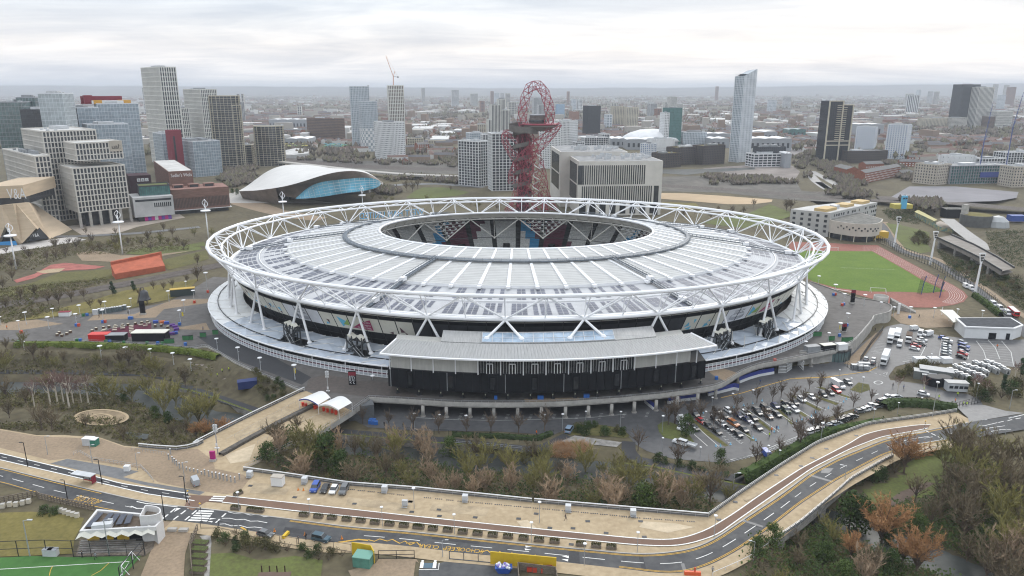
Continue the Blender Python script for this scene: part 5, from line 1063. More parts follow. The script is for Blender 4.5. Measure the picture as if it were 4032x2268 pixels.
for Pq,hq in((P,h),(P2,h2)):
 e=Pq[1]-Pq[0];an=math.atan2(e.y,e.x)
 for u in(0,1):p=Pq[0]+e*u;m.box((p.x,p.y-.9,hq/2),(1.7,1.6,hq+2),an)
 for z in(hq+.6,32,26):p=Pq[0]+e*.5;m.box((p.x,p.y-1.0,z),(e.length,1.5,1.3),an)
 for k in range(11,int(hq/3.1)):p=Pq[0]+e*(.75 if Pq is P else.25);m.box((p.x,p.y-1.2,k*3.1),(e.length*.3,2,.7),an)
m.build('cream_frame',W6,th)
T('brick_block','low dark brick wing with cream balconies beside the framed tower','A4',262,280,655,958,1105,12,'dbrick',depth=20)
T('blue_white_tower','shorter white tower with blue window strips beside the dark framed tower','A4',366,545,560,728,1320,48,'bluewhite');T('blue_white_tower','taller white tower with blue window strips near the brick flats','A4',664,852,886,708,1165,48,'bluewhite')
T('twin_tower','tall charcoal tower of the joined pair far out on the plain','A4',1365,1374,1540,322,2080,12,(W4,GK,60,3.2,.4,1.2,.5),depth=34);T('twin_tower','pale ribbed tower of the joined pair far out on the plain','A4',1528,1536,1672,348,2060,14,(W1,GD,60,4,.4,1.7,.5),depth=34)
for xl,xr,yt,s_,lb in((1010,1258,645,'cream','cream ribbed block at the foot of the joined towers'),(1260,1412,640,'pale','pinkish gridded block next to the cream ribbed one'),(1622,1722,628,'slab','brown block on the far flank of the joined towers'),(1690,1848,578,'lattice','white gridded block beyond the joined towers')):T('mid_rise_block',lb,'A4',xl,xl+10,xr,yt,2040,12,s_,depth=30)
T('striped_tower','small grey and white striped tower alone on the far plain','A4',888,896,960,424,3300,14,(W2,GD,60,9,.4,4,.5),depth=30)
o,P,h=T('building_site_block','concrete frame block wrapped in scaffolding beside the blue cranes','A4',1240,1262,1862,1098,860,8,(W7,GGR,3.3,3.2,.35,.3,1.4),depth=30);m=MB();p=P[0].lerp(P[1],.62);m.box((p.x,p.y-1.9,h*.5),(26,.3,6),R(8));m.build('blue_sheet',mat('blue_sheeting',(.05,.08,.30),.6),o)
T('brick_block','tan brick block with a white top beside the scaffolded frame','A4',1040,1130,1260,1090,850,30,'stone',depth=26);T('building_site_block','white and brick apartment block above the scaffolded frame','A4',1248,1262,1482,1000,930,8,'plain',depth=18);T('building_site_block','white clad unfinished storeys beyond the blue crane','A4',1520,1532,1780,1030,930,8,'grid',depth=20);T('building_site_block','pale unfinished block with green boards at the picture edge','A4',1770,1782,2050,970,960,8,'grid',depth=20);T('brick_block','tan brick wall block at the edge below the unfinished block','A4',1855,1866,2080,1108,830,8,'stone',depth=20)
CRB=mat('crane_blue',(.07,.10,.26),.6)
for i,(b0,t0,j,lb)in enumerate((((1528,1290),(1572,860),(1655,500),'blue tower crane rising from the scaffolded frame'),((1815,980),(1848,720),(1948,395),'blue tower crane at the edge beyond the unfinished block'))):
 cr=thing('tower_crane',lb,'crane',AT('A4',*b0,880)*Vc((1,1,0)));tp=AT('A4',*t0,880);bs=tp*Vc((1,1,0));crane(cr,bs,tp,AT('A4',*j,885),tp+Vc((-9,2,1)),.55,CRB)
def flats(label,c,xa,ya,xb,yb,h=11,w=12,cat='flats'):
 a,b2_=G(c,xa,ya),G(c,xb,yb);d=(b2_-a);L=d.length;d.normalize();n=Vc((-d.y,d.x,0));n=n if n.y>0 else-n;an=math.atan2(d.y,d.x);th=thing('brick_flats',label,cat,a);P=[a,b2_,b2_+n*w,a+n*w];m=MB();m.prism(P,0,h);r0,r1=a+n*(w/2)+Vc((0,0,h+3.2)),b2_+n*(w/2)+Vc((0,0,h+3.2));H=Vc((0,0,h));m.add([P[0]+H,P[3]+H,r0,P[1]+H,P[2]+H,r1],[(0,1,2),(4,3,5)]);m.build('wall',BRICK,th)
 m=MB();o_=n*.6;m.quad(P[0]+H-o_,P[1]+H-o_,r1,r0);m.quad(P[2]+H+o_,P[3]+H+o_,r0,r1);m.build('roof',mat('grey_slate',(.15,.145,.14),.85,noise=.2,scale=.3),th)
 m=MB()
 for k in range(int(L/4)):
  for z in range(int(h/2.8)):p=a+d*(2+k*4);m.box((p.x-n.x*.05,p.y-n.y*.05,1.6+z*2.8),(1.5,.2,1.4),an)
 m.build('window',W2,th)
flats('long orange brick flats with a grey pitched roof by the rail bank','A4',430,1262,770,1190,12,12);flats('orange brick flats with a short gable among bare trees','A4',255,1180,380,1215,11,16);flats('orange brick flats behind the long brick row','A4',440,1160,610,1150,11,12);flats('brick terrace row with cream balconies beyond the flats','A4',760,1100,1120,1110,7,10);flats('brick house row beyond the blue and white tower','A4',850,1050,960,1052,6,9);flats('low red brick hall with dark roof by the flats','A4',780,1200,900,1195,5,14)
flats('red brick flats among the terraces beyond the lattice tower','A1',1800,970,1910,965,14,14);flats('long brick terrace by the railway yard','A1',1920,965,2130,975,7,12);flats('brown brick church hall beyond the bus station','A1',480,800,690,810,12,14)
T('yellow_block','brown and yellow arcaded block beyond the white council block','A1',1695,1702,1850,835,1420,8,'cream',depth=22);T('yellow_block','lower arcaded block with cream vaults beyond the rail yard','A1',1872,1880,2060,855,1480,8,'cream',depth=22);T('cream_block','long cream block among the woods beyond the lattice tower','A1',1810,1818,1990,755,1900,8,'cream',depth=22);T('grey_block','grey green block behind the white gridded balcony block','A2',222,240,360,785,1150,20,'silver',depth=20);T('white_block','white framed block next to the grey green block','A2',358,366,440,800,1120,12,'grid',depth=18);T('cream_block','cream low block among bare trees before the finned towers','A2',285,295,412,705,1750,8,'cream',depth=20)
FAR=[('A1',2112,2188,372,4600),('A1',1830,1866,355,6000),('A1',2290,2370,408,4800),('A2',440,468,385,5200),('A2',470,520,402,5000),('A2',528,566,404,4600),('A2',582,626,406,4200),('A2',1585,1650,498,2900),('A3',535,556,340,7000),('A3',1040,1108,468,3400),('A3',1185,1245,435,4200),('A4',1680,1712,318,6000),('A4',1785,1816,325,5600),('A4',1815,1880,345,4800),('A4',1735,1782,420,3800),('A0',1345,1370,352,3200),('A0',2290,2312,412,3400),('A1',648,690,528,3000),('A1',2390,2434,480,3600),('A4',950,975,370,5500),('A4',1060,1090,385,5200),('A4',1120,1150,388,5200),('A4',845,905,408,4600),('A2',1170,1190,388,5200),('A2',1215,1255,460,3600),('A2',1270,1310,462,3600),('A2',600,680,490,3000),('A3',40,95,488,2700),('A2',2020,2060,555,2600),('A2',1540,1595,610,2000)]
for i,(c,xl,xr,yt,Y)in enumerate(FAR):
 s_=('grid','pale','lattice2','brick','silver')[i%5];lbk=('white gridded','pale stone','pale lattice','reddish brick','silver')[i%5]
 P,h=fpr(c,xl,xl+(xr-xl)*.12,xr,yt,Y,10,24);th=thing('far_tower',f'{nth(i // 5 + 1)} small {lbk} tower block far out in the haze','tower block',P[0],'distant tower blocks');facade(th,P,0,h,(STY[s_][0],STY[s_][1],6.5,6,1.6,1.8,.5),plant=False)
# ------------------------------------------------------------------ red lattice observation tower
OY=664
ob=thing('sculpture_tower','tall twisting red steel lattice tower with a looped top, grey decks and a silver slide','sculpture',AT('E0',480,1380,OY)*Vc((1,1,0)))
REDS=mat('red_steel',(.31,.04,.065),.5,noise=.15,scale=.1);MESHG=mat('grey_mesh_panel',(.15,.135,.125),.7,noise=.15,scale=.3)
def lat(path,rad,name,nn=6,step=4.6,r=.27):
 P=[AT('E0',x,y,OY+d)for x,y,d in path];L=sum((b-a).length for a,b in zip(P[:-1],P[1:]));n=max(4,int(L/step));C=sln(P,n,1);rr=rsm([Vc((a,0,0))for a in([rad]*2 if not hasattr(rad,'__len__')else rad)],n)if False else None
 rads=[rad]*n if not hasattr(rad,'__len__')else list(np.interp(np.linspace(0,1,n),np.linspace(0,1,len(rad)),rad));m=MB();rings=[]
 for i in range(n):
  d=(C[min(n-1,i+1)]-C[max(0,i-1)]).normalized();u=d.cross(Vc((0,1,0)));u=u.normalized()if u.length>.05 else Vc((1,0,0));w_=u.cross(d).normalized()
  rings.append([C[i]+u*(rads[i]*math.cos(2*math.pi*(k+.5*(i%2))/nn))+w_*(rads[i]*math.sin(2*math.pi*(k+.5*(i%2))/nn))for k in range(nn)])
 for i in range(n):
  for k in range(nn):
   m.tube(rings[i][k],rings[i][(k+1)%nn],r*.8,n=4,cap=False)
   if i<n-1:m.tube(rings[i][k],rings[i+1][k],r,n=4,cap=False);m.tube(rings[i][k],rings[i+1][(k-1+0)%nn if i%2==0 else(k+1)%nn],r,n=4,cap=False)
 m.build(name,REDS,ob)
lat([(655,560,-8),(680,480,-8),(690,400,-8),(675,290,-6),(630,150,-3),(585,92,0),(530,78,2),(475,110,3),(440,200,4),(415,320,2),(395,430,0),(420,520,-2),(450,600,-4)],4.3,'lattice_loop',5)
lat([(790,487,-6),(720,560,-8),(640,640,-8),(560,710,-8),(480,780,-8),(410,850,-7),(340,930,-4),(300,1010,2),(290,1080,6)],[2,4,5,6,6,5.5,5,4,3],'lattice_arm')
lat([(450,560,0),(500,640,-4),(530,740,-6),(545,850,-6),(570,950,-4),(600,1060,-2),(615,1180,0),(660,1280,2),(740,1385,4)],[3,4,5,6,6,5.5,5,5,4],'lattice_arm')
lat([(480,760,2),(400,690,4),(320,610,4),(260,560,2),(215,575,0),(215,650,0),(265,740,2),(320,820,4),(380,900,2),(430,980,-2),(480,1080,-4),(520,1180,-4),(560,1290,-4),(600,1385,-4)],[5,4.5,4,3.5,3,3,3.5,4,5,6,6,6,6,6],'lattice_loop')
lat([(440,700,6),(460,820,-6),(480,900,-9),(450,1000,-9),(420,1100,-8),(390,1200,-6),(340,1300,-4),(270,1390,-2)],[4,5,5.5,5.5,5,5,5,5],'lattice_leg')
m=MB();ax=AT('E0',408,1380,OY);zt0,zb0=ztop('E0',408,560,OY),0
def shaftx(z):y=np.interp(z,[0,zt0],[1380,560]);return AT('E0',408,float(y),OY)
ns=14;m.pipe([Vc((shaftx(z).x,OY,z))for z in np.linspace(0,zt0+6,ns)],[6.5 if k<2 else 4.2 for k in range(ns)],12);m.build('lift_shaft',mat('dark_red_shaft',(.10,.035,.042),.7),ob,True)
lat([(408,1375,0),(408,1180,0),(408,900,0),(405,560,0)],[13,7.5,5.6,5.6],'shaft_lattice',8,5.5,.25)
m=MB();A_,B_=[],[]
for k in range(150):
 z=6+(zt0-2)*k/149;a=k*.255+1.2;c=shaftx(z);r_=8.6;p=Vc((c.x+r_*math.cos(a),OY+r_*math.sin(a),z));A_.append(p);B_.append(p+Vc((0,0,3.6)))
m.strip(A_,B_);m.strip([p+(Vc((ax.x,OY,p.z))-p).normalized()*2.2 for p in A_],A_);m.strip([p+(Vc((ax.x,OY,p.z))-p).normalized()*2.2 for p in A_],[p+(Vc((ax.x,OY,p.z))-p).normalized()*2.2+Vc((0,0,3))for p in A_]);m.build('spiral_stair',MESHG,ob,True)
def drum(name,x,y0,y1,hw,m_,r0=None,k=28):
 c=AT('E0',x,y1,OY);z0,z1=ztop('E0',x,y1,OY),ztop('E0',x,y0,OY);r1=hw*.3865/FPX*OY*.97;m=MB();m.lathe((c.x,OY,0),[(r0*r1 if r0 else r1,z0),(r1,z0+(z1-z0)*(.85 if r0 else 0.02)),(r1,z1),(r1*.97,z1+.4)],k);return m.build(name,m_,ob)
drum('lower_deck',585,485,493,190,mat('deck_rim_red',(.25,.03,.05),.5));drum('deck_underside',585,500,556,178,mat('deck_cone',(.24,.22,.21),.6),.45);drum('upper_deck',560,432,478,85,MESHG);drum('deck_window',560,448,466,88,GK);drum('deck_roof',562,398,430,82,MESHG);drum('roof_disc',562,392,398,88,W7)
m=MB();A_,B_=[],[]
for k in range(26):a=math.pi*(.55+1.25*k/25);c=AT('E0',430,500+k*2,OY);A_.append(Vc((c.x+14*math.cos(a),OY+14*math.sin(a),c.z-3)));B_.append(A_[-1]+Vc((0,0,5.5)))
m.strip(A_,B_);m.strip([p+Vc((0,0,0))for p in A_],[Vc((AT('E0',430,500,OY).x,OY,p.z)).lerp(p,.75)for p in A_]);m.build('curved_ramp',MESHG,ob,True)
m=MB();L=[]
for k in range(120):t=k/119;y=620+760*t;c=AT('E0',625-60*min(1,t*2.4)-30*t,y,OY-11);a=k*.36;L.append(Vc((c.x+3.0*math.cos(a),OY-9+3.0*math.sin(a),c.z)))
m.pipe(L,.5,6);m.build('slide_tube',mat('slide_steel',(.58,.57,.55),.35),ob,True)
# ------------------------------------------------------------------ park structures
m=MB();P=[G('B0',*q)for q in((1068,930),(1100,968),(1575,885),(1530,830))];th=thing('orange_wall','orange painted concrete wall block on the bank above the railway','wall',P[0])
hz=[5,5,5,5];Pt=[P[0].lerp(P[3],.0),P[0].lerp(P[1],.55),P[3].lerp(P[2],.5),P[3]];OR=mat('orange_paint',(.40,.115,.065),.85,noise=.14,scale=.3)
m.prism([P[0],P[1],P[2],P[3]],0,[6.5,3.4,3.4,6.5]);m.build('sloped_wall',OR,th);m=MB();q=[P[0]+Vc((-1,3,0)),P[0],P[3],P[3]+Vc((0,3,0))];m.prism(q,0,8.2);m.build('back_wall',OR,th)
def mast(c,bx,by,tx,ty,disc,label):
 p=G(c,bx,by);h=ztop(c,tx,ty,p.y);zd=ztop(c,tx,disc,p.y);th=thing('lighting_mast',label,'lamp mast',p,'tall white lighting masts in the park');m=MB();m.tube(p,p+Vc((0,0,zd)),.5,.36,10);m.tube(p+Vc((0,0,zd)),p+Vc((0,0,h*.9)),.4,.3,8);m.build('mast',WHITE,th,True)
 m=MB();m.lathe(p+Vc((0,0,zd)),[(3.3,0),(3.5,.4),(3.3,.8),(1,.9)],24);m.build('lamp_disc',WHITE,th,True);m=MB()
 zr=zd+2.5;hr=h-zr
 for s_ in(0,1,2):
  a=s_*2.1;L=[p+Vc((2.0*math.sin(math.pi*u)*math.cos(a+u*1.6),2.0*math.sin(math.pi*u)*math.sin(a+u*1.6),zr+hr*u))for u in np.linspace(0,1,9)];m.pipe(L,.22,4)
 m.build('wind_rotor',WHITE,th)
mast('B0',155,872,85,432,557,'white disc mast by the red playground');mast('B0',1168,730,1118,310,427,'white disc mast at the oval lawn');mast('B0',1986,600,1945,205,318,'white disc mast just outside the ring of trusses');mast('B1',895,330,880,10,112,'white disc mast before the pool roof tip');mast('A1',1275,1470,1268,1285,1378,'white disc mast before the blue pool glass')
p=G('B0',1405,1200);th=thing('great_bell','dark bell hanging from a bent timber frame on the olive bank','bell',p);hb=ztop('B0',1390,1070,p.y);m=MB();q=G('B0',1310,1195);zt=ztop('B0',1340,1045,q.y);m.tube(q,q+Vc((2.5,0,zt)),.5,.4,6);m.tube(q+Vc((2.5,0,zt)),p+Vc((-1.2,0,hb+1.5)),.4,.35,6);m.tube(p,p+Vc((-1.2,0,hb+1.5)),.25,.25,6);m.build('bell_frame',TIMBER,th);m=MB();m.lathe(p+Vc((-1.2,0,hb-5)),[(3.1,0),(2.6,.5),(2.1,2.2),(1.9,4),(1.2,4.9),(.2,5.2)],16);m.build('bell',mat('bell_metal',(.05,.05,.055),.5),th,True)
def totem(c,x,y,tx,ty,w_,label,head=None,lines=(),base=True,col=None):
 p=GT(c,x,y);h=ztop(c,tx,ty,p.y)-p.z;th=thing('sign_totem',label,'sign',p);m=MB();m.box(p+Vc((0,0,h/2+.2)),(w_,.7,h-.4));m.build('panel',col or BLACK,th)
 if base:m=MB();m.box(p+Vc((0,0,.35)),(w_*1.25,1.3,.7));m.build('plinth',CONC,th)
 if head:m=MB();m.box(p+Vc((0,-.02,h-.9)),(w_+.06,.75,1.5));m.build('head_band',head,th)
 m=MB()
 for i,s in enumerate(lines):lettering(m,s,p+Vc((0,-.37,h*(.74-.115*i))),(1,0,0),(0,0,1),min(w_*.8,.62*len(s)),.8,0)
 if lines:m.build('sign_letter',WHITE,th)
MG=mat('magenta_panel',(.36,.01,.16),.6)
totem('C1',1545,555,1540,390,2.7,'black information totem with a maroon head on the podium paving',MAR,('A B C','D E F','G H J','K L'))
totem('B0',1362,1300,1352,1170,2.4,'black sign totem on the brown band of the plaza');totem('B4',540,1075,548,945,2.0,'black sign totem with a red cap near the running track parapet',MAR);totem('C4',460,140,467,55,1.8,'small dark sign totem beside the yellow banner lamp',MAR);totem('D0',2028,355,2022,262,1.5,'magenta entrance sign at the foot of the footbridge',None,(),True,MG)
m=MB();p=G('B4',972,1180,LOWZ);totem('B4',975,1180,982,1075,1.1,'thin white post sign on the gravel court',None,(),False,W2)
sch=thing('school','long grey school with orange screens on its roof behind the running track','school',G('B4',330,430,LOWZ));zs=LOWZ
Yc=G('B4',333,445,zs).y;hS=ztop('B4',333,215,Yc);fl_=lambda x,y:G('B4',x,y,hS)*Vc((1,1,0));P1_,P2_,P0_=fl_(333,215),fl_(780,113),fl_(-43,178);P=[P0_,P1_,P2_,P2_+(P0_-P1_)*.55,P1_+(P0_-P1_)*.95+(P2_-P1_)*.3];PB=[P0_,P1_]
m=MB();m.prism(P,zs,hS);m.build('wall',wlm('grey_school_wall',(.46,.45,.43)),sch);m=MB();m.flat(grow(P,-.5),hS+.1);m.build('roof',ROOFG2,sch);rr=random.Random(8);m=MB()
e=P[2]-P[1];L=e.length;e.normalize();an=math.atan2(e.y,e.x);nn=Vc((e.y,-e.x,0))
for k in range(int(L/4)):
 for z in range(4):
  if rr.random()<.75:q=P[1]+e*(3+k*4)+nn*.05;m.box((q.x,q.y,zs+4.5+z*4),(rr.choice((1.2,2.4)),.3,1.9),an)
e2=P[1]-P[0];an2=math.atan2(e2.y,e2.x)
for k in range(5):
 for z in range(4):q=P[0]+e2*((k+.5)/5);m.box((q.x,q.y-.1,zs+4.5+z*4),(2.2,.3,2),an2)
m.build('window',GD,sch);m=MB()
for u,v,sx in((.12,9,18),(.5,9,14),(.82,8,14)):q=P[1]+e*(L*u)-nn*v;m.box((q.x,q.y,hS+1.2),(sx,10,2.2),an)
m.build('roof_screen',mat('orange_screen',(.50,.36,.17),.7),sch);m=MB();q=P[1]+e*(L*.3)-nn*9;m.box((q.x,q.y,hS+1.4),(7,5,2.8),an);m.build('roof_plant',LIGHTGREY,sch)
hall=thing('sports_hall','cream curved sports hall with two rows of small square windows on thin columns','hall',G('B4',560,480,zs));Q=sln(pts('B4','325,455 400,470 560,495 740,495 800,470 812,440',zs),20,2);h0,h1=zs+4.5,ztop('B4',560,320,Q[8].y);bkp=[Q[-1]+Vc((-4,30,0)),Q[0]+Vc((2,34,0))];m=MB();m.prism(Q+bkp,h0,h1,bot=True);m.build('wall',mat('cream_render',(.52,.47,.41),.8,noise=.08,scale=.1),hall);m=MB();m.flat(grow(Q+bkp,-.8),h1+.05);m.build('roof',mat('gravel_roof',(.16,.155,.14),.9,noise=.3,scale=.3),hall);m=MB();m.prism(grow(Q+bkp,-2.5),zs,h0);m.build('ground_floor_glazing',GK,hall)
for k in range(0,20,3):m=MB();m.tube(Q[k]+Vc((0,.6,0)),Q[k]+Vc((0,.6,h0-zs)),.3,n=6);m.build('column',W6,hall)
m=MB()
for k in range(16):
 t=.10+.55*k/15;i=int(t*19);q=Q[i].lerp(Q[i+1],t*19-i);m.box((q.x,q.y-.1,h1-4.4+(1.6 if k%2 else 0)-.09*k),(1.1,.5,1.1),0)
m.build('window',GK,hall)
m=MB();q=G('B4',798,465,zs);m.box(q+Vc((0,0,4)),(10,7,5));m.tube(q+Vc((-4,-2,1.5)),q+Vc((-8,-5,0)),.5,n=4);tag(m.build('stair_box',mat('yellow_cladding',(.58,.36,.04),.6)),'yellow clad stair box at the corner of the cream hall','stair box')
for bx,by,tx,ty,lb in((937,532,975,252,'white floodlight mast at the school end of the black fence'),(1280,702,1322,390,'white floodlight mast by the concrete viaduct'),(1703,992,1760,598,'white floodlight mast by the track bend')):
 p=G('B4',bx,by,LOWZ);h=ztop('B4',tx,ty,p.y)-p.z;th=thing('floodlight_mast',lb,'floodlight',p,'white floodlight masts along the running track');m=MB();m.tube(p,p+Vc((.6,0,h*.72)),.75,.5,8);t0=p+Vc((.6,0,h*.72));m.tube(t0,p+Vc((-.9,0,h)),.35,n=6);m.tube(t0,p+Vc((2.3,0,h)),.35,n=6);m.tube(p+Vc((-.9,0,h)),p+Vc((2.3,0,h)),.3,n=6);m.build('mast',WHITE,th);m=MB();
 for k in range(3):m.box(p+Vc((.7,-.3,h-1-1.5*k)),(2.2-.6*k,.7,.8))
 m.build('floodlight',DARK,th)
m=MB();p=G('B4',1780,355,LOWZ);r_=(G('B4',1915,340,LOWZ)-G('B4',1645,340,LOWZ)).length/2;th=thing('pump_house','round dark clad pump house with a green roof beyond the viaduct','building',p);m.lathe(p+Vc((0,r_*.9,0)),[(r_,0),(r_,9.5),(r_*.95,9.6)],32);m.build('wall',mat('weathered_bronze_wall',(.10,.10,.095),.6,noise=.2,scale=.2),th);m=MB();m.lathe(p+Vc((0,r_*.9,9.6)),[(r_*.98,0),(1,.5)],32);m.build('roof',MEADOW,th);m=MB();m.box(p+Vc((-r_*.8,r_,9)),(4,4,18));m.build('vent_tower',CONC,th)
m=MB();p=G('B4',1975,360,LOWZ);m.lathe(p+Vc((0,8,0)),[(9,0),(8,5),(4,8.5),(.5,9.5)],14);tag(m.build('dome_tank',mat('pale_mesh_dome',(.36,.37,.37),.5)),'pale mesh dome beside the round pump house','dome')
vd=thing('viaduct','old concrete road viaduct crossing the park road','bridge',G('B4',1350,470));A=[AT('B4',x,y,0.01)for x,y in()]
dk=[G('B4',x,y,1.5)for x,y in((1340,450),(1600,570),(1780,660),(1960,770))];dk2=[G('B4',x,y,1.5)for x,y in((1480,425),(1700,520),(1920,640),(2080,740))];m=MB();m.strip(dk,dk2);Z=Vc((0,0,-2.4));m.strip([p+Z for p in dk],dk);m.strip([p+Z for p in dk2],[p+Z for p in dk]);m.build('deck',mat('viaduct_surface',(.24,.215,.19),.9,noise=.15,scale=.2),vd)
m=MB()
for L_ in(dk,dk2):
 for a,b2_ in zip(L_[:-1],L_[1:]):d=b2_-a;m.box((a+b2_)/2+Vc((0,0,.6)),(d.length,.5,1.2),math.atan2(d.y,d.x))
m.build('parapet',DARK,vd)
for t in(.05,.3,.55,.8):m=MB();a,b2_=rsm(dk,41)[int(t*40)],rsm(dk2,41)[int(t*40)];c=(a+b2_)/2;m.box((c.x,c.y,-2.8),((b2_-a).length,1.4,5.6),math.atan2((b2_-a).y,(b2_-a).x));m.build('pier',CONC2,vd)
tw=thing('poster_tower','sky blue poster tower with two round eyes on a yellow shed','sign tower',G('B4',1045,170));p=G('B4',1045,180);m=MB();m.box(p+Vc((0,4,6)),(4.6,2.5,12));m.build('blue_board',mat('sky_blue_board',(.10,.42,.65),.6),tw);m=MB();m.box(p+Vc((0,8,2)),(17,9,4));m.build('shed',mat('yellow_shed',(.50,.42,.10),.7),tw);m=MB();[m.lathe(p+Vc((dx,2.5,10)),[(.8,-.5),(.8,.5)],10)for dx in(-1.1,1.1)];m.build('eye_panel',[DARK],tw)
yb=thing('market_hall','long yellow roofed market hall with painted walls on the works site','hall',G('B4',1140,250));m=MB();P=pts('B4','1130,255 1310,345 1335,335 1160,235',LOWZ);m.prism(P,LOWZ,LOWZ+5);m.build('painted_wall',mat('mural_wall',(.09,.20,.20),.8,noise=.5,scale=.35,col2=(.4,.33,.16)),yb);m=MB();m.flat(grow(P,.6),LOWZ+5.1);m.build('roof',mat('yellow_roof',(.42,.38,.18),.8),yb)
m=MB();L=pts('B4','1310,350 1380,385 1500,405 1500,400',LOWZ)
for a,b2_ in zip(L[:-1],L[1:]):d=b2_-a;m.box((a+b2_)/2+Vc((0,0,1.6)),(max(.2,d.length),.3,3.2),math.atan2(d.y,d.x))
tag(m.build('painted_hoarding',MATS['mural_wall']),'painted hoarding round the building works behind the viaduct','hoarding')
area('works_yard',pts('B4','1300,320 1380,290 1480,340 1500,390 1400,385 1320,345',LOWZ),mat('pale_rubble',(.38,.33,.28),.95,noise=.2,scale=.3,world=True),'pale rubble yard behind the painted hoarding','yard',dz=.15)
m=MB();p=G('B4',1525,265,LOWZ);m.box(p+Vc((0,6,4.2)),(17,10,8));tag(m.build('rail_bridge',BLACK),'dark railway underpass with a pale top beam','bridge');m=MB();m.box(p+Vc((0,.8,8.6)),(19,.8,1.2));tag(m.build('bridge_beam',CONC),'pale concrete beam over the dark railway underpass','beam')
m=MB();p=G('B4',2130,320,LOWZ);m.box(p+Vc((0,5,4.5)),(13,7,5));tag(m.build('blue_hoarding_block',mat('deep_blue_panel',(.03,.07,.28),.6)),'deep blue panelled block at the picture edge by the pump house','block')
m=MB();p=G('B4',820,1110,LOWZ);th=thing('stair_drum','pale concrete stair drum beside the running track','drum',p);r_=(G('B4',880,1090,LOWZ)-G('B4',750,1090,LOWZ)).length/2;hh_=ztop('B4',815,1010,p.y);m.lathe(p+Vc((0,2,0)),[(r_,0),(r_,hh_-LOWZ),(r_*.9,hh_-LOWZ),(r_*.9,hh_-LOWZ-1)],24);m.build('drum_wall',CONC,th,True)
m=MB();P=[p+Vc((r_*.8,-4,0)),p+Vc((r_*.8+9,-12,0)),p+Vc((r_*.8+11,-8,0)),p+Vc((r_*.8+2,2,0))];m.prism(P,LOWZ,[LOWZ+5,LOWZ+.6,LOWZ+.6,LOWZ+5]);m.build('stair',CONC2,th)
wb=thing('white_pavilion','low white pavilion with a dark solar roof beside the car park','building',G('C4',1600,190,LOWZ));zb_=LOWZ+5.5;P=[G('C4',1600,195,LOWZ),G('C4',2060,212,LOWZ),G('C4',2140,180,LOWZ),G('C4',2030,110,LOWZ),G('C4',1510,110,LOWZ)];m=MB();m.prism(P,LOWZ,zb_);m.build('wall',W2,wb);m=MB();m.prism(grow(P,.4),zb_-.3,zb_+.25);m.build('roof_edge',W2,wb);m=MB();m.flat(grow(P,-.6),zb_+.4);m.build('solar_roof',mat('dark_solar_roof',(.06,.063,.07),.9,noise=.2,scale=.6),wb);m=MB();e=(P[1]-P[0]);an=math.atan2(e.y,e.x)
for u,sx in((.58,3.2),(.9,1.6)):q=P[0]+e*u;m.box((q.x,q.y-.05,LOWZ+1.5),(sx,.3,3),an)
m.build('door',BLACK,wb)
cp=thing('entrance_canopy','cream tensile canopy with a stepped top on the gravel court','canopy',G('B4',1480,1230,LOWZ));m=MB();P=[G('B4',*q,LOWZ+4.5)for q in((1372,1140),(1495,1140),(1540,1185),(1600,1240),(1500,1255),(1440,1195))];m.prism(P,LOWZ+4.3,LOWZ+4.8,bot=True);m.build('fabric_roof',CRM,cp)
for q in((1390,1185),(1500,1230),(1590,1290),(1460,1240)):m=MB();b0=G('B4',*q,LOWZ);m.tube(b0,b0+Vc((0,0,4.4)),.15,n=5);m.build('post',WHITE,cp)
pk=MB();chl=[]
for i,(x,y)in enumerate(((1480,540),(1530,560),(1580,580),(1630,600),(1530,505),(1580,525),(1640,548),(1700,570),(1760,590),(1610,490),(1660,505),(1720,520),(1790,545),(1720,470),(1780,485),(1840,505),(1890,525),(1830,460),(1880,475),(1940,500),(1990,530))):
 p=G('C4',x,y,LOWZ);th=thing('chiller_unit',f'{nth(i + 1)} grey cooling unit counted through the fenced plant yard','cooling unit',p,'cooling units in the plant yard');m=MB();m.prism([p+Vc(q)for q in((-.75,-2,0),(.75,-2,0),(.75,2,0),(-.75,2,0))],LOWZ,LOWZ+2.2,poly2=[p+Vc(q)for q in((-1.05,-2,0),(1.05,-2,0),(1.05,2,0),(-1.05,2,0))]);m.build('casing',STEEL,th);m=MB();[m.lathe(p+Vc((0,dx,2.22)),[(.75,0),(.75,.35),(.2,.3)],10)for dx in(-1.1,.9)];m.build('fan',STEEL,th);m=MB();m.add([p+Vc((-.6,-2.03,.3)),p+Vc((.6,-2.03,.3)),p+Vc((0,-2.03,1.9))],[(0,1,2)]);m.build('grille',DARK,th)
for i,(x,y,sx,sy,h,lb)in enumerate(((1185,575,5,4,3.2,'green grey plant container with a pale lid'),(1265,605,5,3.6,2.8,'smaller green grey plant container near the yellow digger'),(1330,575,12,5,3.8,'long green grey plant building in the fenced yard'))):
 p=G('C4',x,y,LOWZ);th=thing('plant_container',lb,'container',p);m=MB();m.box(p+Vc((0,0,h/2)),(sx,sy,h),-.45);m.build('casing',mat('green_grey_steel',(.17,.18,.17),.6,noise=.1,scale=.5),th);m=MB();m.box(p+Vc((0,0,h+.12)),(sx+.3,sy+.3,.24),-.45);m.build('lid',MIDGREY,th)
for i,(x,y)in enumerate(((1315,640),(1400,640))):p=G('C4',x,y,LOWZ);m=MB();m.lathe(p,[(3,0),(3,3.4),(2.7,3.6),(1,3.7)],16);tag(m.build('black_tank',BLACK),('black round tank next to the green grey container','black round tank next to the gate cabin')[i],'tank')
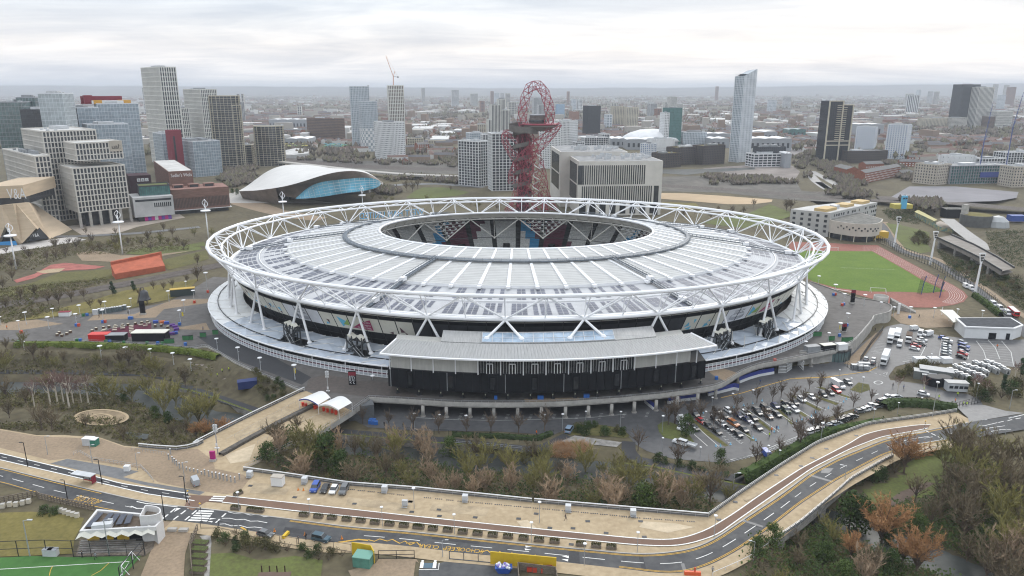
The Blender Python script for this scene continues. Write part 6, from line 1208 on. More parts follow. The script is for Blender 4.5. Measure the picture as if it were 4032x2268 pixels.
gc=thing('gate_cabin','grey gatehouse cabin with dark windows by the car park entrance','cabin',G('C4',1520,710,LOWZ));p=G('C4',1520,700,LOWZ);m=MB();m.box(p+Vc((0,0,2)),(7.4,3.2,3.2),-.12);m.build('wall',LIGHTGREY,gc);m=MB();m.box(p+Vc((0,0,3.9)),(7.9,3.7,.25),-.12);m.build('roof',ROOFG2,gc);m=MB();[m.box(p+Vc((dx,-1.62-dx*.12,2.2)),(1.4,.2,1.1),-.12)for dx in(-2.6,-.8,1,2.7)];m.build('window',GK,gc)
LF=[mat('leaf_lime',(.45,.50,.15),.6),mat('leaf_gold',(.55,.45,.12),.6),mat('leaf_teal',(.10,.32,.36),.6),mat('leaf_green',(.22,.42,.20),.6)]
lr=random.Random(4);k=0
for grp,x0,x1,y0,y1,cs in(('lime and gold',485,745,885,910,(0,1,3)),('teal and green',895,1120,885,912,(2,3,2))):
 for i in range(22):
  x,y=lr.uniform(x0,x1),lr.uniform(y0,y1);Y=1340+(910-y)*3;p=AT('A1',x,y,Y);m=MB();m.add([p+Vc((-5,0,0)),p+Vc((0,-3,1.0)),p+Vc((5,0,.4)),p+Vc((0,3,1.6))],[(0,1,2,3)]);m.tube(Vc((p.x,p.y,0)),p,.25,n=4);tag(m.build('leaf_canopy',LF[lr.choice(cs)]),f'one of the {grp} leaf canopies along the shopping centre','leaf canopy',f'{grp} leaf canopies by the shopping centre')
m=MB();bst=thing('bus_station','grey curved roof of the bus station beyond the railway yard','station',G('A1',600,1000));A=[AT('A1',490,935+20,1250),AT('A1',640,925,1250),AT('A1',765,935,1250),AT('A1',760,975,1200),AT('A1',620,990,1190),AT('A1',490,985,1190)];m.prism([Vc((p.x,p.y,0))for p in A],0,[max(3,p.z)for p in A]);m.build('roof',ROOFG2,bst)
m=MB();L=[G('A1',x,y,6)for x,y in((480,1050),(800,1085),(1200,1130),(1600,1165),(1900,1180),(2300,1190))];L=sln(L,30,1);fo=thing('flyover','pale concrete flyover road curving behind the pool roof','bridge',L[0]);A,B_=ofs(L,6),ofs(L,-6);m.strip(A,B_);Z=Vc((0,0,-2));m.strip([p+Z for p in B_],B_);m.strip(A,[p+Z for p in A]);m.build('deck',CONC,fo)
for k in range(2,29,3):m=MB();m.tube(L[k]+Vc((0,0,-8)),L[k]+Vc((0,0,-1.5)),1.0,n=8);m.build('pier',CONC2,fo)
# ------------------------------------------------------------------ street furniture
def parse(s):
 c=None
 for tok in s.split():
  if tok[0].isalpha()and len(tok)<=2:c=tok;continue
  yield(c,*tok.split(','))
pr=thing('lamp_post','lamp','lamp post');m=MB();m.tube((0,0,0),(0,0,5.6),.12,.08,8);m.tube((0,0,0),(0,0,.9),.17,n=8);m.box((.28,0,3.9),(.5,.12,.12));m.build('pole',LIGHTGREY,pr);m=MB();m.lathe((0,0,5.6),[(.5,-.1),(.95,.05),(.9,.22),(.3,.3)],14);m.build('lamp_head',WHITE,pr,True);DISC=proto(pr)
pr=thing('lamp_post','lamp','lamp post');m=MB();m.tube((0,0,0),(0,0,6),.10,.06,6);m.build('pole',STEEL,pr);m=MB();m.lathe((0,0,6),[(.3,-.05),(.5,.06),(.45,.2),(.1,.25)],10);m.build('lamp_head',W2,pr);SLIM=proto(pr)
pr=thing('lamp_post','lamp','lamp post');m=MB();m.tube((0,0,0),(0,0,8),.14,.08,6);m.tube((0,0,8),(1.1,0,8.2),.06,n=5);m.build('pole',STEEL,pr);m=MB();m.box((1.35,0,8.2),(1.0,.34,.18));m.build('lamp_head',LIGHTGREY,pr);ARM=proto(pr)
pr=thing('lamp_post','lamp','lamp post');m=MB();m.tube((0,0,0),(0,0,8),.15,.10,6);m.tube((0,0,8),(-.6,0,8.1),.07,n=5);m.build('pole',BLACK,pr);m=MB();m.box((-.8,0,8.1),(.9,.3,.16));m.build('lamp_head',DARK,pr);BLK=proto(pr)
def lmp(P,h0,s,fmt,group,rz=0.0):
 for i,(c,x,y,hx,hy)in enumerate(parse(s)):
  p=GT(c,float(x),float(y));h=max(2.5,ztop(c,float(hx),float(hy),p.y)-p.z);k=h/h0;place(P,p,rz,fmt.format(nth(i+1)),group,(min(1.25,max(.8,k)),min(1.25,max(.8,k)),k))
lmp(DISC,5.8,'B0 10,1400,8,1322 253,1395,243,1277 510,1340,500,1242 765,1320,760,1210 1008,1290,1003,1175 1250,1225,1250,1145 1610,1185,1605,1075 1772,1060,1772,983 1975,1090,1960,900','{} white disc lamp post along the olive bank edge of the plaza','disc lamps along the olive bank')
lmp(DISC,5.8,'B0 185,1449,182,1357 468,1440,455,1322 732,1410,722,1292 987,1375,980,1255 1238,1335,1230,1225 1717,1370,1712,1258 1757,1280,1752,1162 1848,1180,1840,1070','{} white disc lamp post in the open row across the plaza','disc lamps across the plaza')
lmp(DISC,5.8,'C0 235,205,248,108 965,265,968,147 1207,285,1210,160 1440,300,1447,177 1655,335,1662,215 1820,390,1830,273','{} disc lamp post beside the ramp below the hedge','disc lamps beside the ramp')
lmp(DISC,5.8,'C0 2070,190,2053,78 C1 460,290,440,162 670,390,655,260 995,470,980,328 1740,570,1735,430 C3 893,465,895,330 1445,285,1450,170 1735,215,1750,105','{} disc lamp post on the podium before the white turnstile fence','disc lamps before the turnstile fence')
lmp(DISC,5.8,'B4 215,910,217,812 372,1000,370,893 455,1090,460,980 650,1100,645,990 487,1290,493,1167 415,1385,430,1258 310,1449,313,1352','{} disc lamp post on the podium end beside the running track','disc lamps on the podium end')
lmp(DISC,5.8,'B4 805,1150,800,1060 930,1200,930,1107 1085,1210,1088,1105 1313,1210,1317,1113 1540,1170,1543,1127 1770,1230,1773,1140','{} disc lamp post on the brown gravel court','disc lamps on the gravel court')
lmp(SLIM,6.2,'C2 80,950,78,790 318,965,317,800 570,990,570,808 1315,950,1315,800 1485,960,1487,795 1705,900,1709,770 2035,920,2035,772','{} slim lamp post along the service road below the podium','slim lamps along the service road')
lmp(SLIM,6.2,'C3 380,975,385,812 380,1160,385,1022 740,1210,748,1110 682,1000,685,925 850,760,850,637 1042,740,1050,600 1235,710,1240,567 790,880,792,770 995,1075,998,935 1222,1055,1230,880 1405,945,1412,808 1570,895,1575,733 1900,1000,1905,870 1380,1240,1392,1095 1490,1260,1495,1140 C4 412,590,420,497 520,690,530,575 630,710,645,565','{} slim lamp post among the rows of the tree lined car park','slim lamps in the car park')
lmp(SLIM,6.2,'C4 970,915,980,808 735,1020,745,870 238,1195,252,1000 1195,830,1210,760 1300,960,1325,610 1720,760,1740,625 1285,430,1288,345','{} slim lamp post in the hedge belt between road and car park','slim lamps in the hedge belt')
lmp(BLK,8.1,'D0 265,408,215,178 972,580,938,340 1775,745,1740,500 650,765,625,535 1570,925,1548,670','{} black street lamp by the bus shelter and junction','black street lamps at the junction')
lmp(ARM,8.2,'D0 455,295,440,118 878,375,862,200 1308,440,1303,278 1760,560,1755,365','{} grey lamp post on the worn brown plaza','grey lamps on the worn plaza')
lmp(SLIM,6.2,'D1 465,830,450,650 1138,895,1120,715 1826,975,1815,790 D2 457,1050,450,860 1188,1130,1186,935 1692,1350,1694,1137 D3 142,1225,148,1030 873,1080,880,870','{} slim lamp post in the line of planters beside the road','slim lamps along the planters')
lmp(SLIM,6.2,'D1 2128,810,2125,610 D2 75,810,72,612 1265,945,1268,742','{} slim lamp post on the wide promenade near the railing','slim lamps on the promenade')
lmp(ARM,8.2,'D3 1245,1310,1255,1120 1740,885,1700,655 2103,640,2075,400 D4 900,395,925,140','{} cobra head lamp on the outer side of the road bridge','cobra head lamps on the bridge',math.pi*.9)
lmp(ARM,8.2,'D3 1047,710,1065,470 C4 1745,1150,1765,970 1995,1110,2010,950 2035,870,2060,690 D0 285,1260,235,915 1040,1255,990,910 D2 345,1270,338,1105','{} tall grey lamp post spread along the road edge and pitch','tall grey lamps by the road')
def tallmast(c,x,y,hx,hy,label):
 p=GT(c,x,y);h=ztop(c,hx,hy,p.y)-p.z;th=thing('light_mast',label,'light mast',p);m=MB();m.tube(p,p+Vc((0,0,h)),.2,.13,8);m.build('pole',STEEL,th);m=MB();[m.box(p+Vc((dx,0,h-.5-.9*k)),(.55,.5,.6))for k in range(3)for dx in(-.35,.35)];m.build('spotlight',LIGHTGREY,th);m=MB();m.box(p+Vc((0,-.25,h*.32)),(.6,.1,1));m.box(p+Vc((0,-.1,h*.2)),(1.4,.4,.35));m.build('sign',W2,th)
tallmast('D0',2072,285,2045,5,'tall grey mast with stacked spotlights at the footbridge end');tallmast('C1',1312,620,1298,385,'tall grey mast with stacked spotlights behind the white tents')
for c,x,y,hx,hy in(('C1',988,465,985,385),('B0',1732,1330,1730,1300),('B4',408,1340,410,1300)):p=GT(c,x,y);z=ztop(c,hx,hy,p.y);m=MB();m.box(p+Vc((.5,-.2,max(1.8,z-p.z))),(.75,.1,2.0));tag(m.build('yellow_banner',mat('banner_yellow',(.62,.48,.03),.6)),{'C1':'yellow banner on the lamp post by the turnstile fence','B0':'yellow banner on a lamp post of the open plaza','B4':'yellow banner on a lamp post of the podium end'}[c],'banner')
for c,x,y,hx,hy,lb in(('D0',1800,775,1778,640,'zebra crossing beacon beside the cycle lane'),('D1',110,940,95,760,'zebra crossing beacon near the planters'),('C4',1225,1065,1235,985,'zebra crossing beacon at the car park turning'),('C4',1755,1150,1767,1072,'zebra crossing beacon by the walking pair')):
 p=GR(c,x,y);h=ztop(c,hx,hy,p.y)-p.z;th=thing('beacon',lb,'beacon',p);m=MB();[m.tube(p+Vc((0,0,h*k/6)),p+Vc((0,0,h*(k+1)/6)),.09,n=6,mi=k%2)for k in range(6)];m.build('pole',[BLACK,W2],th);m=MB();m.lathe(p+Vc((0,0,h)),[(.1,-.25),(.27,0),(.1,.25)],8);m.build('globe',mat('beacon_yellow',(.7,.42,.03),.4),th)
pr=thing('planter','p','planter');m=MB();m.box((0,0,.4),(2.5,1.15,.75));m.build('timber_box',TIMBER,pr);m=MB();q_=random.Random(2)
for k in range(90):x,y=q_.uniform(-1.2,1.2),q_.uniform(-.5,.5);a=q_.uniform(0,3.1);s_=q_.uniform(.12,.3);m.add([(x-s_*.5*math.cos(a),y-s_*.5*math.sin(a),.75),(x+s_*.5*math.cos(a),y+s_*.5*math.sin(a),.75),(x+q_.uniform(-.2,.2),y+q_.uniform(-.2,.2),.75+s_*2)],[(0,1,2)])
m.build('planting',mat('planter_plants',(.12,.11,.04),.9,noise=.4,scale=2,col2=(.05,.065,.02)),pr);PLN=proto(pr)
for i,(c,x,y)in enumerate(parse('D1 430,812 580,828 655,838 1080,876 1217,892 1347,904 1487,919 1620,934 1755,950 1893,964 2030,978 2160,992 D2 125,994 253,1009 395,1024 537,1042 678,1055 822,1070 967,1085 1115,1100 1262,1116 1410,1131 1660,1157 1805,1172 1950,1185')):place(PLN,G(c,float(x),float(y),.12),-.12,f'{nth(i + 1)} timber planter from the zebra crossing along the road kerb','timber planters along the kerb')
place(PLN,G('D1',455,675,.05),.9,'timber planter alone at the crossing of the brown plaza',None)
pr=thing('bollard','b','bollard');m=MB();m.tube((0,0,0),(0,0,1.15),.2,n=8);m.build('post',STEEL,pr);m=MB();m.tube((0,0,.98),(0,0,1.06),.215,n=8);m.build('dark_band',BLACK,pr);m=MB();m.lathe((0,0,1.15),[(.22,0),(.22,.1),(.1,.16)],8);m.build('cap',W2,pr);BOL=proto(pr)
for i,(c,x,y)in enumerate(parse('D0 1607,342 1623,290 1642,365 1662,385 1682,402 1710,428 1740,425 1950,490 1988,502 2022,515 2056,520 2090,530 2126,538 2160,545 D1 246,515 282,525 315,535 350,543 386,555 425,562 468,530')):place(BOL,G(c,float(x),float(y),.05),0,f'{nth(i + 1)} tall steel bollard counted across the brown plaza from the railing','tall steel bollards',(1,1,1.5))
for i,(c,x,y)in enumerate(parse('D0 1775,442 1808,452 1845,457 1882,468 1918,484')):place(BOL,G(c,float(x),float(y),.05),0,f'{nth(i + 1)} short steel bollard between the two runs of tall bollards','short steel bollards',(1,1,.8))
def bxt(name,label,cat,c,x,y,sx,sy,h,m_,rz=0,lidm=None,z=None,group=None):
 p=GT(c,x,y)if z is None else G(c,x,y,z);th=thing(name,label,cat,p,group);m=MB();w2,d2=sx/2,sy/2;P=[(-w2,-d2),(w2,-d2),(w2,d2),(-w2,d2)];ca,sa=math.cos(rz),math.sin(rz);rot=lambda q,k=1:Vc((p.x+(q[0]*ca-q[1]*sa)*k,p.y+(q[0]*sa+q[1]*ca)*k,0));m.prism([rot(q)for q in P],p.z,p.z+h*.93);m.build('body',m_,th);m=MB();m.prism([rot(q,1.04)for q in P],p.z+h*.93,p.z+h);m.build('lid',lidm or m_,th);return th
for c,x,y,lb in(('D1',562,512,'grey cabinet at the corner of the footbridge railing'),('D1',1083,572,'grey stepped box in the railing beside the white trailer'),('D1',1845,655,'grey stepped box in the railing past the parked cars'),('D2',558,742,'grey stepped box in the railing amid the promenade'),('D2',1540,838,'grey stepped box in the railing near the walking figure'),('D2',2158,882,'grey stepped box in the railing before the bend'),('D1',2038,790,'small grey cabinet standing free on the promenade')):
 p=G(c,x,y,.03);th=thing('steel_cabinet',lb,'cabinet',p);m=MB();m.box(p+Vc((0,.4,.95)),(1.5,1.4,1.7)if 'free' not in lb else(1.5,.7,1.6),-.1);m.build('body',LIGHTGREY,th);m=MB();[m.box(p+Vc((0,-.75+.35*k,.3+.35*k)),(1.5,.34,.08),-.1)for k in range(5 if 'free' not in lb else 1)];m.build('step',STEEL,th)
BL_,GN,RD=mat('bin_blue',(.03,.13,.42),.5),mat('bin_green',(.04,.16,.06),.5),mat('bin_red',(.50,.06,.03),.5)
for i,(c,x,y,col)in enumerate(parse('B0 1710,1402,b 1850,1192,r 1978,1092,r 1232,1345,b 1255,1345,b 978,1380,b 1000,1378,r 727,1412,b 750,1412,r 795,1318,g 830,1312,b C0 180,125,g 205,28,r 735,108,g 767,108,b 1010,118,g 1045,120,b 1180,130,g 1400,135,g 1502,135,b 1545,138,g 1765,145,b B4 360,998,b 378,996,r 443,1095,r 458,1090,b 1085,1215,b 488,1290,b 418,1388,b C2 850,655,b 1262,655,b 1290,655,b 1700,640,b 1725,640,b C3 895,468,b 1450,300,r')):
 place_={'b':(BL_,'blue'),'g':(GN,'green'),'r':(RD,'red')}[col];n_=1+sum(1 for q in list(parse('x'))if 0);bxt('litter_bin',f'{nth(i + 1)} bin on the podium, a {place_[1]} one, counted round from the plaza','bin',c,float(x),float(y),1.1,.9,1.3,place_[0],0,None,0.05)
for i,(x,y)in enumerate(((1710,890),(1738,893),(1765,897),(1722,872),(1748,875))):bxt('wheelie_bin',f'{nth(i + 1)} blue wheelie bin in the cluster under the footbridge end','bin','C1',x,y,1.3,1.0,1.3,BL_,.1,None,LOWZ+.1,'blue wheelie bins under the footbridge')
for i in range(11):bxt('portable_toilet',f'{nth(i + 1)} portable toilet counted from the pale grey one','toilet','B0',(912,948,974,1000,1024,1048,1072,1096,1120,1146,1188)[i],(1300,1292,1288,1286,1283,1280,1276,1273,1270,1266,1256)[i],1.5 if i else 2.4,1.5,2.6,mat('toilet_grey_green',(.10,.13,.14),.6)if i else LIGHTGREY,.15,W2,.03,'portable toilets on the plaza')
bxt('toilet_block','small pale toilet block with white roof on the sandy plaza','toilet','D0',850,198,3.2,2,2.4,LIGHTGREY,-.1,W2,.05);bxt('green_locker','green locker beside the small pale toilet block','locker','D0',905,205,1.8,2,2.3,mat('locker_green',(.03,.17,.12),.6),-.1,W2,.05);bxt('white_trailer','white box trailer parked at the promenade railing','trailer','D1',835,580,3.3,2.0,2.8,W2,-.12,mat('rusty_lid',(.42,.38,.33),.8),.3);bxt('plaza_bin','white square bin on the grey asphalt patch','bin','D0',1213,445,1.6,1.2,1.6,W2,0,None,.06)
bxt('bar_unit','bright red bar container at the maroon carpet','kiosk','E1',1130,540,8,4,3.2,mat('bright_red',(.55,.012,.015),.4),.06,mat('red_lid',(.6,.05,.04),.5),.08);bxt('bar_unit','black bar container beside the bright red one','kiosk','E1',1320,542,8,4,3.0,BLACK,.06,MIDGREY,.08);bxt('bar_unit','long black bar container under two pale roofs','kiosk','E1',1705,535,14.5,5,4.0,BLACK,.03,CRM,.08)
pr=thing('picnic_table','p','table');m=MB();m.box((0,0,.75),(1.9,.8,.1));m.build('table_top',W6,pr);m=MB();m.box((0,-.7,.45),(1.9,.3,.08));m.box((0,.7,.45),(1.9,.3,.08));m.build('bench',TIMBER,pr);PIC=proto(pr)
for i,(c,x,y)in enumerate(parse('E1 1300,400 1297,420 1295,440 1385,400 1385,420 1480,395 1480,412 1482,430 1482,448 1482,466 1590,380 1640,390 1670,365 1180,435 1165,445')):place(PIC,G(c,float(x),float(y),.1),.4,f'{nth(i + 1)} picnic table on the maroon carpet behind the bar units','picnic tables on the maroon carpet')
for i,(c,x,y)in enumerate(parse('E1 1085,425 1170,412 1230,403 1300,395 1382,385 1445,378 1528,365 1600,355 1662,348 670,470 645,495 700,500 795,460 755,482 1040,450 1750,392 1818,385 1892,408')):bxt('barrel_table',f'{nth(i + 1)} dark barrel table at the rim of the outdoor bar area','table',c,float(x),float(y),.95,.95,1.1,mat('barrel_wood',(.10,.06,.04),.8),0,W6,.1,'barrel tables round the bar area')
for i,(c,x,y,s)in enumerate(parse('E1 1755,345,b 1830,350,o 1880,358,b 1945,385,p 1975,400,p 1990,430,p 1975,470,b 1940,480,p')):bxt('lounge_seat',f'{nth(i + 1)} coloured lounge seat in the ring beyond the carpet','seat',c,float(x),float(y),2.2,1.6,1.1,{'b':mat('seat_blue',(.06,.10,.35),.7),'o':mat('seat_orange',(.5,.13,.04),.7),'p':mat('seat_purple',(.12,.05,.22),.7)}[s],.4,None,.06,'lounge seats by the carpet')
bxt('food_truck','dark food truck with a yellow end by the plaza bank','truck','B0',1740,1118,12,3.4,4,mat('truck_green_black',(.03,.045,.045),.5),.35,mat('truck_yellow',(.5,.33,.05),.6),.05);bxt('blue_container','dark blue covered trailer below the podium parapet','container','C1',545,545,7,3.2,3,mat('tarpaulin_blue',(.02,.035,.13),.6),.35,None);bxt('garden_shed','maroon and white umbrella stall on the bank edge','stall','B0',622,1312,5,2.6,2.2,W2,.1,MAR,.04)
for i,(c,x,y,sx)in enumerate(parse('E1 2100,540,3 2150,535,2 2290,505,2.6 2430,475,2.4 1910,575,4 B4 170,1385,7.5 340,1425,2.8 490,1435,5')):bxt('green_barrier',f'{nth(i + 1)} black and green barrier block beside the canopy end','barrier',c,float(x),float(y),float(sx),.7,2.1,GN,.1,BLACK,.05,'black and green barrier blocks')
bxt('bar_unit','dark bar container at the podium edge above the glazed shop','kiosk','C3',1800,205,6,3,2.8,MIDGREY,.25,None,.05);bxt('bar_unit','cream roofed bar container next to the dark one','kiosk','C3',1950,190,6,3,2.8,BLACK,.25,CRM,.05);bxt('bar_unit','white bar container at the end of the podium row','kiosk','C3',2080,180,4.5,3,2.6,W2,.25,None,.05)
m=MB();L=sln(pts('C3','1830,300 2000,300 2060,315 2174,285',LOWZ)+pts('C4','440,430 520,390',LOWZ),20,1);th=thing('glazed_shop','dark glazed shop front tucked under the podium deck','shop',L[0]);m.strip(L,[p+Vc((0,0,4.6))for p in L]);m.build('glazing',GG,th);m=MB();[m.tube(p,p+Vc((0,0,4.6)),.12,n=4)for p in L];m.pipe([p+Vc((0,0,4.5))for p in L],.3,4);m.build('mullion',DARK,th)
for i,(s,lb)in enumerate((('C3 1485,410 1560,405 1610,370','white mesh gate pair under the podium deck'),('C3 1640,300 1720,385','white mesh gate leaf standing open under the podium deck'))):
 L=pts('C3',s,LOWZ);m=MB();
 for a,b2_ in zip(L[:-1],L[1:]):
  for k in range(9):p=a.lerp(b2_,k/8);m.tube(p,p+Vc((0,0,4)),.09,n=4)
  for z in(.2,1.5,2.8,4):m.tube(a+Vc((0,0,z)),b2_+Vc((0,0,z)),.1,n=4)
 tag(m.build('mesh_gate',W2),lb,'gate')
BLH=mat('royal_blue_sheet',(.03,.045,.24),.6,noise=.15,scale=.6)
for i,(s,lb)in enumerate((('C3 1110,505 1200,470 1300,440 1440,415','blue screen with a white base by the glazed shop'),('C3 815,625 900,605 1000,580 1060,565 1108,575','blue screen with a white base at the deck bend'),('C3 430,700 540,680 700,660','blue screen between columns under the deck'),('C3 215,690 300,760','short blue screen beside the sloping wall under the deck'))):
 L=pts('C3',s,LOWZ);th=thing('screen_fence',lb,'screen',L[0]);m=MB();b_=MB()
 for a,b2_ in zip(L[:-1],L[1:]):d=b2_-a;an=math.atan2(d.y,d.x);m.box((a+b2_)/2+Vc((0,0,1.9)),(d.length,.15,1.6),an);b_.box((a+b2_)/2+Vc((0,0,.55)),(d.length,.7,1.1),an)
 m.build('blue_sheet',BLH,th);b_.build('white_base',W2,th)
# ------------------------------------------------------------------ railings and fences
def rlg(name,L,h,label,m_,step=2.0,rails=(1.0,),r=.05,top=None,base=None):
 th=thing(name,label,name.split('_')[-1],L[0]);n=max(3,int(sum((b2_-a).length for a,b2_ in zip(L[:-1],L[1:]))/step));P=rsm(L,n);m=MB()
 for p in P:m.tube(p,p+Vc((0,0,h)),r,n=4)
 m.build('post',m_,th);m=MB()
 for z in rails:m.pipe([p+Vc((0,0,h*z))for p in P],top if(top and z==1.0)else r*.8,4)
 m.build('rail',RAIL if top else m_,th)
 if base:m=MB();m.strip([p+Vc((0,0,.05))for p in P],[p+Vc((0,0,base))for p in P]);m.build('mesh_panel',mat('rail_mesh',(.14,.14,.14),.7),th)
rlg('promenade_railing',pts('D1','505,448 900,503 1500,592 2174,642 D2 600,690 1195,752'),1.25,'white topped railing from the footbridge along the promenade',STEEL,3,(1.0,.55),.06,.17,.9)
rlg('promenade_railing',pts('D2','1215,752 2174,834 D3 500,865 820,893'),1.25,'white topped railing along the promenade up to the road bend',STEEL,3,(1.0,.55),.06,.17,.9)
rlg('bridge_railing',pts('D0','1320,225 1500,243 1700,255 1850,228 1950,180')+pts('C1','0,1112 300,958 590,812 1085,573'),1.3,'white topped railing on the river garden side of the footbridge',STEEL,3,(1.0,.5),.06,.18,.8)
rlg('bridge_railing',pts('C1','520,1320 860,1148 1240,958 1540,768 1700,650'),1.3,'grey railing on the wooded side of the footbridge',STEEL,3,(1.0,.5,.25),.06,None,None)
rlg('road_railing',sln(PROMEND[:-1],60,1),1.4,'grey barred railing of the road bridge above the car park hedge',STEEL,2.4,(1.0,.7,.4),.09,None,1.0)
RB=sln(rpts('D3','1385,1165 1700,950 2000,700 2174,542 D4 860,352 930,320'),50,1);rlg('road_railing',RB,1.4,'grey barred railing on the outer side of the road bridge',STEEL,2.4,(1.0,.7,.4),.09,None,.9)
rlg('road_railing',sln(rpts('D3','860,1449 1180,1310 1385,1170'),20,1),1.0,'low white rail beside the outer footway near the bend',W2,3,(1.0,),.07)
rlg('road_railing',sln(rpts('D4','1150,280 1300,245 1450,212 1650,195'),20,1),1.0,'low pale rail along the grass slope by the zebra crossing',W2,3,(1.0,.5),.07)
m=MB();A_=sln(rpts('D3','820,890 1100,690 1500,420 1850,200 2174,75'),40,1);Z=Vc((0,0,-2.2));m.strip([p+Z for p in A_],A_);m.strip([p+Z for p in RB],RB);m.strip([p+Vc((0,0,-.3))for p in RB],[p+Vc((0,0,-.3))for p in A_[::1]]if len(A_)==len(RB)else rsm([p+Vc((0,0,-.3))for p in A_],len(RB)));tag(m.build('road_bridge',CONC2),'concrete girders of the road bridge over the river','bridge')
for t in(.12,.42,.75):a,b2_=RB[int(t*49)],rsm(A_,50)[int(t*49)];m=MB();c=(a+b2_)/2;d=b2_-a;m.box((c.x,c.y,c.z-4.2),(d.length*.96,2.2,7.4),math.atan2(d.y,d.x));tag(m.build('bridge_pier',CONC2),f'concrete wall pier under the road bridge, {("at the bend", "beside the river", "by the hedge")[int(t * 3)]}','pier')
fb=thing('footbridge','concrete footbridge girders carrying the sand coloured walkway to the stadium','bridge',G('C1',860,1000));m=MB();E0_=pts('C1','520,1320 860,1148 1240,958 1540,768 1700,650');W0=pts('C1','-100,1160 590,812 1085,573');Z=Vc((0,0,-1.9));m.strip([p+Z for p in E0_],[p+Vc((0,0,.02))for p in E0_]);m.strip([p+Z for p in W0],W0);a,b2_=rsm(E0_,12),rsm(W0,12);m.strip([p+Z for p in a],[p+Z for p in b2_]);m.build('girder',CONC,fb);m=MB();p=G('C1',1590,860,LOWZ);m.box(p+Vc((0,5,2.6)),(9,9,5.2),.3);m.build('abutment',mat('blue_brick',(.12,.125,.13),.9,noise=.15,scale=.6),fb)
kn=MB();L1=pts('C1','250,1180 290,1195 500,1075 860,880 1180,720 1190,700');L1=sln(L1[1:-1],24,1);kn.strip([p+Vc((0,0,.9))for p in ofs(L1,.9)],[p+Vc((0,0,.9))for p in ofs(L1,-.9)]);kn.strip([p for p in ofs(L1,-.9)],[p+Vc((0,0,.9))for p in ofs(L1,-.9)]);kn.strip([p+Vc((0,0,.9))for p in ofs(L1,.9)],ofs(L1,.9));tag(kn.build('median_wall',mat('dark_stone_median',(.10,.09,.08),.9,noise=.3,scale=1)),'low dark stone divider down the middle of the footbridge','wall')
for i,(q,lb,blue)in enumerate((((1030,660,1215,583,1330,640,1215,710),'white arched tent with a blue edge on the footbridge',1),((1215,715,1395,632,1535,690,1410,758),'white arched tent without blue edge on the footbridge',0))):
 a,b2_,c,d=[G('C1',q[2*k],q[2*k+1],3.4)for k in range(4)];th=thing('arched_tent',lb,'tent',Vc((a.x,a.y,0)));m=MB();A_=[a.lerp(d,k/8)+Vc((0,0,1.1*math.sin(math.pi*k/8)))for k in range(9)];B_=[b2_.lerp(c,k/8)+Vc((0,0,1.1*math.sin(math.pi*k/8)))for k in range(9)];m.strip(A_,B_);m.strip([p-Vc((0,0,.5))for p in A_],A_,1 if blue else 0);m.strip(B_,[p-Vc((0,0,.5))for p in B_]);m.build('fabric',[EW,BLH],th)
 for p in(a,b2_,c,d):m=MB();m.tube(Vc((p.x,p.y,0)),p,.09,n=5);m.build('tent_leg',W2,th)
for i,(x,y)in enumerate(((1070,720),(1100,728),(1183,748),(1268,768),(1303,778),(1348,785),(1383,798),(1205,738))):bxt('turnstile',f'{nth(i + 1)} red ticket gate under the white arched tents','ticket gate','C1',x,y,.8,1.0,1.3,mat('gate_red',(.6,.05,.02),.4),.5,None,.05,'red ticket gates under the tents')
for t,(x0,y0,x1,y1)in enumerate(((340,1060,1000,700),(480,1040,1180,690),(640,1080,1400,740))):
 a,b2_=G('C1',x0,y0),G('C1',x1,y1);rlg('queue_barrier',[a,b2_],.95,('thin queue rail nearest the garden side of the footbridge','thin queue rail beside the dark stone divider','thin queue rail on the wooded half of the footbridge')[t],STEEL,3.2,(1.0,),.035)
FEN=mat('black_fence',(.02,.02,.022),.6)
rlg('mesh_fence',pts('B4','785,495 1000,600 1300,730 1500,840 1690,935',LOWZ),5.5,'tall black mesh fence along the running track',FEN,3.4,(1.0,.66,.33,.05),.16)
rlg('mesh_fence',pts('B4','1740,960 1860,1050 2000,1180',LOWZ),4,'black mesh fence beside the parked police vans',FEN,3,(1.0,.5),.1)
rlg('mesh_fence',pts('C4','615,420 720,260 830,130',LOWZ),2.6,'dark fence on the car park side of the brown walkway',FEN,1.6,(1.0,.75,.5,.25),.09);rlg('mesh_fence',pts('C4','1525,870 1640,840 1760,810',LOWZ),2.6,'black entrance gate of the car park with orange notice',FEN,1.5,(1.0,.5,.1),.09);rlg('mesh_fence',pts('C4','470,455 540,510 690,500 790,470',LOWZ),2.4,'black fence round the parked cars below the walkway',FEN,2,(1.0,.1),.08)
rlg('mesh_fence',pts('C2','0,975 400,1000 800,1035 1240,1085 1400,1000',LOWZ),2.0,'thin black fence above the towpath beside clipped hedges',FEN,4.2,(1.0,),.06);rlg('mesh_fence',pts('D0','-100,1275 60,1268 380,1250 700,1262',.0),4.2,'tall black fence between meadow and green pitch',FEN,4.2,(1.0,.5),.1);rlg('mesh_fence',pts('D0','1380,1250 1310,1330 1240,1420 1150,1520',.0),4.2,'tall black fence at the corner of the green pitch',FEN,3,(1.0,.5),.12);rlg('mesh_fence',pts('D0','700,1270 1380,1255'),4.6,'black ball fence before the pavilion terrace',FEN,3,(1.0,.66,.33,.05),.07)
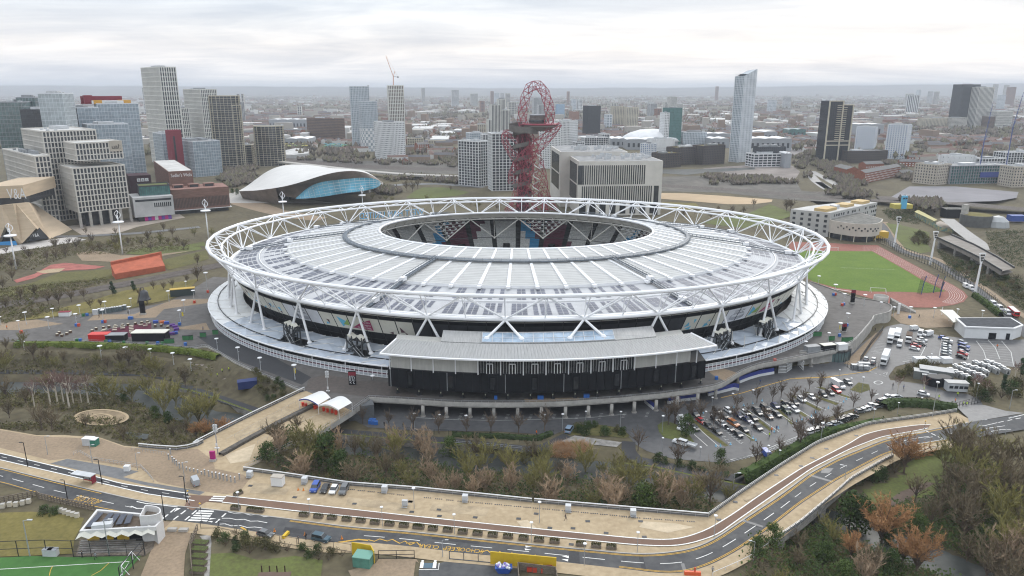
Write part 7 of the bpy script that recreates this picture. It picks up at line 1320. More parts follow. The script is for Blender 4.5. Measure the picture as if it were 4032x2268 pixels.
rlg('mesh_fence',pts('D1','100,1000 215,985 480,1040 620,1100 1000,1165 1350,1195 1530,1225'),2.2,'thin dark fence between lower footway and garden',FEN,4,(1.0,.1),.06);rlg('mesh_fence',pts('D1','20,1449 0,1180 70,1020'),2,'timber fence along the sandy lane by the raised beds',TIMBER,1.2,(1.0,.6,.3),.12);rlg('mesh_fence',pts('D0','0,760 360,690 370,715 900,830'),1.8,'dark timber fence along the meadow top',TIMBER,1.0,(1.0,.7,.4,.1),.16);rlg('steel_gate',pts('D2','410,1290 790,1325 960,1345'),2.2,'long dark sliding gate of the asphalt yard',mat('gate_blue_grey',(.05,.065,.085),.5),2.4,(1.0,.08),.12);rlg('steel_gate',pts('D1','1790,1285 1850,1287 1890,1285 2130,1280'),2.2,'dark double gate of the gravel yard',FEN,2.6,(1.0,.5,.08),.1)
rlg('crowd_barrier',pts('D0','700,300 750,275 880,350 1050,375 1340,420 1400,480 1460,555'),1.1,'light steel crowd barriers along the grey asphalt patch',STEEL,1.3,(1.0,.5),.05);rlg('crowd_barrier',pts('C2','400,1080 750,1110 1100,1140',LOWZ),1.3,'galvanised guard rail along the towpath',STEEL,3,(1.0,.55),.07);rlg('crowd_barrier',pts('D0','1255,255 1590,300'),1.0,'row of bicycle hoops at the riverside garden edge',STEEL,.9,(1.0,),.05)
for i,(a,b2_,h,lb,w_)in enumerate((((293,573),(405,576),2.6,'white football goal at the school end of the field',2),((708,965),(853,972),2.6,'white football goal on the red edge near the drum',2))):
 p,q=G('B4',*a,LOWZ),G('B4',*b2_,LOWZ);m=MB();Z=Vc((0,0,h));bk=Vc((0,2 if i==0 else-2,0));m.tube(p,p+Z,.1,n=5);m.tube(q,q+Z,.1,n=5);m.tube(p+Z,q+Z,.1,n=5);m.tube(p+Z,p+bk,.06,n=4);m.tube(q+Z,q+bk,.06,n=4);m.tube(p+bk,q+bk,.06,n=4);tag(m.build('football_goal',WHITE),lb,'goal')
p,q=G('D0',1165,1440,.1),G('D0',1265,1300,.1);m=MB();Z=Vc((0,0,2.4));m.tube(p,p+Z,.1,n=5);m.tube(q,q+Z,.1,n=5);m.tube(p+Z,q+Z,.1,n=5);m.tube(q+Z,q+Vc((1.6,0,0)),.06,n=4);m.tube(p+Z,p+Vc((1.6,0,0)),.06,n=4);tag(m.build('football_goal',WHITE),'white football goal on the green pitch behind the fence','goal')
cg=thing('throwing_cage','blue posted throwing cage with dark net by the track bend','cage',G('B4',1290,1010,LOWZ));C_=[G('B4',x,y,LOWZ)for x,y in((1155,985),(1195,990),(1310,975),(1380,960),(1370,1020))];HT=[10,11,11,9,9]
for p,h in zip(C_[1:],HT[1:]):m=MB();m.pipe([p,p+Vc((.6,0,h*.6)),p+Vc((1.6,0,h))],.22,5);m.build('post',mat('post_blue',(.03,.05,.22),.5),cg)
m=MB()
for(a,ha),(b2_,hb)in zip(list(zip(C_,HT))[:-1],list(zip(C_,HT))[1:]):
 for k in range(13):p=a.lerp(b2_,k/12);m.tube(p,p+Vc((1.2,0,(ha+hb)/2)),.035,n=3)
 for k in range(12):m.tube(a+Vc((.1*k,0,ha*k/11)),b2_+Vc((.1*k,0,hb*k/11)),.035,n=3)
m.build('net',mat('dark_green_net',(.03,.05,.035),.9),cg)
bs=thing('bus_shelter','glass bus shelter with a grey roof and red seat beside the road','bus shelter',G('D0',820,560));a,b2_=G('D0',768,560,.1),G('D0',885,580,.1);d=(b2_-a).normalized();an=math.atan2(d.y,d.x);n=Vc((-d.y,d.x,0));c=(a+b2_)/2;m=MB();m.box(c+n*.7+Vc((-1.2,0,2.7)),((b2_-a).length+2.6,2.2,.16),an);m.build('roof',LIGHTGREY,bs);m=MB();m.box(c+n*1.2+Vc((0,0,1.3)),((b2_-a).length,.06,2.2),an);m.build('glass_back',GP,bs);m=MB();m.box(c+n*.9+Vc((0,0,.55)),((b2_-a).length*.8,.35,.1),an);m.build('seat',mat('seat_red',(.5,.05,.04),.6),bs);m=MB();m.box(b2_+n*.5+Vc((0,0,1.4)),(.12,1.5,2.2),an);m.build('advert_panel',MAR,bs)
for p in(a,b2_,c):m=MB();m.tube(p+n*1.1,p+n*1.1+Vc((0,0,2.7)),.07,n=5);m.build('post',DARK,bs)
area('green_pitch',pts('D0','-200,1290 0,1277 300,1262 700,1272 1270,1262 1350,1250 1180,1449 1100,1600 -200,1600'),mat('artificial_turf',(.06,.15,.04),.95,noise=.16,scale=.35,world=True,scale2=.05),'bright green artificial pitch with white and orange lines','pitch',dz=.06)
m=MB();line(m,pts('D0','-200,1400 0,1388 1230,1315 1180,1400 1100,1520'),.17,.1);line(m,sln(pts('D0','870,1449 960,1400 1040,1325'),16,1),.16,.1,1);line(m,sln(pts('D0','470,1449 480,1400 500,1360'),12,1),.16,.1,1);tag(m.build('pitch_line',[LINEW,LINEY]),'white and orange lines on the artificial pitch','pitch line',kind='structure')
area('meadow',pts('D0','-200,860 0,850 300,840 560,860 800,900 760,1000 710,1100 690,1240 380,1255 -200,1275'),MEADOW,'olive meadow behind the tall black fence','meadow',dz=.05);area('sandy_lane',pts('D0','1560,930 1880,955 1830,1010 1760,1250 1740,1600 1280,1600 1360,1400 1440,1200 1480,1090'),SAND2,'sandy lane beside the white pavilion','lane',dz=.07);area('pavilion_terrace',pts('D0','720,1270 760,1100 1480,1080 1460,1190 1380,1260'),TIMBER,'timber stepped terrace under the zigzag awning','terrace',dz=.08)
pv=thing('pavilion','white pavilion with solar panels on its flat roof and a rounded corner turret','building',G('D0',1480,1080));zr=5.0;PVW=mat('ribbed_white_cladding',(.62,.61,.60),.6,noise=.06,scale=4,stretch=(3,3,.2));Q=[G('D0',x,y,zr)for x,y in((755,1020),(1485,980),(1550,905),(1545,870),(1330,850),(920,812))];m=MB();m.prism(Q,3.9,zr,top=False,bot=True);QA,QB=Q[0].lerp(Q[5],.34),Q[1].lerp(Q[4],.34);m.prism([QA,QB,Q[1]]+Q[2:],0,3.9,top=False);I=grow(Q,-.55)if sum(Q[i].x*Q[(i+1)%6].y-Q[(i+1)%6].x*Q[i].y for i in range(6))>0 else grow(Q,.55);m.strip([Vc((p.x,p.y,zr))for p in Q],[Vc((p.x,p.y,zr))for p in I],0,True);m.strip([Vc((p.x,p.y,zr))for p in I],[Vc((p.x,p.y,zr-.7))for p in I],0,True);m.build('wall',PVW,pv);m=MB();m.flat(I,zr-.65);m.build('roof',mat('brown_sedum_roof',(.13,.10,.075),.95,noise=.25,scale=1),pv)
for k in range(5):m=MB();a,b2_=G('D0',1000+60*k-(40 if k==0 else 0),850+5*k,zr),G('D0',880+82*k-(40 if k==0 else 0),985-8*k,zr);d=b2_-a;m.box((a+b2_)/2+Vc((0,0,.1)),(d.length,1.35,.12),math.atan2(d.y,d.x));m.build('solar_panel',mat('dark_solar_cell',(.045,.052,.075),.3),pv)
m=MB();a,b2_=G('D0',880,985,zr),G('D0',1070,965,zr);d=b2_-a;m.box((a+b2_)/2+Vc((0,0,.2)),(d.length,1.6,1.2),math.atan2(d.y,d.x));m.build('air_duct',LIGHTGREY,pv);TQ=rsm([G('D0',x,y,7.2)for x,y in((1324,880),(1345,838),(1380,772),(1430,776),(1490,786),(1522,802),(1535,828),(1520,852),(1480,868),(1400,878),(1326,881))],26);m=MB();m.prism(TQ,0,7.2,top=False);cT=sum(TQ,Vc())/26;m.strip(TQ,[p.lerp(cT,.12)for p in TQ]);m.strip([p.lerp(cT,.12)for p in TQ],[p.lerp(cT,.12)-Vc((0,0,2.5))for p in TQ]);m.build('turret',PVW,pv);m=MB();m.flat([p.lerp(cT,.1)for p in TQ],5.6);m.build('turret_roof',TIMBER,pv)
aw=MB();n_=12
for k in range(n_):
 a,b2_=G('D0',750,1045,4.2).lerp(G('D0',1480,985,4.2),k/n_),G('D0',750,1045,4.2).lerp(G('D0',1480,985,4.2),(k+1)/n_);c,d=G('D0',715,1105,3.2).lerp(G('D0',1470,1062,3.2),k/n_),G('D0',715,1105,3.2).lerp(G('D0',1470,1062,3.2),(k+1)/n_);u=Vc((0,0,.8));aw.quad(c+(u if k%2 else u*0),d+(u*0 if k%2 else u),b2_+(u*0 if k%2 else u),a+(u if k%2 else u*0))
aw.build('zigzag_awning',mat('awning_white',(.68,.66,.58),.7),pv);m=MB();a,b2_=QA*Vc((1,1,0)),QB*Vc((1,1,0));d=b2_-a;m.box((a+b2_)/2+Vc((0,-.2,1.95)),(d.length,.3,3.8),math.atan2(d.y,d.x));m.build('veranda_shade',BLACK,pv);m=MB();[m.box(a+d*u+Vc((0,-.45,1.4)),(1.6,.2,1.8),math.atan2(d.y,d.x))for u in(.06,.14,.36,.52,.6)];m.build('yellow_door',mat('door_yellow',(.6,.38,.03),.6),pv)  # black box behind the awning paints the shade of the open veranda
for k in range(6):m=MB();a,b2_=G('D0',745+5*k,1235-22*k,.1),G('D0',1330+10*k,1215-22*k,.1);d=b2_-a;m.box((a+b2_)/2+Vc((0,0,.15)),(d.length,.35,.3),math.atan2(d.y,d.x));m.build('terrace_step',CONC2,pv)
for i,(x,y)in enumerate(((30,800),(95,785),(155,785),(218,770),(275,755),(580,845),(618,855),(655,870),(695,880),(735,890))):bxt('bulk_bag',f'{nth(i + 1)} pale bulk bag along the dark timber fence','bulk bag','D0',x,y,1.0,.9,1.25,W6,.2,CONC,.05,'pale bulk bags along the fence')
for i,(x,y)in enumerate(((465,1250),(510,1252))):bxt('grey_cabinet',('grey cabinet at the pitch fence','second grey cabinet joined to the first at the pitch fence')[i],'cabinet','D0',x,y,2.2,1.3,1.8,LIGHTGREY,0,W7,.06)
for i,(x,y)in enumerate(((1640,1018),(1748,1022))):bxt('stone_block',('pale stone block nearer the pavilion turret','pale stone block nearer the timber fence')[i],'block','D0',x,y,2.2,1.0,.7,CONC,0,None,.08)
area('garden_lawn',pts('D1','190,1240 400,1230 640,1300 1000,1260 1260,1300 1240,1449 1200,1600 180,1600'),GRASS,'rough lawn of the play garden below the road','lawn',dz=.06);area('gravel_yard',pts('D1','1500,1400 1760,1330 1790,1290 2150,1290 2174,1330 D2 90,1310 70,1449 60,1600 D1 1600,1600'),SAND2,'brown gravel yard behind the dark double gate','yard',dz=.06);area('asphalt_yard',pts('D2','110,1600 120,1395 315,1330 420,1300 850,1345 1060,1380 1080,1600'),ASPH,'asphalt yard behind the long sliding gate','yard',dz=.07);area('garden_path',pts('D1','85,1070 190,1060 200,1130 180,1449 140,1600 90,1600 130,1449 150,1150'),CONC2,'pale path beside the raised beds','path',dz=.07)
for i,(x,y)in enumerate(((100,1148),(92,1210),(88,1278),(82,1345),(75,1410))):th=bxt('raised_bed',f'{nth(i + 1)} raised vegetable bed from the road down the lane fence','raised bed','D1',x,y,3.4,1.7,.8,TIMBER,-.1,mat('bed_greens',(.09,.13,.03),.95,noise=.5,scale=2,col2=(.06,.05,.03)),.05,'raised beds along the lane')
yw=thing('yellow_hoarding','yellow hoarding round the green container','hoarding',G('D1',1540,1250));m=MB();L=[G('D1',x,y,0)for x,y in((1540,1245),(1720,1275),(1750,1330))];
for a,b2_ in zip(L[:-1],L[1:]):d=b2_-a;m.box((a+b2_)/2+Vc((0,0,1.7)),(d.length,.2,3.4),math.atan2(d.y,d.x))
YH=mat('yellow_board',(.60,.40,.02),.6,noise=.08,scale=.5);m.build('board',YH,yw);bxt('green_container','green steel container inside the yellow hoarding','container','D1',1650,1335,4.2,3.2,2.7,mat('container_green',(.08,.22,.17),.6,noise=.15,scale=.6),-.2,mat('container_lid_green',(.16,.32,.26),.7),.05)
yw=thing('yellow_hoarding','long yellow hoarding above the bin store and skip','hoarding',G('D2',800,1340));m=MB();a,b2_=G('D2',800,1335,0),G('D2',1425,1395,0);d=b2_-a;m.box((a+b2_)/2+Vc((0,0,1.7)),(d.length,.25,3.4),math.atan2(d.y,d.x));m.build('board',YH,yw)
sk=thing('skip','blue skip heaped with white rubbish bags','skip',G('D2',925,1405));p=G('D2',925,1408,.05);m=MB();P=[p+Vc(q)for q in((-1.2,-.8,0),(1.2,-.8,0),(1.2,.8,0),(-1.2,.8,0))];P2=[p+Vc(q)for q in((-2,-.95,0),(2,-.95,0),(2,.95,0),(-2,.95,0))];m.prism(P,.05,1.5,poly2=P2);m.build('body',mat('skip_blue',(.02,.07,.3),.5),sk);m=MB();sr=random.Random(1)
for k in range(22):m.lathe(p+Vc((sr.uniform(-1.6,1.6),sr.uniform(-.7,.7),1.4+sr.uniform(0,.5))),[(.1,-.3),(.36,-.1),(.3,.2),(.05,.3)],6,mi=k%3//2)
m.build('rubbish_bag',[W2,mat('bag_violet',(.25,.2,.5),.6)],sk)
m=MB();bst_=thing('bin_store','timber slatted bin store with an open top','bin store',G('D2',1240,1440));a,b2_=G('D2',1060,1395,0),G('D2',1420,1440,0)
for(s,e_)in((a,b2_),(a,a+Vc((.3,-7,0))),(b2_,b2_+Vc((.3,-7,0)))):d=e_-s;m.box((s+e_)/2+Vc((0,0,1.1)),(d.length,.18,2.2),math.atan2(d.y,d.x))
m.build('slatted_wall',TIMBER,bst_)
for i,(x,y,cc)in enumerate(((1170,1400,'red'),(1225,1405,'red'),(1272,1395,'yellow'),(1305,1410,'red'),(1360,1400,'red'))):bxt('yard_bin',f'{nth(i + 1)} bin in the timber bin store, a {cc} one','bin','D2',x,y,1.25,1.0,1.3,RD if cc=='red' else YH,.1,mat('bin_lid_maroon',(.2,.02,.03),.5)if cc=='red' else None,.08)
m=MB();p=[G('D2',x,y,.1)for x,y in((140,1372),(265,1372),(262,1325),(148,1325))];m.add(p,[(0,1,2,3)]);q=(p[0]+p[1]+p[2]+p[3])/4;[m.box(q+Vc((dx,.1,.03)),(.8,2.2,.03),0,1)for dx in(-1.4,1.6)];[m.lathe(q+Vc((dx,1.6,.02)),[(.35,0),(.35,.03)],8,mi=1)for dx in(-1.4,1.6)];line(m,pts('D2','120,1392 305,1392 312,1330'),.2,.12,1);tag(m.build('charging_bay',[mat('bay_blue_grey',(.09,.14,.18),.8),LINEW]),'blue grey parking bay with two white figure symbols','parking bay')
pf=thing('play_frame','dark timber play frame with a green panel on the garden lawn','play frame',G('D1',790,1449));
for x in(685,760,830,905):p=G('D1',x,1460,0);m=MB();m.tube(p,p+Vc((0,0,3)),.16,n=4);m.build('post',mat('dark_brown_wood',(.06,.035,.025),.8),pf)
for x in(715,870):p=G('D1',x,1455,3.1);m=MB();m.box(p,(3.6,3,.2),.1);m.build('roof',mat('brown_felt',(.13,.09,.07),.9),pf)
p=G('D1',790,1462,1.2);m=MB();m.box(p,(5,.15,.9));m.build('panel',GN,pf)
m=MB();p=G('D3',668,1435,.1);th=thing('road_barrier','red and orange plastic road barrier lying at the side turning','barrier',p);m.prism([p+Vc((-1.9,-.3,0)),p+Vc((1.8,-.5,0)),p+Vc((1.8,.1,0)),p+Vc((-1.9,.3,0))],.1,1.0);m.build('panel',mat('barrier_orange',(.62,.10,.03),.5),th);m=MB();m.box(p+Vc((.5,0,1.4)),(.3,.3,1.0));m.build('lamp',RD,th)
m=MB();a,b2_=G('D1',880,1095,.1),G('D1',932,1042,.1);d=b2_-a;m.box((a+b2_)/2+Vc((0,0,.35)),(d.length,.7,.7),math.atan2(d.y,d.x));tag(m.build('yellow_barrier',YH),'yellow plastic barrier on the road between two cars','barrier')
for i,(c,x,y)in enumerate(parse('D1 800,1028 1090,1062 1440,1098 1025,634 1075,638 C3 770,790 620,815 1060,740 1155,720 1240,700 1330,675 1960,745 2105,685 2130,660 1245,1030 1270,1050 1445,970 1485,935 1660,868 1710,855 1838,790 890,1105 935,1105 1030,1090 1800,825')):
 p=GT(c,float(x),float(y),.08);th=thing('traffic_cone',f'{nth(i + 1)} cone, {"an orange one on the road side" if i < 5 else "a pale blue one among the parking bays"}','cone',p);col=mat('cone_orange',(.65,.22,.03),.5)if i<5 else mat('cone_blue',(.25,.55,.75),.5);m=MB();m.box(p+Vc((0,0,.03)),(.55,.55,.06));m.build('base',col,th);m=MB();m.lathe(p+Vc((0,0,.06)),[(.22,0),(.05,.85)],7);m.build('shaft',col,th)
# ------------------------------------------------------------------ vehicles
PAINT=mat('car_paint',(.3,.3,.3),.3,spec=.6)
PC={n:mat('paint_'+n,c,.28,spec=.6)for n,c in dict(white=(.72,.72,.72),black=(.012,.012,.014),silver=(.36,.38,.40),grey=(.13,.135,.14),dark=(.035,.037,.042),red=(.42,.02,.025),navy=(.02,.03,.09),blue=(.03,.08,.34),orange=(.36,.12,.03),green=(.02,.045,.025),teal=(.035,.08,.11),skyblue=(.22,.30,.40),brown=(.10,.055,.035)).items()}
HLT=mat('headlight_glass',(.6,.6,.58),.15)
def vehicle(name,L,W,H,prof,cab,cat):
 """side profile of the body, then the cabin as (rear foot, front foot, rear top, front top, foot height)"""
 r=thing(name,'v',cat);m=MB();n=len(prof);w=W/2;vs=[(x,s*(w-(.06 if z>.6 else 0)),z)for s in(-1,1)for x,z in prof];m.add(vs,[tuple(range(n)),tuple(range(2*n-1,n-1,-1))]+[((i+1)%n,i,n+i,n+(i+1)%n)for i in range(n)])
 a,b_,c,d,z=cab;t=.8*w
 if d>c:m.add([(c,-t,H-.05),(d,-t,H-.05),(d,t,H-.05),(c,t,H-.05),(c+.05,-t,H),(d-.1,-t,H),(d-.1,t,H),(c+.05,t,H)],[(4,5,6,7),(0,1,5,4),(1,2,6,5),(2,3,7,6),(3,0,4,7)])
 m.build('body',PAINT,r)
 if d>c:m=MB();k=w*.93;m.add([(a,-k,z),(b_,-k,z),(b_,k,z),(a,k,z),(c,-t,H-.05),(d,-t,H-.05),(d,t,H-.05),(c,t,H-.05)],[(0,1,5,4),(1,2,6,5),(2,3,7,6),(3,0,4,7)]);m.build('window',CARGL,r)
 rr=.33 if H<2.3 else.42
 for x in(-L*.31,L*.31):
  for s in(-1,1):m=MB();m.tube((x,s*(w-.2),rr),(x,s*(w+.02),rr),rr,n=10);m.tube((x,s*(w+.02),rr),(x,s*(w+.03),rr),rr*.55,n=8,mi=1);m.build('wheel',[TYRE,LIGHTGREY],r)
 for s in(-1,1):m=MB();m.box((L/2-.02,s*w*.7,.68 if H<2.3 else.9),(.12,.36,.16));m.build('headlight',HLT,r)
 m=MB();[m.box((-L/2+.02,s*w*.8,.8),(.1,.25,.2))for s in(-1,1)];m.build('tail_light',RD,r);return proto(r)
CARP_=[(-2.1,.3),(2.1,.3),(2.17,.6),(2.0,.78),(1.05,.95),(-1.9,1.0),(-2.15,.85)]
VK={'h':vehicle('parked_car',4.3,1.8,1.5,CARP_,(-2.0,1.15,-1.45,.25,.95),'car'),'s':vehicle('parked_car',4.5,1.85,1.42,[(-2.25,.3),(2.2,.3),(2.27,.6),(2.1,.76),(1.0,.92),(-1.5,.96),(-2.2,.92)],(-1.75,1.1,-.95,.2,.93),'car'),'u':vehicle('parked_car',4.7,1.95,1.85,[(-2.3,.38),(2.3,.38),(2.35,.75),(2.2,1.05),(1.0,1.15),(-2.25,1.15),(-2.35,.9)],(-2.25,1.15,-2.1,.5,1.13),'car'),'v':vehicle('parked_van',5.6,2.05,2.5,[(-2.8,.4),(2.75,.4),(2.8,.9),(2.6,1.2),(1.95,1.35),(1.2,2.45),(-2.75,2.45),(-2.8,1.5)],(.6,2.1,1.0,1.25,1.4),'van')}
def head(c,x,y,dx,dy,z):a,b_=G(c,x,y,z),G(c,x+dx,y+dy,z);return math.atan2(b_.y-a.y,b_.x-a.x)
def cars(s,dx,dy,fmt,group,kind='h',jig=.05):
 cnt={}
 for tok in parse(s):
  c,x,y,col=tok[:4];k=tok[4]if len(tok)>4 else kind;p=GT(c,float(x),float(y),.1);cnt[(col,k)]=cnt.get((col,k),0)+1;w_={'v':'van','u':'high car','s':'saloon','h':'car'}[k]
  place(VK[k],p,head(c,float(x),float(y),dx,dy,p.z)+rnd.uniform(-jig,jig),fmt.format(f'{nth(cnt[(col, k)])} {col} {w_}'),group,None,(PAINT,PC[col]))
def one(c,x,y,dx,dy,col,k,label,sc=None,dz=.06):p=GT(c,x,y,dz);return place(VK[k],p,head(c,x,y,dx,dy,p.z),label,None,sc,(PAINT,PC[col]))
one('D1',1187,628,-45,80,'blue','u','bright blue high car with a cream roof at the railing, nose to the road');one('D1',1280,635,-45,75,'black','s','black car between the blue one and the white one on the promenade');one('D1',1365,645,-45,75,'white','h','white car between two dark ones on the promenade');one('D1',1460,650,-40,75,'grey','u','dark grey high car last in the promenade row');one('D1',715,1068,80,22,'grey','h','grey hatchback on the road beside the garden fence');one('D1',1245,1112,80,18,'teal','u','dark blue old estate car on the road near two people');one('D0',1858,570,-40,-70,'silver','v','silver van on the brown plaza by the bollards',.85);one('C2',1550,962,40,-60,'skyblue','u','pale blue van car at the orange sign gate',1.1)
one('C3',565,875,-50,-35,'white','v','white van behind the bare tree by the grass island');one('C3',568,935,-50,45,'white','v','white van nose out at the grass island edge',.9)
fl=one('C3',550,1085,-90,-28,'white','u','white flatbed truck with an open grey load bed',(1.1,1,1.05));
p=GT('C3',600,1092,.1);a=head('C3',600,1092,90,28,p.z);m=MB();m.box((1.2,0,.95),(4.6,2.0,.15));[m.box((1.2,s*1.0,1.2),(4.6,.08,.5))for s in(-1,1)];m.box((3.5,0,1.2),(.08,2,.5));lb=m.build('load_bed',LIGHTGREY);lb.parent=fl;lb.location=(-1.6,0,0);lb.rotation_euler=(0,0,math.pi)
cars('C3 690,815,black 750,880,red 815,920,black 900,980,black,s 690,945,dark 905,785,black,u 972,830,black 950,905,white 1020,950,black 1100,1005,black 1155,960,black 1010,778,white 1108,828,navy 1170,800,white 1185,868,navy 1245,850,black 1285,940,black,s 1280,785,dark,u 1360,760,black,u 1390,835,brown 1455,735,navy 1470,815,black 1555,780,green,u 1640,770,white 1555,720,black 1640,702,dark 1705,672,white 1805,648,white,s 1910,628,black 1975,608,grey 2035,588,red,u 2145,508,grey 885,860,black 1610,735,dark 1290,800,black',95,66,'{} from the grass island among the tree lined bays','cars in the tree lined bays')
one('C3',1058,905,95,60,'orange','u','orange pickup among black cars in the tree lined bays',(1.12,1,1));one('C3',2048,535,95,52,'white','v','long white lettered van at the far end of the bays',(1.25,1,1))
cars('C3 1830,870,grey 1780,985,white 1830,968,white 1885,955,grey 1975,925,skyblue 2020,905,grey 2100,865,dark 2150,850,dark C4 175,1095,white 215,1085,grey 330,1050,grey 395,1025,silver 435,995,dark 480,970,dark 540,955,dark 610,905,grey 655,893,white 690,880,silver 730,850,white 775,860,grey 815,808,grey 850,800,silver 885,768,white 935,775,white 965,770,silver',70,-12,'{} of the hedge side row in the car park','cars in the hedge side row')
one('C3',1375,1205,60,60,'blue','v','blue and white van under the hedge at the hatched bays',.85);one('C4',1215,738,95,22,'white','h','white marked car before the gate cabin')
cars('C4 1130,308,white 1145,280,red 1160,258,grey 1180,240,silver 1205,222,white 1195,262,dark',95,22,'{} of the short block by the brown lorry','cars beside the brown lorry')
cars('C4 1405,205,blue 1440,235,white,u 1440,255,dark 1430,278,white 1430,298,silver 1432,325,white 1430,350,silver 1430,378,grey',95,14,'{} of the long column facing the other column','cars in the first long column');cars('C4 1585,248,silver 1600,285,blue,u 1600,315,navy,u 1585,340,silver 1590,355,red 1575,388,black',95,28,'{} of the column nearest the empty bays','cars in the second column')
cars('C4 670,405,silver 742,412,white 735,440,grey',40,-70,'{} behind the black fence below the walkway','cars below the walkway');one('C4',988,270,-20,80,'white','v','white van standing between the lorries and the parked cars');one('C4',1185,170,-30,60,'white','v','white box van beside the rounded white van');one('C4',1255,175,-90,15,'white','v','rounded white van beside the box van');one('C4',1130,118,90,-10,'white','v','white covered vehicle at the court fence',.9)
for i,(x,y,z)in enumerate(((1880,1095,'farthest'),(1942,1135,'middle'),(2012,1180,'last'))):o=one('B4',x,y,60,45,'white','v',('white police van first in line behind the red bus','white police van second in line behind the red bus','white police van beside the red bus')[i],(1.0,1,1));m=MB();[m.box((-2+k*.7,s*1.04,1.2),(.66,.03,.5),0,k%2)for k in range(7)for s in(-1,1)];q=m.build('chequer_band',[PC['blue'],mat('police_yellow',(.6,.6,.05),.5)]);q.parent=o
for i,(x,y)in enumerate(((1620,925),(1670,945))):one('B4',x,y,60,40,'white','v',('white van beyond the black track fence','second white van beyond the black track fence')[i])
for c,x,y,dx,dy,col,h,l,lb in(('C4',905,215,-22,80,W2,3.9,14,'large white lorry with a red lettered roof'),('C4',968,200,-22,80,W2,3.8,11,'white lorry parked beside the one with a lettered roof'),('C4',850,420,-35,80,W2,4.0,13,'white lorry alone by the heap of black bags'),('C4',1075,225,-18,80,mat('lorry_brown',(.09,.055,.035),.7),3.4,9,'brown covered lorry next to the white van'),('B4',2068,1185,70,60,mat('bus_red',(.50,.02,.025),.4),3.2,11,'red single deck bus with a white roof on the park road')):
 p=GT(c,x,y,.1);a=head(c,x,y,dx,dy,p.z);bus='bus' in lb;r=thing('bus' if bus else 'lorry',lb,'bus' if bus else 'lorry',p,None,a if a else.01);m=MB();m.box((-.9 if not bus else 0,0,.9+(h-.9)/2),(l-(2.4 if not bus else 0),2.5,h-.9));m.build('box_body' if not bus else 'body',col,r);m=MB();m.box((-.9 if not bus else 0,0,h+.04),(l-(2.6 if not bus else.6),2.4,.08));m.build('roof',W2 if col is not MATS.get('lorry_brown')else col,r)
 if not bus:m=MB();m.prism([Vc(q)for q in((l/2-2,-1.2,0),(l/2,-1.2,0),(l/2,1.2,0),(l/2-2,1.2,0))],.6,3.0);m.build('cab',W2,r)
 m=MB();m.box((l/2+.02,0,2.2),(.06,2.1,1.0));[m.box(((l/2-.9)if not bus else 0,s*1.26,2.2),(1.0 if not bus else l*.85,.04,.9))for s in(-1,1)];m.build('window',CARGL,r)
 for x_ in(-l*.36,-l*.25,l*.36):
  for s in(-1,1):m=MB();m.tube((x_,s*1.0,.5),(x_,s*1.27,.5),.5,n=10);m.build('wheel',TYRE,r)
for i,(x,y)in enumerate(((585,480),(650,462),(640,490))):bxt('grey_skip',f'{nth(i + 1)} grey covered skip behind the black fence','skip','C4',x,y,4.5,1.8,1.6,MIDGREY,-.1,LIGHTGREY,LOWZ+.1)
for i,(x,y)in enumerate(((1190,425),(1300,425),(1430,425))):bxt('white_marquee',f'{nth(i + 1)} low white tent behind the plant yard hedge','tent','C4',x,y,6-i,3,2.2,W2,.05,None,LOWZ+.1)
bk=MB()
for s in('C4 720,330 790,330','C4 1020,425 1175,400 1250,250','C4 1365,380 1395,195','C4 1640,400 1660,270','C4 1820,420 1790,320 1720,225','C4 1945,400 1900,290 1830,215','C4 2075,460 2050,330 1960,225','C3 1160,735 1490,970','C3 1010,760 1380,1000','C3 840,800 1250,1040','C3 1340,690 1640,895','C3 1510,655 1795,830','C3 1640,620 1940,765','C3 1710,590 2090,695','C3 1830,550 2174,660','C3 680,990 810,1105','C3 740,950 920,1110','C3 1360,1140 1500,1080 1700,1000','C3 1030,1235 1290,1180'):line(bk,pts(*[s.split()[0],' '.join(s.split()[1:])],LOWZ),.3,.13)
for i in range(9):line(bk,pts('C4',f'{735 + i * 6},{345 - i * 14} {840 + i * 4},{352 - i * 14}',LOWZ),.15,.13);line(bk,pts('C4',f'{1020 + i * 15},{420 - i * 20} {1165 + i * 9},{405 - i * 17}',LOWZ),.15,.13);line(bk,pts('C4',f'{1720 + i * 12},{225 + i * 22} {2000 + i * 9},{240 + i * 24}',LOWZ),.15,.13)
for(x0,y0,x1,y1,n)in((740,815,1020,1090,20),(960,950,1130,1090,14),(1370,1150,1690,1010,22),(1040,1235,1250,1185,12)):
 for k in range(n):t=k/n;x,y=x0+(x1-x0)*t,y0+(y1-y0)*t;line(bk,pts('C3',f'{x},{y} {x + 34},{y - 8 if k % 2 else y + 14}',LOWZ),.2,.13)
mkl='C4 835,535 875,520 870,545';line(bk,pts('C4','835,535 872,522 868,546 835,535',LOWZ),.3,.13);line(bk,sln([G('C4',788+40*math.cos(a),622+16*math.sin(a),LOWZ)for a in np.linspace(0,6.28,16)],20,0),.5,.13);line(bk,pts('C4','735,748 790,728',LOWZ),.6,.13);dashes(bk,rsm(pts('C4','710,518 880,570',LOWZ),20),.3,1,1,.13)
line(bk,pts('C2','0,828 380,852 850,862 1280,852 1730,836 2100,800',LOWZ),.2,.13)
for k in range(9):x=490+222*k;y=850-(k-3)**2*.9;[line(bk,pts('C2',f'{x + 6 * j},{y - 14 * j} {x + 30 + 6 * j},{y - 14 * j - 4}',LOWZ),.2,.13)for j in range(4)]
tag(bk.build('bay_marking',mat('worn_white_paint',(.50,.50,.48),.8)),'worn white bay lines and hatching of the car parks','marking',kind='structure')
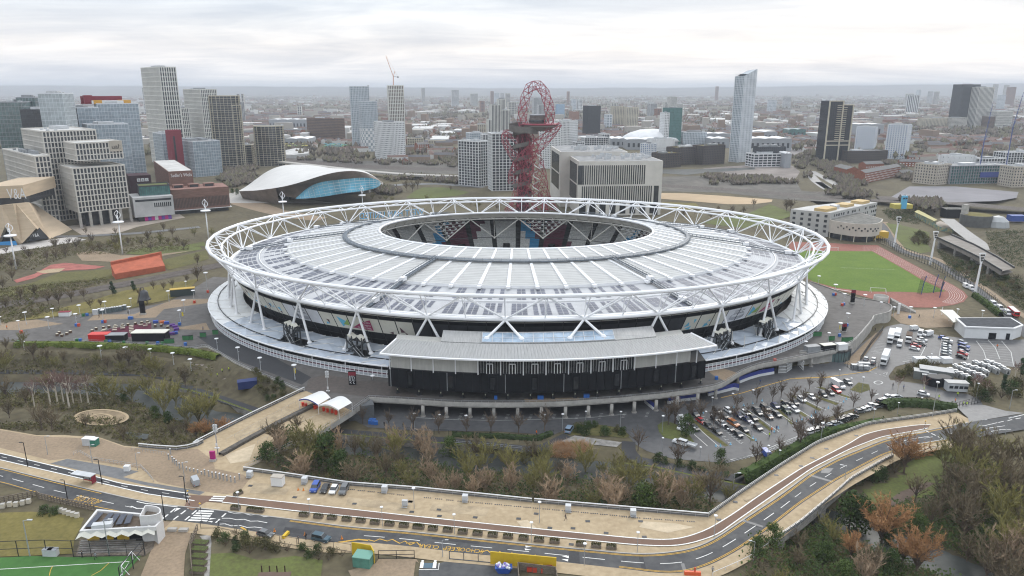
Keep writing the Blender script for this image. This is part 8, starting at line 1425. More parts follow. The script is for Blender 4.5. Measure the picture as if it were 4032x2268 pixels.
yl=MB();line(yl,pts('C3','940,645 1140,600 1400,520 1600,465 2000,450',LOWZ),.35,.13);line(yl,pts('C4','0,580 300,568 480,545 700,515 780,470',LOWZ),.35,.13);tag(yl.build('kerb_line',LINEY),'yellow kerb line along the podium service road','marking',kind='structure')
for i,s in enumerate(('620,850 660,840 1010,1100 980,1110 690,930','1000,835 1045,840 1270,1050 1230,1055','1170,770 1200,765 1430,950 1400,960','1420,720 1455,715 1640,890 1610,900','1500,670 1530,665 1760,815 1735,830','1600,625 1630,615 1900,760 1870,770','1720,595 1760,590 2060,700 2030,715','1850,545 1890,540 2174,640 2150,650')):area('bay_planting',pts('C3',s,LOWZ),ROUGH,f'{nth(i + 1)} planted strip between the parking bays','planting',dz=.12)
area('grass_island',pts('C3','335,910 370,880 430,868 520,900 640,1000 700,1090 640,1095 520,1050 400,1025 350,970',LOWZ),GRASS,'grass island at the near end of the parking bays','lawn',dz=.12);area('grass_island',pts('C2','1570,905 1830,900 2060,935 2120,1010 2080,1030 1900,1010 1640,1000 1560,1000',LOWZ),ROUGH,'planted island beside the service road fork','planting',dz=.12);area('stone_slab',pts('C2','1470,1060 1600,1005 2050,1070 2000,1115',LOWZ),CONC2,'stone slab bank above the reeds','bank',dz=.14);area('grass_island',pts('C4','520,690 600,620 700,640 710,690 620,720',LOWZ),ROUGH,'round shrub island by the mini roundabout','planting',dz=.12)
for r in VK.values():
 for o in KIDS[r.name]+[r]:bpy.data.objects.remove(o)
# ------------------------------------------------------------------ people
SKIN=mat('skin',(.50,.32,.24),.6);HAIR=mat('dark_hair',(.03,.02,.015),.7);TOP=mat('coat_cloth',(.03,.03,.035),.9);LEG=mat('trouser_cloth',(.02,.02,.025),.9);SHOE=mat('shoe',(.02,.02,.02),.7)
def figure(stride,bend):
 V_=[((0,0,.95),.15,.11),((0,.0,1.2),.16,.11),((bend,0,1.42),.17,.10),((bend*1.3,0,1.53),.055,.055),((bend*1.5,0,1.66),.095,.105),((bend*1.5,0,1.76),.06,.07)];E_=[(0,1),(1,2),(2,3),(3,4),(4,5)]
 for s in(-1,1):
  k=len(V_);f=s*stride;V_+=[((bend,s*.21,1.40),.062,.062),((bend-f*.35,s*.27,1.12),.048,.048),((bend-f*.6+.08,s*.25,.88),.036,.036),((bend-f*.66+.12,s*.24,.79),.04,.022)];E_+=[(2,k),(k,k+1),(k+1,k+2),(k+2,k+3)]
  k=len(V_);V_+=[((0,s*.10,.88),.085,.09),((f*.45,s*.105,.50),.06,.06),((f*.85-.05,s*.11,.09),.043,.043),((f*.85+.14,s*.12,.035),.045,.033)];E_+=[(0,k),(k,k+1),(k+1,k+2),(k+2,k+3)]
 me=bpy.data.meshes.new('body');me.from_pydata([v[0]for v in V_],E_,[]);o=bpy.data.objects.new('body',me);COL.objects.link(o);o.modifiers.new('s','SKIN');o.modifiers.new('d','SUBSURF').levels=1
 for i,d in enumerate(me.skin_vertices[0].data):d.radius=V_[i][1:];d.use_root=(i==0)
 dg=bpy.context.evaluated_depsgraph_get();dg.update();me2=bpy.data.meshes.new_from_object(o.evaluated_get(dg));bpy.data.objects.remove(o)
 for mm in(TOP,LEG,SKIN,SHOE):me2.materials.append(mm)
 for p in me2.polygons:
  c=p.center;p.material_index=2 if(c.z>1.52 or(abs(c.y)>.2 and c.z<.87))else(0 if c.z>.86 else(1 if c.z>.1 else 3))
 r=thing('person','person','person');b_=bpy.data.objects.new('body',me2);COL.objects.link(b_);b_.parent=r;m=MB();hx=bend*1.5-.02;m.lathe((hx,0,1.66),[(.11,.02),(.112,.06),(.09,.13),(.03,.16)],8);m.build('hair',HAIR,r);m=MB();m.box((hx+.12,0,1.655),(.035,.03,.05));[m.box((hx+.10,s*.038,1.69),(.02,.025,.014),0,1)for s in(-1,1)];m.box((hx+.105,0,1.60),(.015,.05,.012),0,1);[m.box((hx,s*.11,1.66),(.04,.02,.06))for s in(-1,1)];m.build('face',[SKIN,HAIR],r);return proto(r)
WALK,STAND=figure(.42,.04),figure(.06,.02);HV=mat('hi_vis_yellow',(.55,.75,.04),.7);HO=mat('hi_vis_orange',(.8,.17,.02),.7);TC_={'k':TOP,'y':HV,'o':HO,'b':mat('blue_coat',(.03,.06,.2),.9),'g':mat('grey_shirt',(.25,.26,.28),.9),'r':mat('red_coat',(.4,.03,.03),.9)}
for c,x,y,col,w_,lb in(('D2',1515,925,'k',1,'person in black striding along the promenade near the railing'),('D3',1366,600,'k',1,'person in dark clothes walking up the bridge footway'),('D3',858,1428,'g',1,'person in grey shirt running on the outer footway at the bend'),('D1',1027,1137,'k',0,'person in dark clothes standing behind the old estate car'),('D1',1098,1108,'k',0,'person in dark green beside the traffic cone on the road'),('C1',1208,876,'k',1,'person in black walking alone down the footbridge'),('C1',1238,787,'k',0,'person in black at the middle of the red ticket gates'),('C1',1284,782,'k',0,'person in black under the second white tent'),('C1',1222,760,'y',0,'person in yellow vest under the white tents'),('C4',1662,1146,'k',1,'taller person in black at the far zebra crossing'),('C4',1682,1150,'r',1,'shorter person in dark red at the far zebra crossing'),('C3',1310,507,'b',1,'person in blue walking past the blue screen on the service road'),('C3',1397,1022,'y',0,'person in yellow vest at the end of the parking bays'),('C3',1420,972,'o',0,'person in orange vest at the end of the parking bays'),('C3',1466,957,'b',0,'person in blue coat at the end of the parking bays'),('C4',925,667,'k',1,'person in black by the bare tree at the mini roundabout'),('C4',1028,685,'b',0,'person in blue by the dashed line at the roundabout'),('C4',565,802,'k',1,'person in black crossing the lane by the hedge side row'),('C4',1218,702,'y',0,'person in yellow vest behind the white marked car'),('C4',1540,752,'y',0,'person in vest beside the grey gate cabin'),('C4',1362,780,'y',0,'person in yellow vest by the red and white cones'),('C4',1597,842,'y',0,'first person in yellow vest at the black entrance gate'),('C4',1626,847,'y',0,'second person in yellow vest at the black entrance gate'),('C4',1518,812,'o',0,'person in orange vest at the hedge end of the gate'),('C4',1917,292,'o',1,'person in orange walking over the empty bays'),('C4',757,132,'k',0,'person in black at the top of the brown walkway'),('C4',468,150,'k',1,'person in black beside the small dark totem'),('B4',1176,1212,'k',1,'person in black crossing the gravel court'),('B4',1895,1022,'k',1,'person in dark clothes on the path behind the track'),('B0',945,1337,'k',1,'person in black walking by the portable toilets'),('B0',1221,1302,'k',0,'person in black near the disc lamp on the plaza'),('B0',68,1440,'o',0,'person in orange vest at the far end of the plaza'),('C1',305,405,'y',0,'person in yellow vest near the podium portal'),('C1',368,393,'y',0,'second person in yellow vest near the podium portal'),('C1',257,446,'y',0,'person in yellow vest behind the dark bush by the ramp'),('C2',1237,1002,'o',0,'person in orange jacket among the clipped hedges'),('C2',1655,667,'k',1,'person in black under the black hall'),('C1',1845,922,'k',0,'person in black by the fence near the blue bins'),('C1',2025,932,'k',1,'person in black walking on the service road pavement'),('D0',912,1292,'g',1,'person in grey and black kit on the green pitch'),('D0',785,1278,'k',0,'person in black at the edge of the green pitch'),('E1',2290,432,'b',1,'person in blue walking past the white canopy end')):
 P_=WALK if w_ else STAND;place(P_,GT(c,x,y,.1),rnd.uniform(0,6.28),lb,None,1.08,(TOP,TC_[col])if col!='k' else None)
# ------------------------------------------------------------------ trees and shrubs
def tmat(name,c1,c2,rough=.95):
 m=bpy.data.materials.new(name);m.use_nodes=True;nt_=m.node_tree;b_=nt_.nodes['Principled BSDF'];b_.inputs['Roughness'].default_value=rough;b_.inputs['Specular IOR Level'].default_value=.15
 oi=nt_.nodes.new('ShaderNodeObjectInfo');g_=nt_.nodes.new('ShaderNodeTexCoord');n_=nt_.nodes.new('ShaderNodeTexNoise');n_.inputs['Scale'].default_value=.55;n_.inputs['Detail'].default_value=3;nt_.links.new(g_.outputs['Object'],n_.inputs['Vector'])
 a=nt_.nodes.new('ShaderNodeMath');a.operation='MULTIPLY_ADD';a.inputs[1].default_value=.7;nt_.links.new(oi.outputs['Random'],a.inputs[0]);s_=nt_.nodes.new('ShaderNodeMath');s_.operation='MULTIPLY_ADD';s_.inputs[1].default_value=1.5;s_.inputs[2].default_value=-.6;nt_.links.new(n_.outputs['Fac'],s_.inputs[0]);nt_.links.new(s_.outputs[0],a.inputs[2])
 r=nt_.nodes.new('ShaderNodeValToRGB');r.color_ramp.elements[0].color=(*c2,1);r.color_ramp.elements[1].color=(*c1,1);nt_.links.new(a.outputs[0],r.inputs['Fac']);nt_.links.new(r.outputs['Color'],b_.inputs['Base Color']);return m
TW={'olive':tmat('olive_twigs',(.287,.256,.091),(.165,.152,.061)),'brown':tmat('brown_twigs',(.232,.183,.116),(.134,.110,.073)),'tan':tmat('tan_twigs',(.488,.354,.232),(.329,.244,.171)),'orange':tmat('orange_twigs',(.46,.25,.115),(.31,.175,.085)),'birch':tmat('birch_twigs',(.244,.146,.122),(.159,.104,.091)),'street':tmat('purple_brown_twigs',(.195,.152,.116),(.128,.100,.079)),'ivy':tmat('ivy_leaves',(.076,.107,.030),(.027,.049,.016)),'conifer':tmat('conifer_needles',(.049,.085,.037),(.024,.043,.022)),'shrub':tmat('shrub_leaves',(.134,.128,.049),(.073,.067,.034)),'scrub':tmat('scrub_twigs',(.201,.165,.098),(.110,.093,.061)),'hedge':tmat('hedge_leaves',(.183,.207,.043),(.091,.122,.024)),'bushy':tmat('bush_leaves',(.073,.104,.037),(.030,.046,.017))}
BK={'olive':tmat('olive_bark',(.268,.244,.134),(.171,.146,.085)),'brown':tmat('brown_bark',(.171,.128,.098),(.098,.073,.061)),'pale':tmat('pale_bark',(.610,.549,.464),(.464,.403,.329)),'tan':tmat('tan_bark',(.464,.366,.256),(.317,.244,.183))}
def twig(m,q,p,L,d,w=.05):
 e=(d+Vc((q.uniform(-.7,.7),q.uniform(-.7,.7),q.uniform(-.25,.6)))).normalized()*L;s_=e.cross(Vc((q.uniform(-1,1),q.uniform(-1,1),q.uniform(-1,1))));s_=s_.normalized()*w if s_.length>1e-4 else Vc((w,0,0));m.add([p-s_,p+s_,p+e],[(0,1,2)])
def bare(kind,bark,seed,H=10,R_=4.2,nl=8,up=.55,tw=11,t0=.22,w=.066,nsub=8,tl=1.0):
 q=random.Random(seed);r=thing('tree','t','tree');m=MB();m.tube((0,0,-1.2),(0,0,H*t0+.3),.02*H+.05,.014*H+.03,6);c=MB()
 for i in range(nl):
  a=2*math.pi*(i+q.uniform(-.3,.3))/nl;rr=R_*q.uniform(.45,1.0)*(.35 if i%4==3 else 1);ht=H*q.uniform(.78,1.0)if i%4==3 else H*q.uniform(.55,.93);z0=H*t0*q.uniform(.6,1.5);P=[Vc((rr*(u**(1.25-up*.6))*math.cos(a+u*.3),rr*(u**(1.25-up*.6))*math.sin(a+u*.3),z0+(ht-z0)*(u**(.7+.5*up))))for u in(0,.3,.6,1.0)]
  m.pipe(P,[.012*H+.02,.008*H+.02,.005*H+.015,.02],4)
  for j in range(nsub):
   u=.3+.7*j/nsub;k=min(2,int(u*3));b0=P[k].lerp(P[k+1],min(1,u*3-k));d=((P[k+1]-P[k]).normalized()+Vc((q.uniform(-1,1),q.uniform(-1,1),q.uniform(-.2,.7)))).normalized();L=H*q.uniform(.13,.26);e=b0+d*L;c.tube(b0,e,.03,.012,3,cap=False)
   for t in range(tw):twig(c,q,b0.lerp(e,q.uniform(.1,1)),H*q.uniform(.05,.14)*tl,d if tl==1.0 else d*.35,w)
 m.build('trunk',BK[bark],r);c.build('crown',TW[kind],r);return proto(r)
def leafy(kind,seed,H=8,R_=3,n=1500,cone=False,s0=.22,name='tree',cat='tree'):
 q=random.Random(seed);r=thing(name,'t',cat);m=MB();m.tube((0,0,-1),(0,0,H*.7),.18,.06,6);m.build('trunk' if name=='tree' else 'stem',BK['brown'],r);c=MB();blobs=[]
 for i in range(14):z=q.uniform(.18,.92)*H;k=(1-z/H)if cone else math.sin(math.pi*min(1,.15+.8*z/H));a=q.uniform(0,6.28);d=R_*k*q.uniform(.2,.8);blobs.append((Vc((d*math.cos(a),d*math.sin(a),z)),R_*(.26+.3*k)))
 for i in range(n):
  o,rad=q.choice(blobs);v=Vc((q.gauss(0,1),q.gauss(0,1),q.gauss(0,1))).normalized();p=o+v*rad*(q.uniform(.55,1.05));s_=s0*q.uniform(.6,1.4);t=v.orthogonal().normalized().lerp(Vc((q.uniform(-1,1),q.uniform(-1,1),q.uniform(-1,1))),.6).normalized()*s_;u_=(v+Vc((q.uniform(-.6,.6),q.uniform(-.6,.6),.3))).cross(t).normalized()*s_
  if p.z>.05:c.add([p-t,p+u_*.7,p+t,p-u_*.7],[(0,1,2,3)])
 c.build('crown',TW[kind],r);return proto(r)
TREE={'olive':[bare('olive','olive',s,10,4.6,10,.6,16)for s in(1,2,3)],'brown':[bare('brown','brown',s,10,4.2,10,.5,16)for s in(4,5,6)],'tan':[bare('tan','tan',s,9,3.4,13,.9,14,.1)for s in(7,8)],'orange':[bare('orange','brown',s,10,4.8,17,.3,22,.2,.06,11,.62)for s in(9,10)],'birch':[bare('birch','pale',s,12,2.2,7,.9,8,.5,.045)for s in(11,12)],'street':[bare('street','brown',s,9,2.4,8,.8,10,.3)for s in(13,14)],'ivy':[leafy('ivy',s,8,3.4,1700)for s in(15,16)],'conifer':[leafy('conifer',17,9,3,1500,True)],'shrub':[leafy('shrub',s,2.6,2.2,700,False,.16,'shrub','shrub')for s in(18,19)],'bushy':[leafy('bushy',s,3.2,2.2,800,False,.18,'shrub','shrub')for s in(20,21)],'scrub':[bare('scrub','brown',s,3.2,2.6,9,.5,9,.05,.045)for s in(22,23)]}
for r in TREE['scrub']:r.name='shrub';r['category']='shrub'
KIDS.update({r.name:[o for o in bpy.data.objects if o.parent==r]for L in TREE.values()for r in L})
LOOK={'olive':'bare olive tree','brown':'bare brown tree','tan':'bare straw coloured tree','orange':'orange twigged willow','birch':'white stemmed birch','street':'slim bare purple brown tree','ivy':'dark evergreen tree','conifer':'dark conifer','shrub':'olive shrub','bushy':'dark green bush','scrub':'bare twiggy shrub'}
CNT={}
def put(kind,p,h,where,group):
 P_=TREE[kind][rnd.randrange(len(TREE[kind]))];base={'birch':12,'olive':10,'brown':10,'orange':10,'tan':9,'street':9,'ivy':8,'conifer':9,'shrub':2.6,'bushy':3.2,'scrub':3.2}[kind];k=h/base;CNT[(kind,where)]=CNT.get((kind,where),0)+1;w_=k*rnd.uniform(.9,1.15)
 place(P_,p,rnd.uniform(0,6.28),f'{nth(CNT[(kind, where)])} {LOOK[kind]} {where}',group,(w_,w_,k))
def trees(s,where,group):
 """kind,x,y of the foot and the height in metres"""
 c=None
 for tok in s.split():
  a=tok.split(',')
  if len(a)==1:c=a[0];continue
  put({'o':'olive','b':'brown','t':'tan','w':'orange','r':'birch','s':'street','i':'ivy','c':'conifer','h':'shrub','u':'bushy','x':'scrub'}[a[0]],GT(c,float(a[1]),float(a[2])),float(a[3]),where,group)
def fill(poly,n,kinds,h0,h1,where,group,seed,dmin=3.5,avoid=True):
 q=random.Random(seed);X=[p.x for p in poly];Y=[p.y for p in poly];got=[];tries=0
 while len(got)<n and tries<n*60:
  tries+=1;x,y=q.uniform(min(X),max(X)),q.uniform(min(Y),max(Y))
  if poly_sdf(poly,np.array([x]),np.array([y]))[0]<.5 or any((x-a)**2+(y-b_)**2<dmin**2 for a,b_ in got):continue
  got.append((x,y))
 for x,y in sorted(got):put(q.choice(kinds),Vc((x,y,TZ(x,y))),q.uniform(h0,h1),where,group)
WOOD=pts('D1','600,430 780,300 900,150 1250,105',-3)+pts('D2','0,200 700,240 1250,270',LOWZ)+pts('D3','0,420 560,520 1050,640 820,840',LOWZ)+pts('D2','2100,790 1200,720 0,600 D1 2100,620 1500,560 900,480',-2)
fill(WOOD,62,['olive']*9+['brown']*4+['tan']*3+['ivy']*2,6,11.5,'in the river wood before the promenade railing','trees in the river wood',5,4.6)
trees('D1 i,1300,430,12 i,1440,520,9 t,850,270,8 D2 t,1370,740,10 t,1960,790,10 t,740,640,8 i,420,340,8 D3 t,380,800,12 t,560,800,10 b,830,780,13 o,60,700,11 i,130,800,5 C1 b,830,1110,9','picked out in the river wood by its own colour','trees in the river wood')
fill(pts('D4','1250,1000 1400,400 1600,220 1750,280 2174,500 2400,700 2400,1500 1900,1600 1500,1200',LOWZ),42,['brown']*3+['olive']*4,8,14,'in the bare wood beside the road bend','trees in the bare wood by the road bend',6,5)
trees('D4 w,810,1180,15 w,1140,1449,13 w,520,1300,8 w,1030,470,13 w,1010,1340,8 i,500,1050,13 i,1150,1100,7 i,860,1190,6 t,1950,1500,14 t,2120,1400,12 b,1140,730,8 b,720,1449,9 t,650,1500,9 b,1560,330,9 i,900,1449,7','picked out under the road bridge by its own colour','trees under the road bridge')
fill(pts('D4','-100,1000 200,960 420,1050 380,1300 560,1500 500,1700 -400,1700 -420,1449',LOWZ),14,['brown','olive','ivy'],4,7,'in the thicket below the outer bridge railing','trees in the thicket below the bridge',9,6)
trees('C0 r,330,730,11 r,480,705,12 r,550,700,13 r,610,710,13 r,660,740,14 r,845,712,13 r,700,700,10 r,775,690,9 o,980,680,12 o,1070,690,10 o,1260,690,10 o,1400,640,9 o,1570,830,15 o,1680,760,12 o,1900,900,14 o,1980,860,12 o,1790,900,11 b,90,830,7 b,400,950,9 b,500,960,8 b,1180,1050,6 w,1870,1030,6 w,1960,1020,7 w,2130,950,6 b,820,930,5 b,250,700,7 b,60,640,8 o,450,560,7 i,1480,850,5 i,1600,890,5 i,1180,690,4 b,1780,1000,6 b,1650,1010,5','in the riverside garden before the ramp','trees in the riverside garden')
fill(pts('C0','-300,240 300,260 1000,300 1700,400 2050,520 1900,560 1400,400 700,385 -300,380',-4),22,['brown','olive','brown'],5,9,'on the bank between ramp and towpath','trees on the bank below the ramp',12,4)
trees('C2 s,70,950,8 s,310,985,8 s,570,995,7 s,805,990,8 s,1068,990,8 s,1315,960,9 C1 s,1640,900,7 s,1890,930,7 C3 s,440,900,9 s,500,890,10 i,610,1020,8 s,640,860,8 s,740,860,8 s,870,900,7 s,930,930,7 s,1090,760,7 s,1060,870,7 s,1180,850,6 s,1280,690,7 s,1360,860,6 s,1430,680,7 s,1510,640,7 s,1600,730,7 s,1640,650,6 s,1720,700,6 s,1780,560,5 s,1850,740,6 s,1950,640,5 s,1890,530,6 s,525,1300,9 s,1690,1120,9 s,1880,990,9 s,2040,910,7 s,1270,1290,8 s,150,1150,8 i,935,1310,6 s,1500,1200,7 C4 s,180,1110,8 s,230,700,6 s,390,960,6 s,720,800,5 s,20,1180,9 s,550,850,6 r,970,720,7 r,1215,720,7 r,1690,740,9 r,1740,720,8 r,1810,760,7 c,2140,560,8 c,1970,700,7 r,2080,600,8','among the car park bays and service road','slim trees of the car park')
LP_=pts('B0','-100,900 300,880 700,740 1250,720 1800,690 1800,600 1400,560 900,610 500,640 -100,760')
fill(LP_,34,['brown','brown','olive','street'],5,9,'in the park gardens between museum and railway','trees in the park gardens',21,6)
trees('B0 c,1075,1120,8 c,1270,1080,6 b,1880,830,7 b,1880,980,9 b,460,1200,8 b,560,1200,8 b,680,1180,7 b,200,1160,7 b,60,1250,7 b,330,1120,6 b,800,1150,6 b,1460,1060,5 b,1560,1070,5 b,1640,1050,5 b,1780,1000,5 b,1330,1130,5 b,960,1230,5 b,860,1240,5 o,1050,660,6 o,1150,650,6 o,1850,560,7 o,2020,560,7 b,1560,510,7 b,1640,560,8 b,820,540,6 b,1100,540,5 b,30,1060,7 b,120,980,7','along the railway bank by the plaza','trees along the railway bank')
fill(pts('B3','560,200 1000,190 1300,210 1000,280 560,260'),12,['brown','street'],5,8,'behind the far rim of the stadium','trees behind the stadium rim',23,7);fill(pts('B2','-400,60 400,100 900,190 500,210 -300,190'),16,['brown','olive'],5,8,'between stadium rim and pool lawn','trees between the rim and pool lawn',24,7)
trees('B3 b,1560,200,11 b,1600,190,11 b,1250,160,8 A1 b,1690,1330,12 b,1750,1340,12 b,1800,1310,11 c,2000,1050,9 A2 b,60,1330,6','standing out near the sandy yard','trees near the sandy yard')
fill(pts('B4','850,150 1200,130 1500,170 1450,230 1000,240',LOWZ),12,['brown','olive'],6,9,'by the railway beyond the school','trees by the railway beyond the school',25,6);fill(pts('B4','1500,780 1800,760 2174,950 2300,1200 2000,1000',LOWZ),14,['brown','olive'],3.5,6,'on the shrub bank behind the track','trees on the shrub bank',26,6)
trees('A1 i,230,1385,7 i,290,1400,6 i,340,1395,7 i,390,1405,6 i,440,1400,7 i,490,1408,6 i,540,1412,7 i,590,1415,6 i,40,1360,6 i,80,1370,7 i,1480,1330,6 i,1530,1330,5','before the base of the pool building','evergreens before the pool building')
sh=lambda poly,n,kinds,h0,h1,where,seed:fill(poly,n,kinds,h0,h1,where,'shrubs '+where,seed,2.2)
sh(pts('B4','1080,430 1250,400 1330,470 1320,540 1120,530',LOWZ),14,['scrub','shrub'],3,5,'in the round thicket by the viaduct',31);sh(pts('B4','1420,720 1700,700 2174,850 2174,1050 1800,900',LOWZ),30,['scrub','shrub','bushy'],2.5,4,'on the bank behind the track fence',32);sh(pts('C3','90,1120 200,1200 480,1270 760,1320 1010,1370 1000,1400 700,1330 300,1250',LOWZ),18,['bushy'],2,3.6,'along the towpath hedge',33);sh(pts('D1','200,1050 480,1060 640,1130 1000,1190 1500,1250 1500,1330 1270,1330 1000,1240 600,1260 330,1200',0),26,['shrub','bushy','scrub'],1.6,3,'in the garden border under the road',34);sh(pts('D0','370,800 560,860 540,900 400,860',0),6,['bushy'],2,3.2,'by the timber fence of the meadow',35);sh(pts('C4','950,560 1100,470 1400,450 1340,490 1130,500 1050,590',LOWZ),14,['shrub','scrub'],2.4,3.6,'round the plant yard',36);sh(pts('C4','1600,620 1900,640 2174,560 2174,820 1850,830 1700,760',LOWZ),18,['shrub','bushy','scrub'],2.4,4,'behind the car park gate',37);sh(pts('D4','430,590 760,560 1000,480 900,440 700,520',LOWZ),8,['bushy','scrub'],2.5,4,'under the road bridge railing',38);sh(pts('C1','600,440 1000,610 820,690 620,560',-2),16,['bushy','shrub'],1.6,2.6,'on the bank below the podium parapet',39);sh(pts('C2','1570,930 1830,910 2060,960 2080,1010 1640,1000',LOWZ),9,['bushy','shrub'],2,3.4,'on the island at the service road fork',40)
def hedge(L,w,h,kind,label,n=40):
 th=thing('hedge',label,'hedge',L[0]);q=random.Random(len(label));L=rsm(L,40);m=MB();tot=sum((b_-a).length for a,b_ in zip(L[:-1],L[1:]));N=int(tot*n)
 for _ in range(N):
  u=q.uniform(0,38.99);k=int(u);c=L[k].lerp(L[k+1],u-k);d=(L[k+1]-L[k]).normalized();s_=Vc((-d.y,d.x,0));a=q.uniform(-.35,3.5);e=.8+.25*math.sin(u*2.1)*math.sin(u*.7);v=s_*(math.cos(a)*w/2*e)+Vc((0,0,max(.1,math.sin(a))*h*e*q.uniform(.7,1.05)));p=c+v;r_=q.uniform(.18,.42);t=Vc((q.uniform(-1,1),q.uniform(-1,1),q.uniform(-1,1))).normalized()*r_;g_=v.normalized().cross(t).normalized()*r_;m.add([p-t,p+g_,p+t,p-g_],[(0,1,2,3)])
 m.build('foliage',TW[kind],th);m=MB();m.strip([p+Vc((0,0,-.3))for p in ofs(L,w*.36)],[p+Vc((0,0,h*.75))for p in ofs(L,w*.2)]);m.strip([p+Vc((0,0,h*.75))for p in ofs(L,w*.2)],[p+Vc((0,0,h*.75))for p in ofs(L,-w*.2)]);m.strip([p+Vc((0,0,h*.75))for p in ofs(L,-w*.2)],[p+Vc((0,0,-.3))for p in ofs(L,-w*.36)]);m.build('branch_mass',TW[kind],th)
hedge(pts('C0','150,150 700,150 1100,165 1500,185 1850,220 2080,270',-.9),5,2.4,'hedge','long green hedge below the plaza parapet');hedge(pts('C0','980,310 1200,320 1450,340',-4.2),4.5,2,'hedge','short green hedge below the ramp')
hedge(rpts('D3','1130,440 1350,330 1560,215 1760,120 2000,10 C4 560,985 800,940 1100,905 1300,930 1530,880',-3.6),5.5,3.4,'ivy','tall dark evergreen hedge between road bridge and car park');hedge(pts('C2','440,1000 900,1015 1240,1040 1380,985',LOWZ),3.2,1.4,'bushy','clipped dark hedge by the towpath fence');hedge(pts('C4','830,870 900,830 1150,830 1530,880',LOWZ),6,3.0,'bushy','wide dark hedge belt at the car park entrance');hedge(pts('B4','1700,1010 1800,1080 1950,1200',LOWZ),4,3.4,'ivy','dark hedge beside the police vans')
def undergrowth(name,polys,kinds,n,h0,h1,label,seed):
 q=random.Random(seed);ms=[TW[k]for k in kinds];m=MB();pt=[]
 for poly,share in polys:
  X=[p.x for p in poly];Y=[p.y for p in poly];k=int(n*share*2.2);xs=np.array([q.uniform(min(X),max(X))for _ in range(k)]);ys=np.array([q.uniform(min(Y),max(Y))for _ in range(k)]);ok=poly_sdf(poly,xs,ys)>.2;zs=terrain(xs,ys);pt+=[(x,y,z)for x,y,z,o in zip(xs,ys,zs,ok)if o and z>-7.2]
 for x,y,z in pt:
  mi=q.randrange(len(kinds));h=q.uniform(h0,h1);c=Vc((x,y,z));lf=kinds[mi]in('ivy','bushy','shrub','hedge')
  for _ in range(9):
   v=Vc((q.gauss(0,.45),q.gauss(0,.45),q.uniform(.05,1)))*h
   if lf:t=Vc((q.uniform(-1,1),q.uniform(-1,1),q.uniform(-.6,.6))).normalized()*q.uniform(.2,.4);g_=t.orthogonal().normalized()*.28;m.add([c+v-t,c+v+g_,c+v+t,c+v-g_],[(0,1,2,3)],mi)
   else:s_=v.orthogonal().normalized()*.06;b_=c+Vc((q.gauss(0,.3),q.gauss(0,.3),0));m.add([b_-s_,b_+s_,c+v],[(0,1,2)],mi)
 tag(m.build(name,ms),label,'undergrowth',kind='stuff')
undergrowth('undergrowth',[(WOOD,1.0)],['scrub','brown','olive','bushy','scrub'],3800,.8,2.6,'tangled brown undergrowth of the river wood',51)
undergrowth('undergrowth',[(pts('D4','480,780 800,790 1120,780 1380,700 1500,430 1720,300 2300,600 2400,1700 -500,1700 -420,1300 -100,980 400,900',LOWZ),1)],['scrub','brown','ivy','bushy','olive'],6000,.8,3.2,'tangled undergrowth below the road bridge',52)
undergrowth('undergrowth',[(pts('C0','-300,260 1000,310 2000,430 2100,560 1400,400 -300,380',-4),.3),(pts('C0','-300,430 700,430 1500,520 2174,800 2174,950 1750,1130 1300,1120 960,1010 0,960 -300,900 500,900 660,840 700,740 300,690 -300,690',-3.5),.9)],['scrub','brown','shrub','olive'],4200,.6,2.0,'mixed brown undergrowth of the riverside garden',53)
undergrowth('undergrowth',[(LP_,.6),(pts('B0','-200,1449 -200,1080 1000,960 1060,990 300,1180 700,1260 0,1400'),.6)],['scrub','shrub','brown'],3000,.6,2.0,'low brown scrub of the park gardens and railway bank',54)
undergrowth('reed_bed',[(pts('C2','1400,1100 1700,1075 1760,1130 1560,1200 1350,1220',LOWZ),1)],['tan','orange'],600,1.5,3,'straw coloured reeds below the stone slab',55)
undergrowth('undergrowth',[(pts('B4','1330,560 1600,680 2174,860 2400,1000 2400,1300 1900,960 1500,800',LOWZ),.7),(pts('B4','1800,400 2174,380 2300,500 2300,800 2000,680 1850,540',LOWZ),.6),(pts('B4','820,190 1200,160 1180,330 900,280',LOWZ),.4)],['scrub','shrub','bushy'],2600,.8,2.6,'olive scrub on the banks behind the running track',56)
cr_=MB();c=[G('C0',965+250*math.cos(a),835+72*math.sin(a),-3)for a in np.linspace(0,6.28,33)];tag_=area('amphitheatre',c,mat('garden_gravel',(.26,.20,.13),.95,noise=.2,scale=.3,world=True),'round gravel amphitheatre in the riverside garden','amphitheatre',dz=.15);line(cr_,c,.9,.3);line(cr_,[G('C0',965+100*math.cos(a),838+34*math.sin(a),-3)for a in np.linspace(2.6,6.6,20)],.8,.3);tag(cr_.build('stone_seat_ring',mat('buff_stone',(.40,.31,.2),.9)),'curved buff stone seat rings of the garden amphitheatre','seat ring')
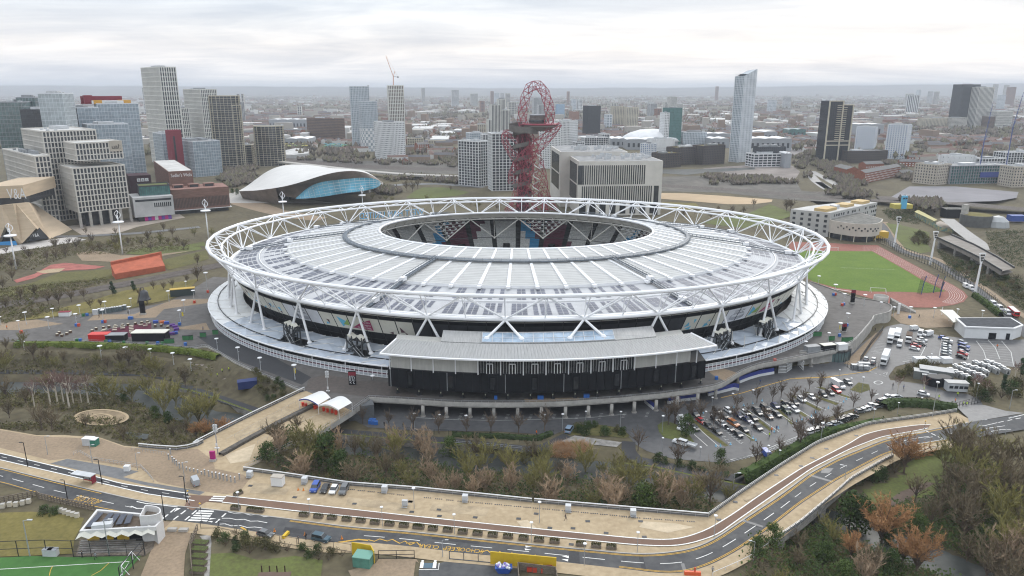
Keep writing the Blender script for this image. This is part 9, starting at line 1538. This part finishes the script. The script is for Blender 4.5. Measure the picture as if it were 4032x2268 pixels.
# ------------------------------------------------------------------ the city out to the horizon
HM=[mat('slate_roof',(.13,.125,.13),.9),mat('brown_tile_roof',(.175,.115,.095),.9),mat('brown_house_wall',(.26,.19,.145),.9),mat('pale_house_wall',(.42,.39,.35),.9),mat('white_house_wall',(.60,.59,.57),.9),mat('red_house_wall',(.25,.12,.085),.9)]
cq=random.Random(77)
def house(m,x,y,L,W_,h,rot,wall,roof):
 ca,sa=math.cos(rot),math.sin(rot);P=lambda u,v,z:(x+u*ca-v*sa,y+u*sa+v*ca,z);a,b_=L/2,W_/2;r=h+W_*.32
 m.add([P(-a,-b_,0),P(a,-b_,0),P(a,b_,0),P(-a,b_,0),P(-a,-b_,h),P(a,-b_,h),P(a,b_,h),P(-a,b_,h),P(-a,0,r),P(a,0,r)],[(0,1,5,4),(1,2,6,9,5),(2,3,7,6),(3,0,4,8,7)],wall);k=len(m.v)-10;m.f+=[(k+4,k+5,k+9,k+8),(k+6,k+7,k+8,k+9)];m.m+=[roof,roof]
def spot(y0,y1):t=cq.random();y=math.exp(math.log(y0)+(math.log(y1)-math.log(y0))*t);return cq.uniform(-.78,.78)*y,y
TR_=[]
for k in range(4):m=MB();house(m,0,0,(34,46,26,40)[k],9,6.5,0,(2,3,5,4)[k],(0,1,0,1)[k]);o=m.build('terrace_row',HM);tag(o,'row of houses','houses');TR_.append(proto(o))
busy=[(p.x,p.y)for p in()];n_=0
for i in range(1200):
 x,y=spot(900,2300)
 if n_>=270:break
 if(abs(x/y)<.09 and y<1500)or(.02<x/y<.33 and y<1720)or x/y>.74 or(x/y<-.3 and y<1500)or(y<1250 and not(-.17<x/y<-.08 and y>1080 or.45<x/y<.62 and y>1130)):continue
 n_+=1;place(TR_[i%4],Vc((x,y,0)),cq.choice((.25,.4,1.8,.1))+cq.uniform(-.1,.1),('brown walled','pale walled','red walled','white walled')[i%4]+' terrace row among the streets beyond the railway','terrace rows beyond the railway')
m=MB()
for i in range(9000):
 x,y=spot(1500,11000);rot=.3+1.2*(math.floor(x/500)%2)+.2*math.sin(y/700)+cq.uniform(-.15,.15)
 if math.sin(x/430+1.3)*math.sin(y/390)>.45:continue
 big=cq.random();
 if big<.05:m.box((x,y,5),(cq.uniform(40,120),cq.uniform(25,60),10),rot,cq.choice((3,4,4)))
 elif big<.09:m.box((x,y,9),(cq.uniform(18,50),16,cq.uniform(14,40)),rot,cq.choice((2,3,4,3)))
 else:house(m,x,y,cq.uniform(20,60),9,cq.uniform(5.5,8),rot,cq.choice((2,2,3,5,4)),cq.choice((0,1,1,0)))
tag(m.build('distant_streets',HM),'close packed roofs and blocks of the far city','city',kind='stuff')
def grove(name,label,spots,hh,seed,mm):
 q=random.Random(seed);m=MB()
 for x,y,s_ in spots:
  for _ in range(13):
   a,r_=q.uniform(0,6.28),s_*math.sqrt(q.random());h=hh*q.uniform(.6,1.15);c=Vc((x+r_*math.cos(a),y+r_*math.sin(a),0));w_=h*q.uniform(.22,.42);n_=5;t=q.uniform(0,1);B_=[c+Vc((w_*q.uniform(.7,1.2)*math.cos(t+6.28*k/n_),w_*q.uniform(.7,1.2)*math.sin(t+6.28*k/n_),h*q.uniform(.35,.6)))for k in range(n_)];m.add([c]+B_+[c+Vc((0,0,h))],[(0,1+(k+1)%n_,1+k)for k in range(n_)]+[(6,1+k,1+(k+1)%n_)for k in range(n_)],q.randrange(len(mm)))
 tag(m.build(name,mm),label,'woodland',kind='stuff')
WM=[mat('winter_wood',(.18,.148,.12),.95),mat('winter_wood_dark',(.13,.11,.09),.95),mat('winter_wood_olive',(.165,.15,.095),.95)]
sp=[]
for i in range(2600):
 x,y=spot(1150,9000)
 if math.sin(x/430+1.3)*math.sin(y/390)>.35 or cq.random()<.32:
  if not(.0<x/y<.3 and y<1500):sp.append((x,y,14+y*.006))
grove('distant_woods','brown winter woods among the far streets',sp,13,61,WM)
sp=[]
for c,s,n in(('A3','1250,1000 1530,930 1560,1100 1400,1230 1290,1180',26),('A3','1480,1090 1760,1100 1932,1220 1932,1330 1650,1280',40),('A4','0,1080 250,1080 260,1220 120,1200',18),('A4','600,1000 640,1200 850,1290 1000,1200 860,1150',24),('A4','860,800 1280,770 1280,960 900,980',40),('A3','400,1200 1250,1230 1300,1270 500,1290',22),('A3','950,880 1250,860 1250,900 960,910',10),('A1','480,1030 1100,1075 2200,1110 2200,1080 1100,1040',26),('A1','0,1160 250,1190 330,1280 0,1300',22),('A1','1500,1190 2200,1230 2200,1270 1500,1240',14),('A1','1500,1300 1640,1340 1600,1400 1300,1340',10),('B4','1000,90 1350,110 1500,180 1200,200',12),('A2','0,960 130,970 130,1100 0,1080',14),('A0','2100,1200 2230,1190 2260,1300 2130,1320',10),('A0','2050,1140 2434,1110 2434,1160 2100,1180',14),('A4','60,1380 220,1300 560,1380 450,1430',14)):
 P=pts(c,s);X=[p.x for p in P];Y=[p.y for p in P];k=0
 while k<n*1.7:
  x,y=cq.uniform(min(X),max(X)),cq.uniform(min(Y),max(Y))
  if poly_sdf(P,np.array([x]),np.array([y]))[0]>1:sp.append((x,y,7));k+=1
  else:k+=.1
grove('railside_scrub','brown scrub and bare trees along the railway lands',sp,7,62,WM)
m=MB();rows=[(9000,0.0,9),(11500,.0,5)]
for Y,k0,dz in((14500,0,0),(19000,0,1)):
 T_,B_=[],[]
 for i in range(120):
  u=i/119;px=-300+3200*u;yy=np.interp(px,[-300,0,700,1300,1700,2000,2576,2900],[214,214,217,221,220,216,209,207])+(2.2 if Y<15000 else 0)+.5*math.sin(i*.7)+.35*math.sin(i*1.9+1);p=AT('P',px,yy,Y);T_.append(Vc((p.x,Y,p.z)));B_.append(Vc((p.x,Y-2600,0)))
 m.strip(B_,T_);m.strip(T_,[Vc((p.x,p.y+2500,0))for p in T_])
tag(m.build('hills',mat('far_hill_woods',(.11,.10,.08),.95,noise=.3,scale=.002,world=True)),'low wooded hills along the horizon','hills',kind='structure')
hz=MB();hz.box((0,11000,100),(58000,25000,230));hm=bpy.data.materials.new('haze_air');hm.use_nodes=True;n_=hm.node_tree;n_.nodes.remove(n_.nodes['Principled BSDF']);pv_=n_.nodes.new('ShaderNodeVolumePrincipled');pv_.inputs['Color'].default_value=(.88,.925,1.0,1);pv_.inputs['Density'].default_value=9.5e-5;n_.links.new(pv_.outputs[0],n_.nodes['Material Output'].inputs['Volume']);ho=hz.build('haze',hm);tag(ho,'pale winter haze filling the air over the whole city','haze',kind='stuff')
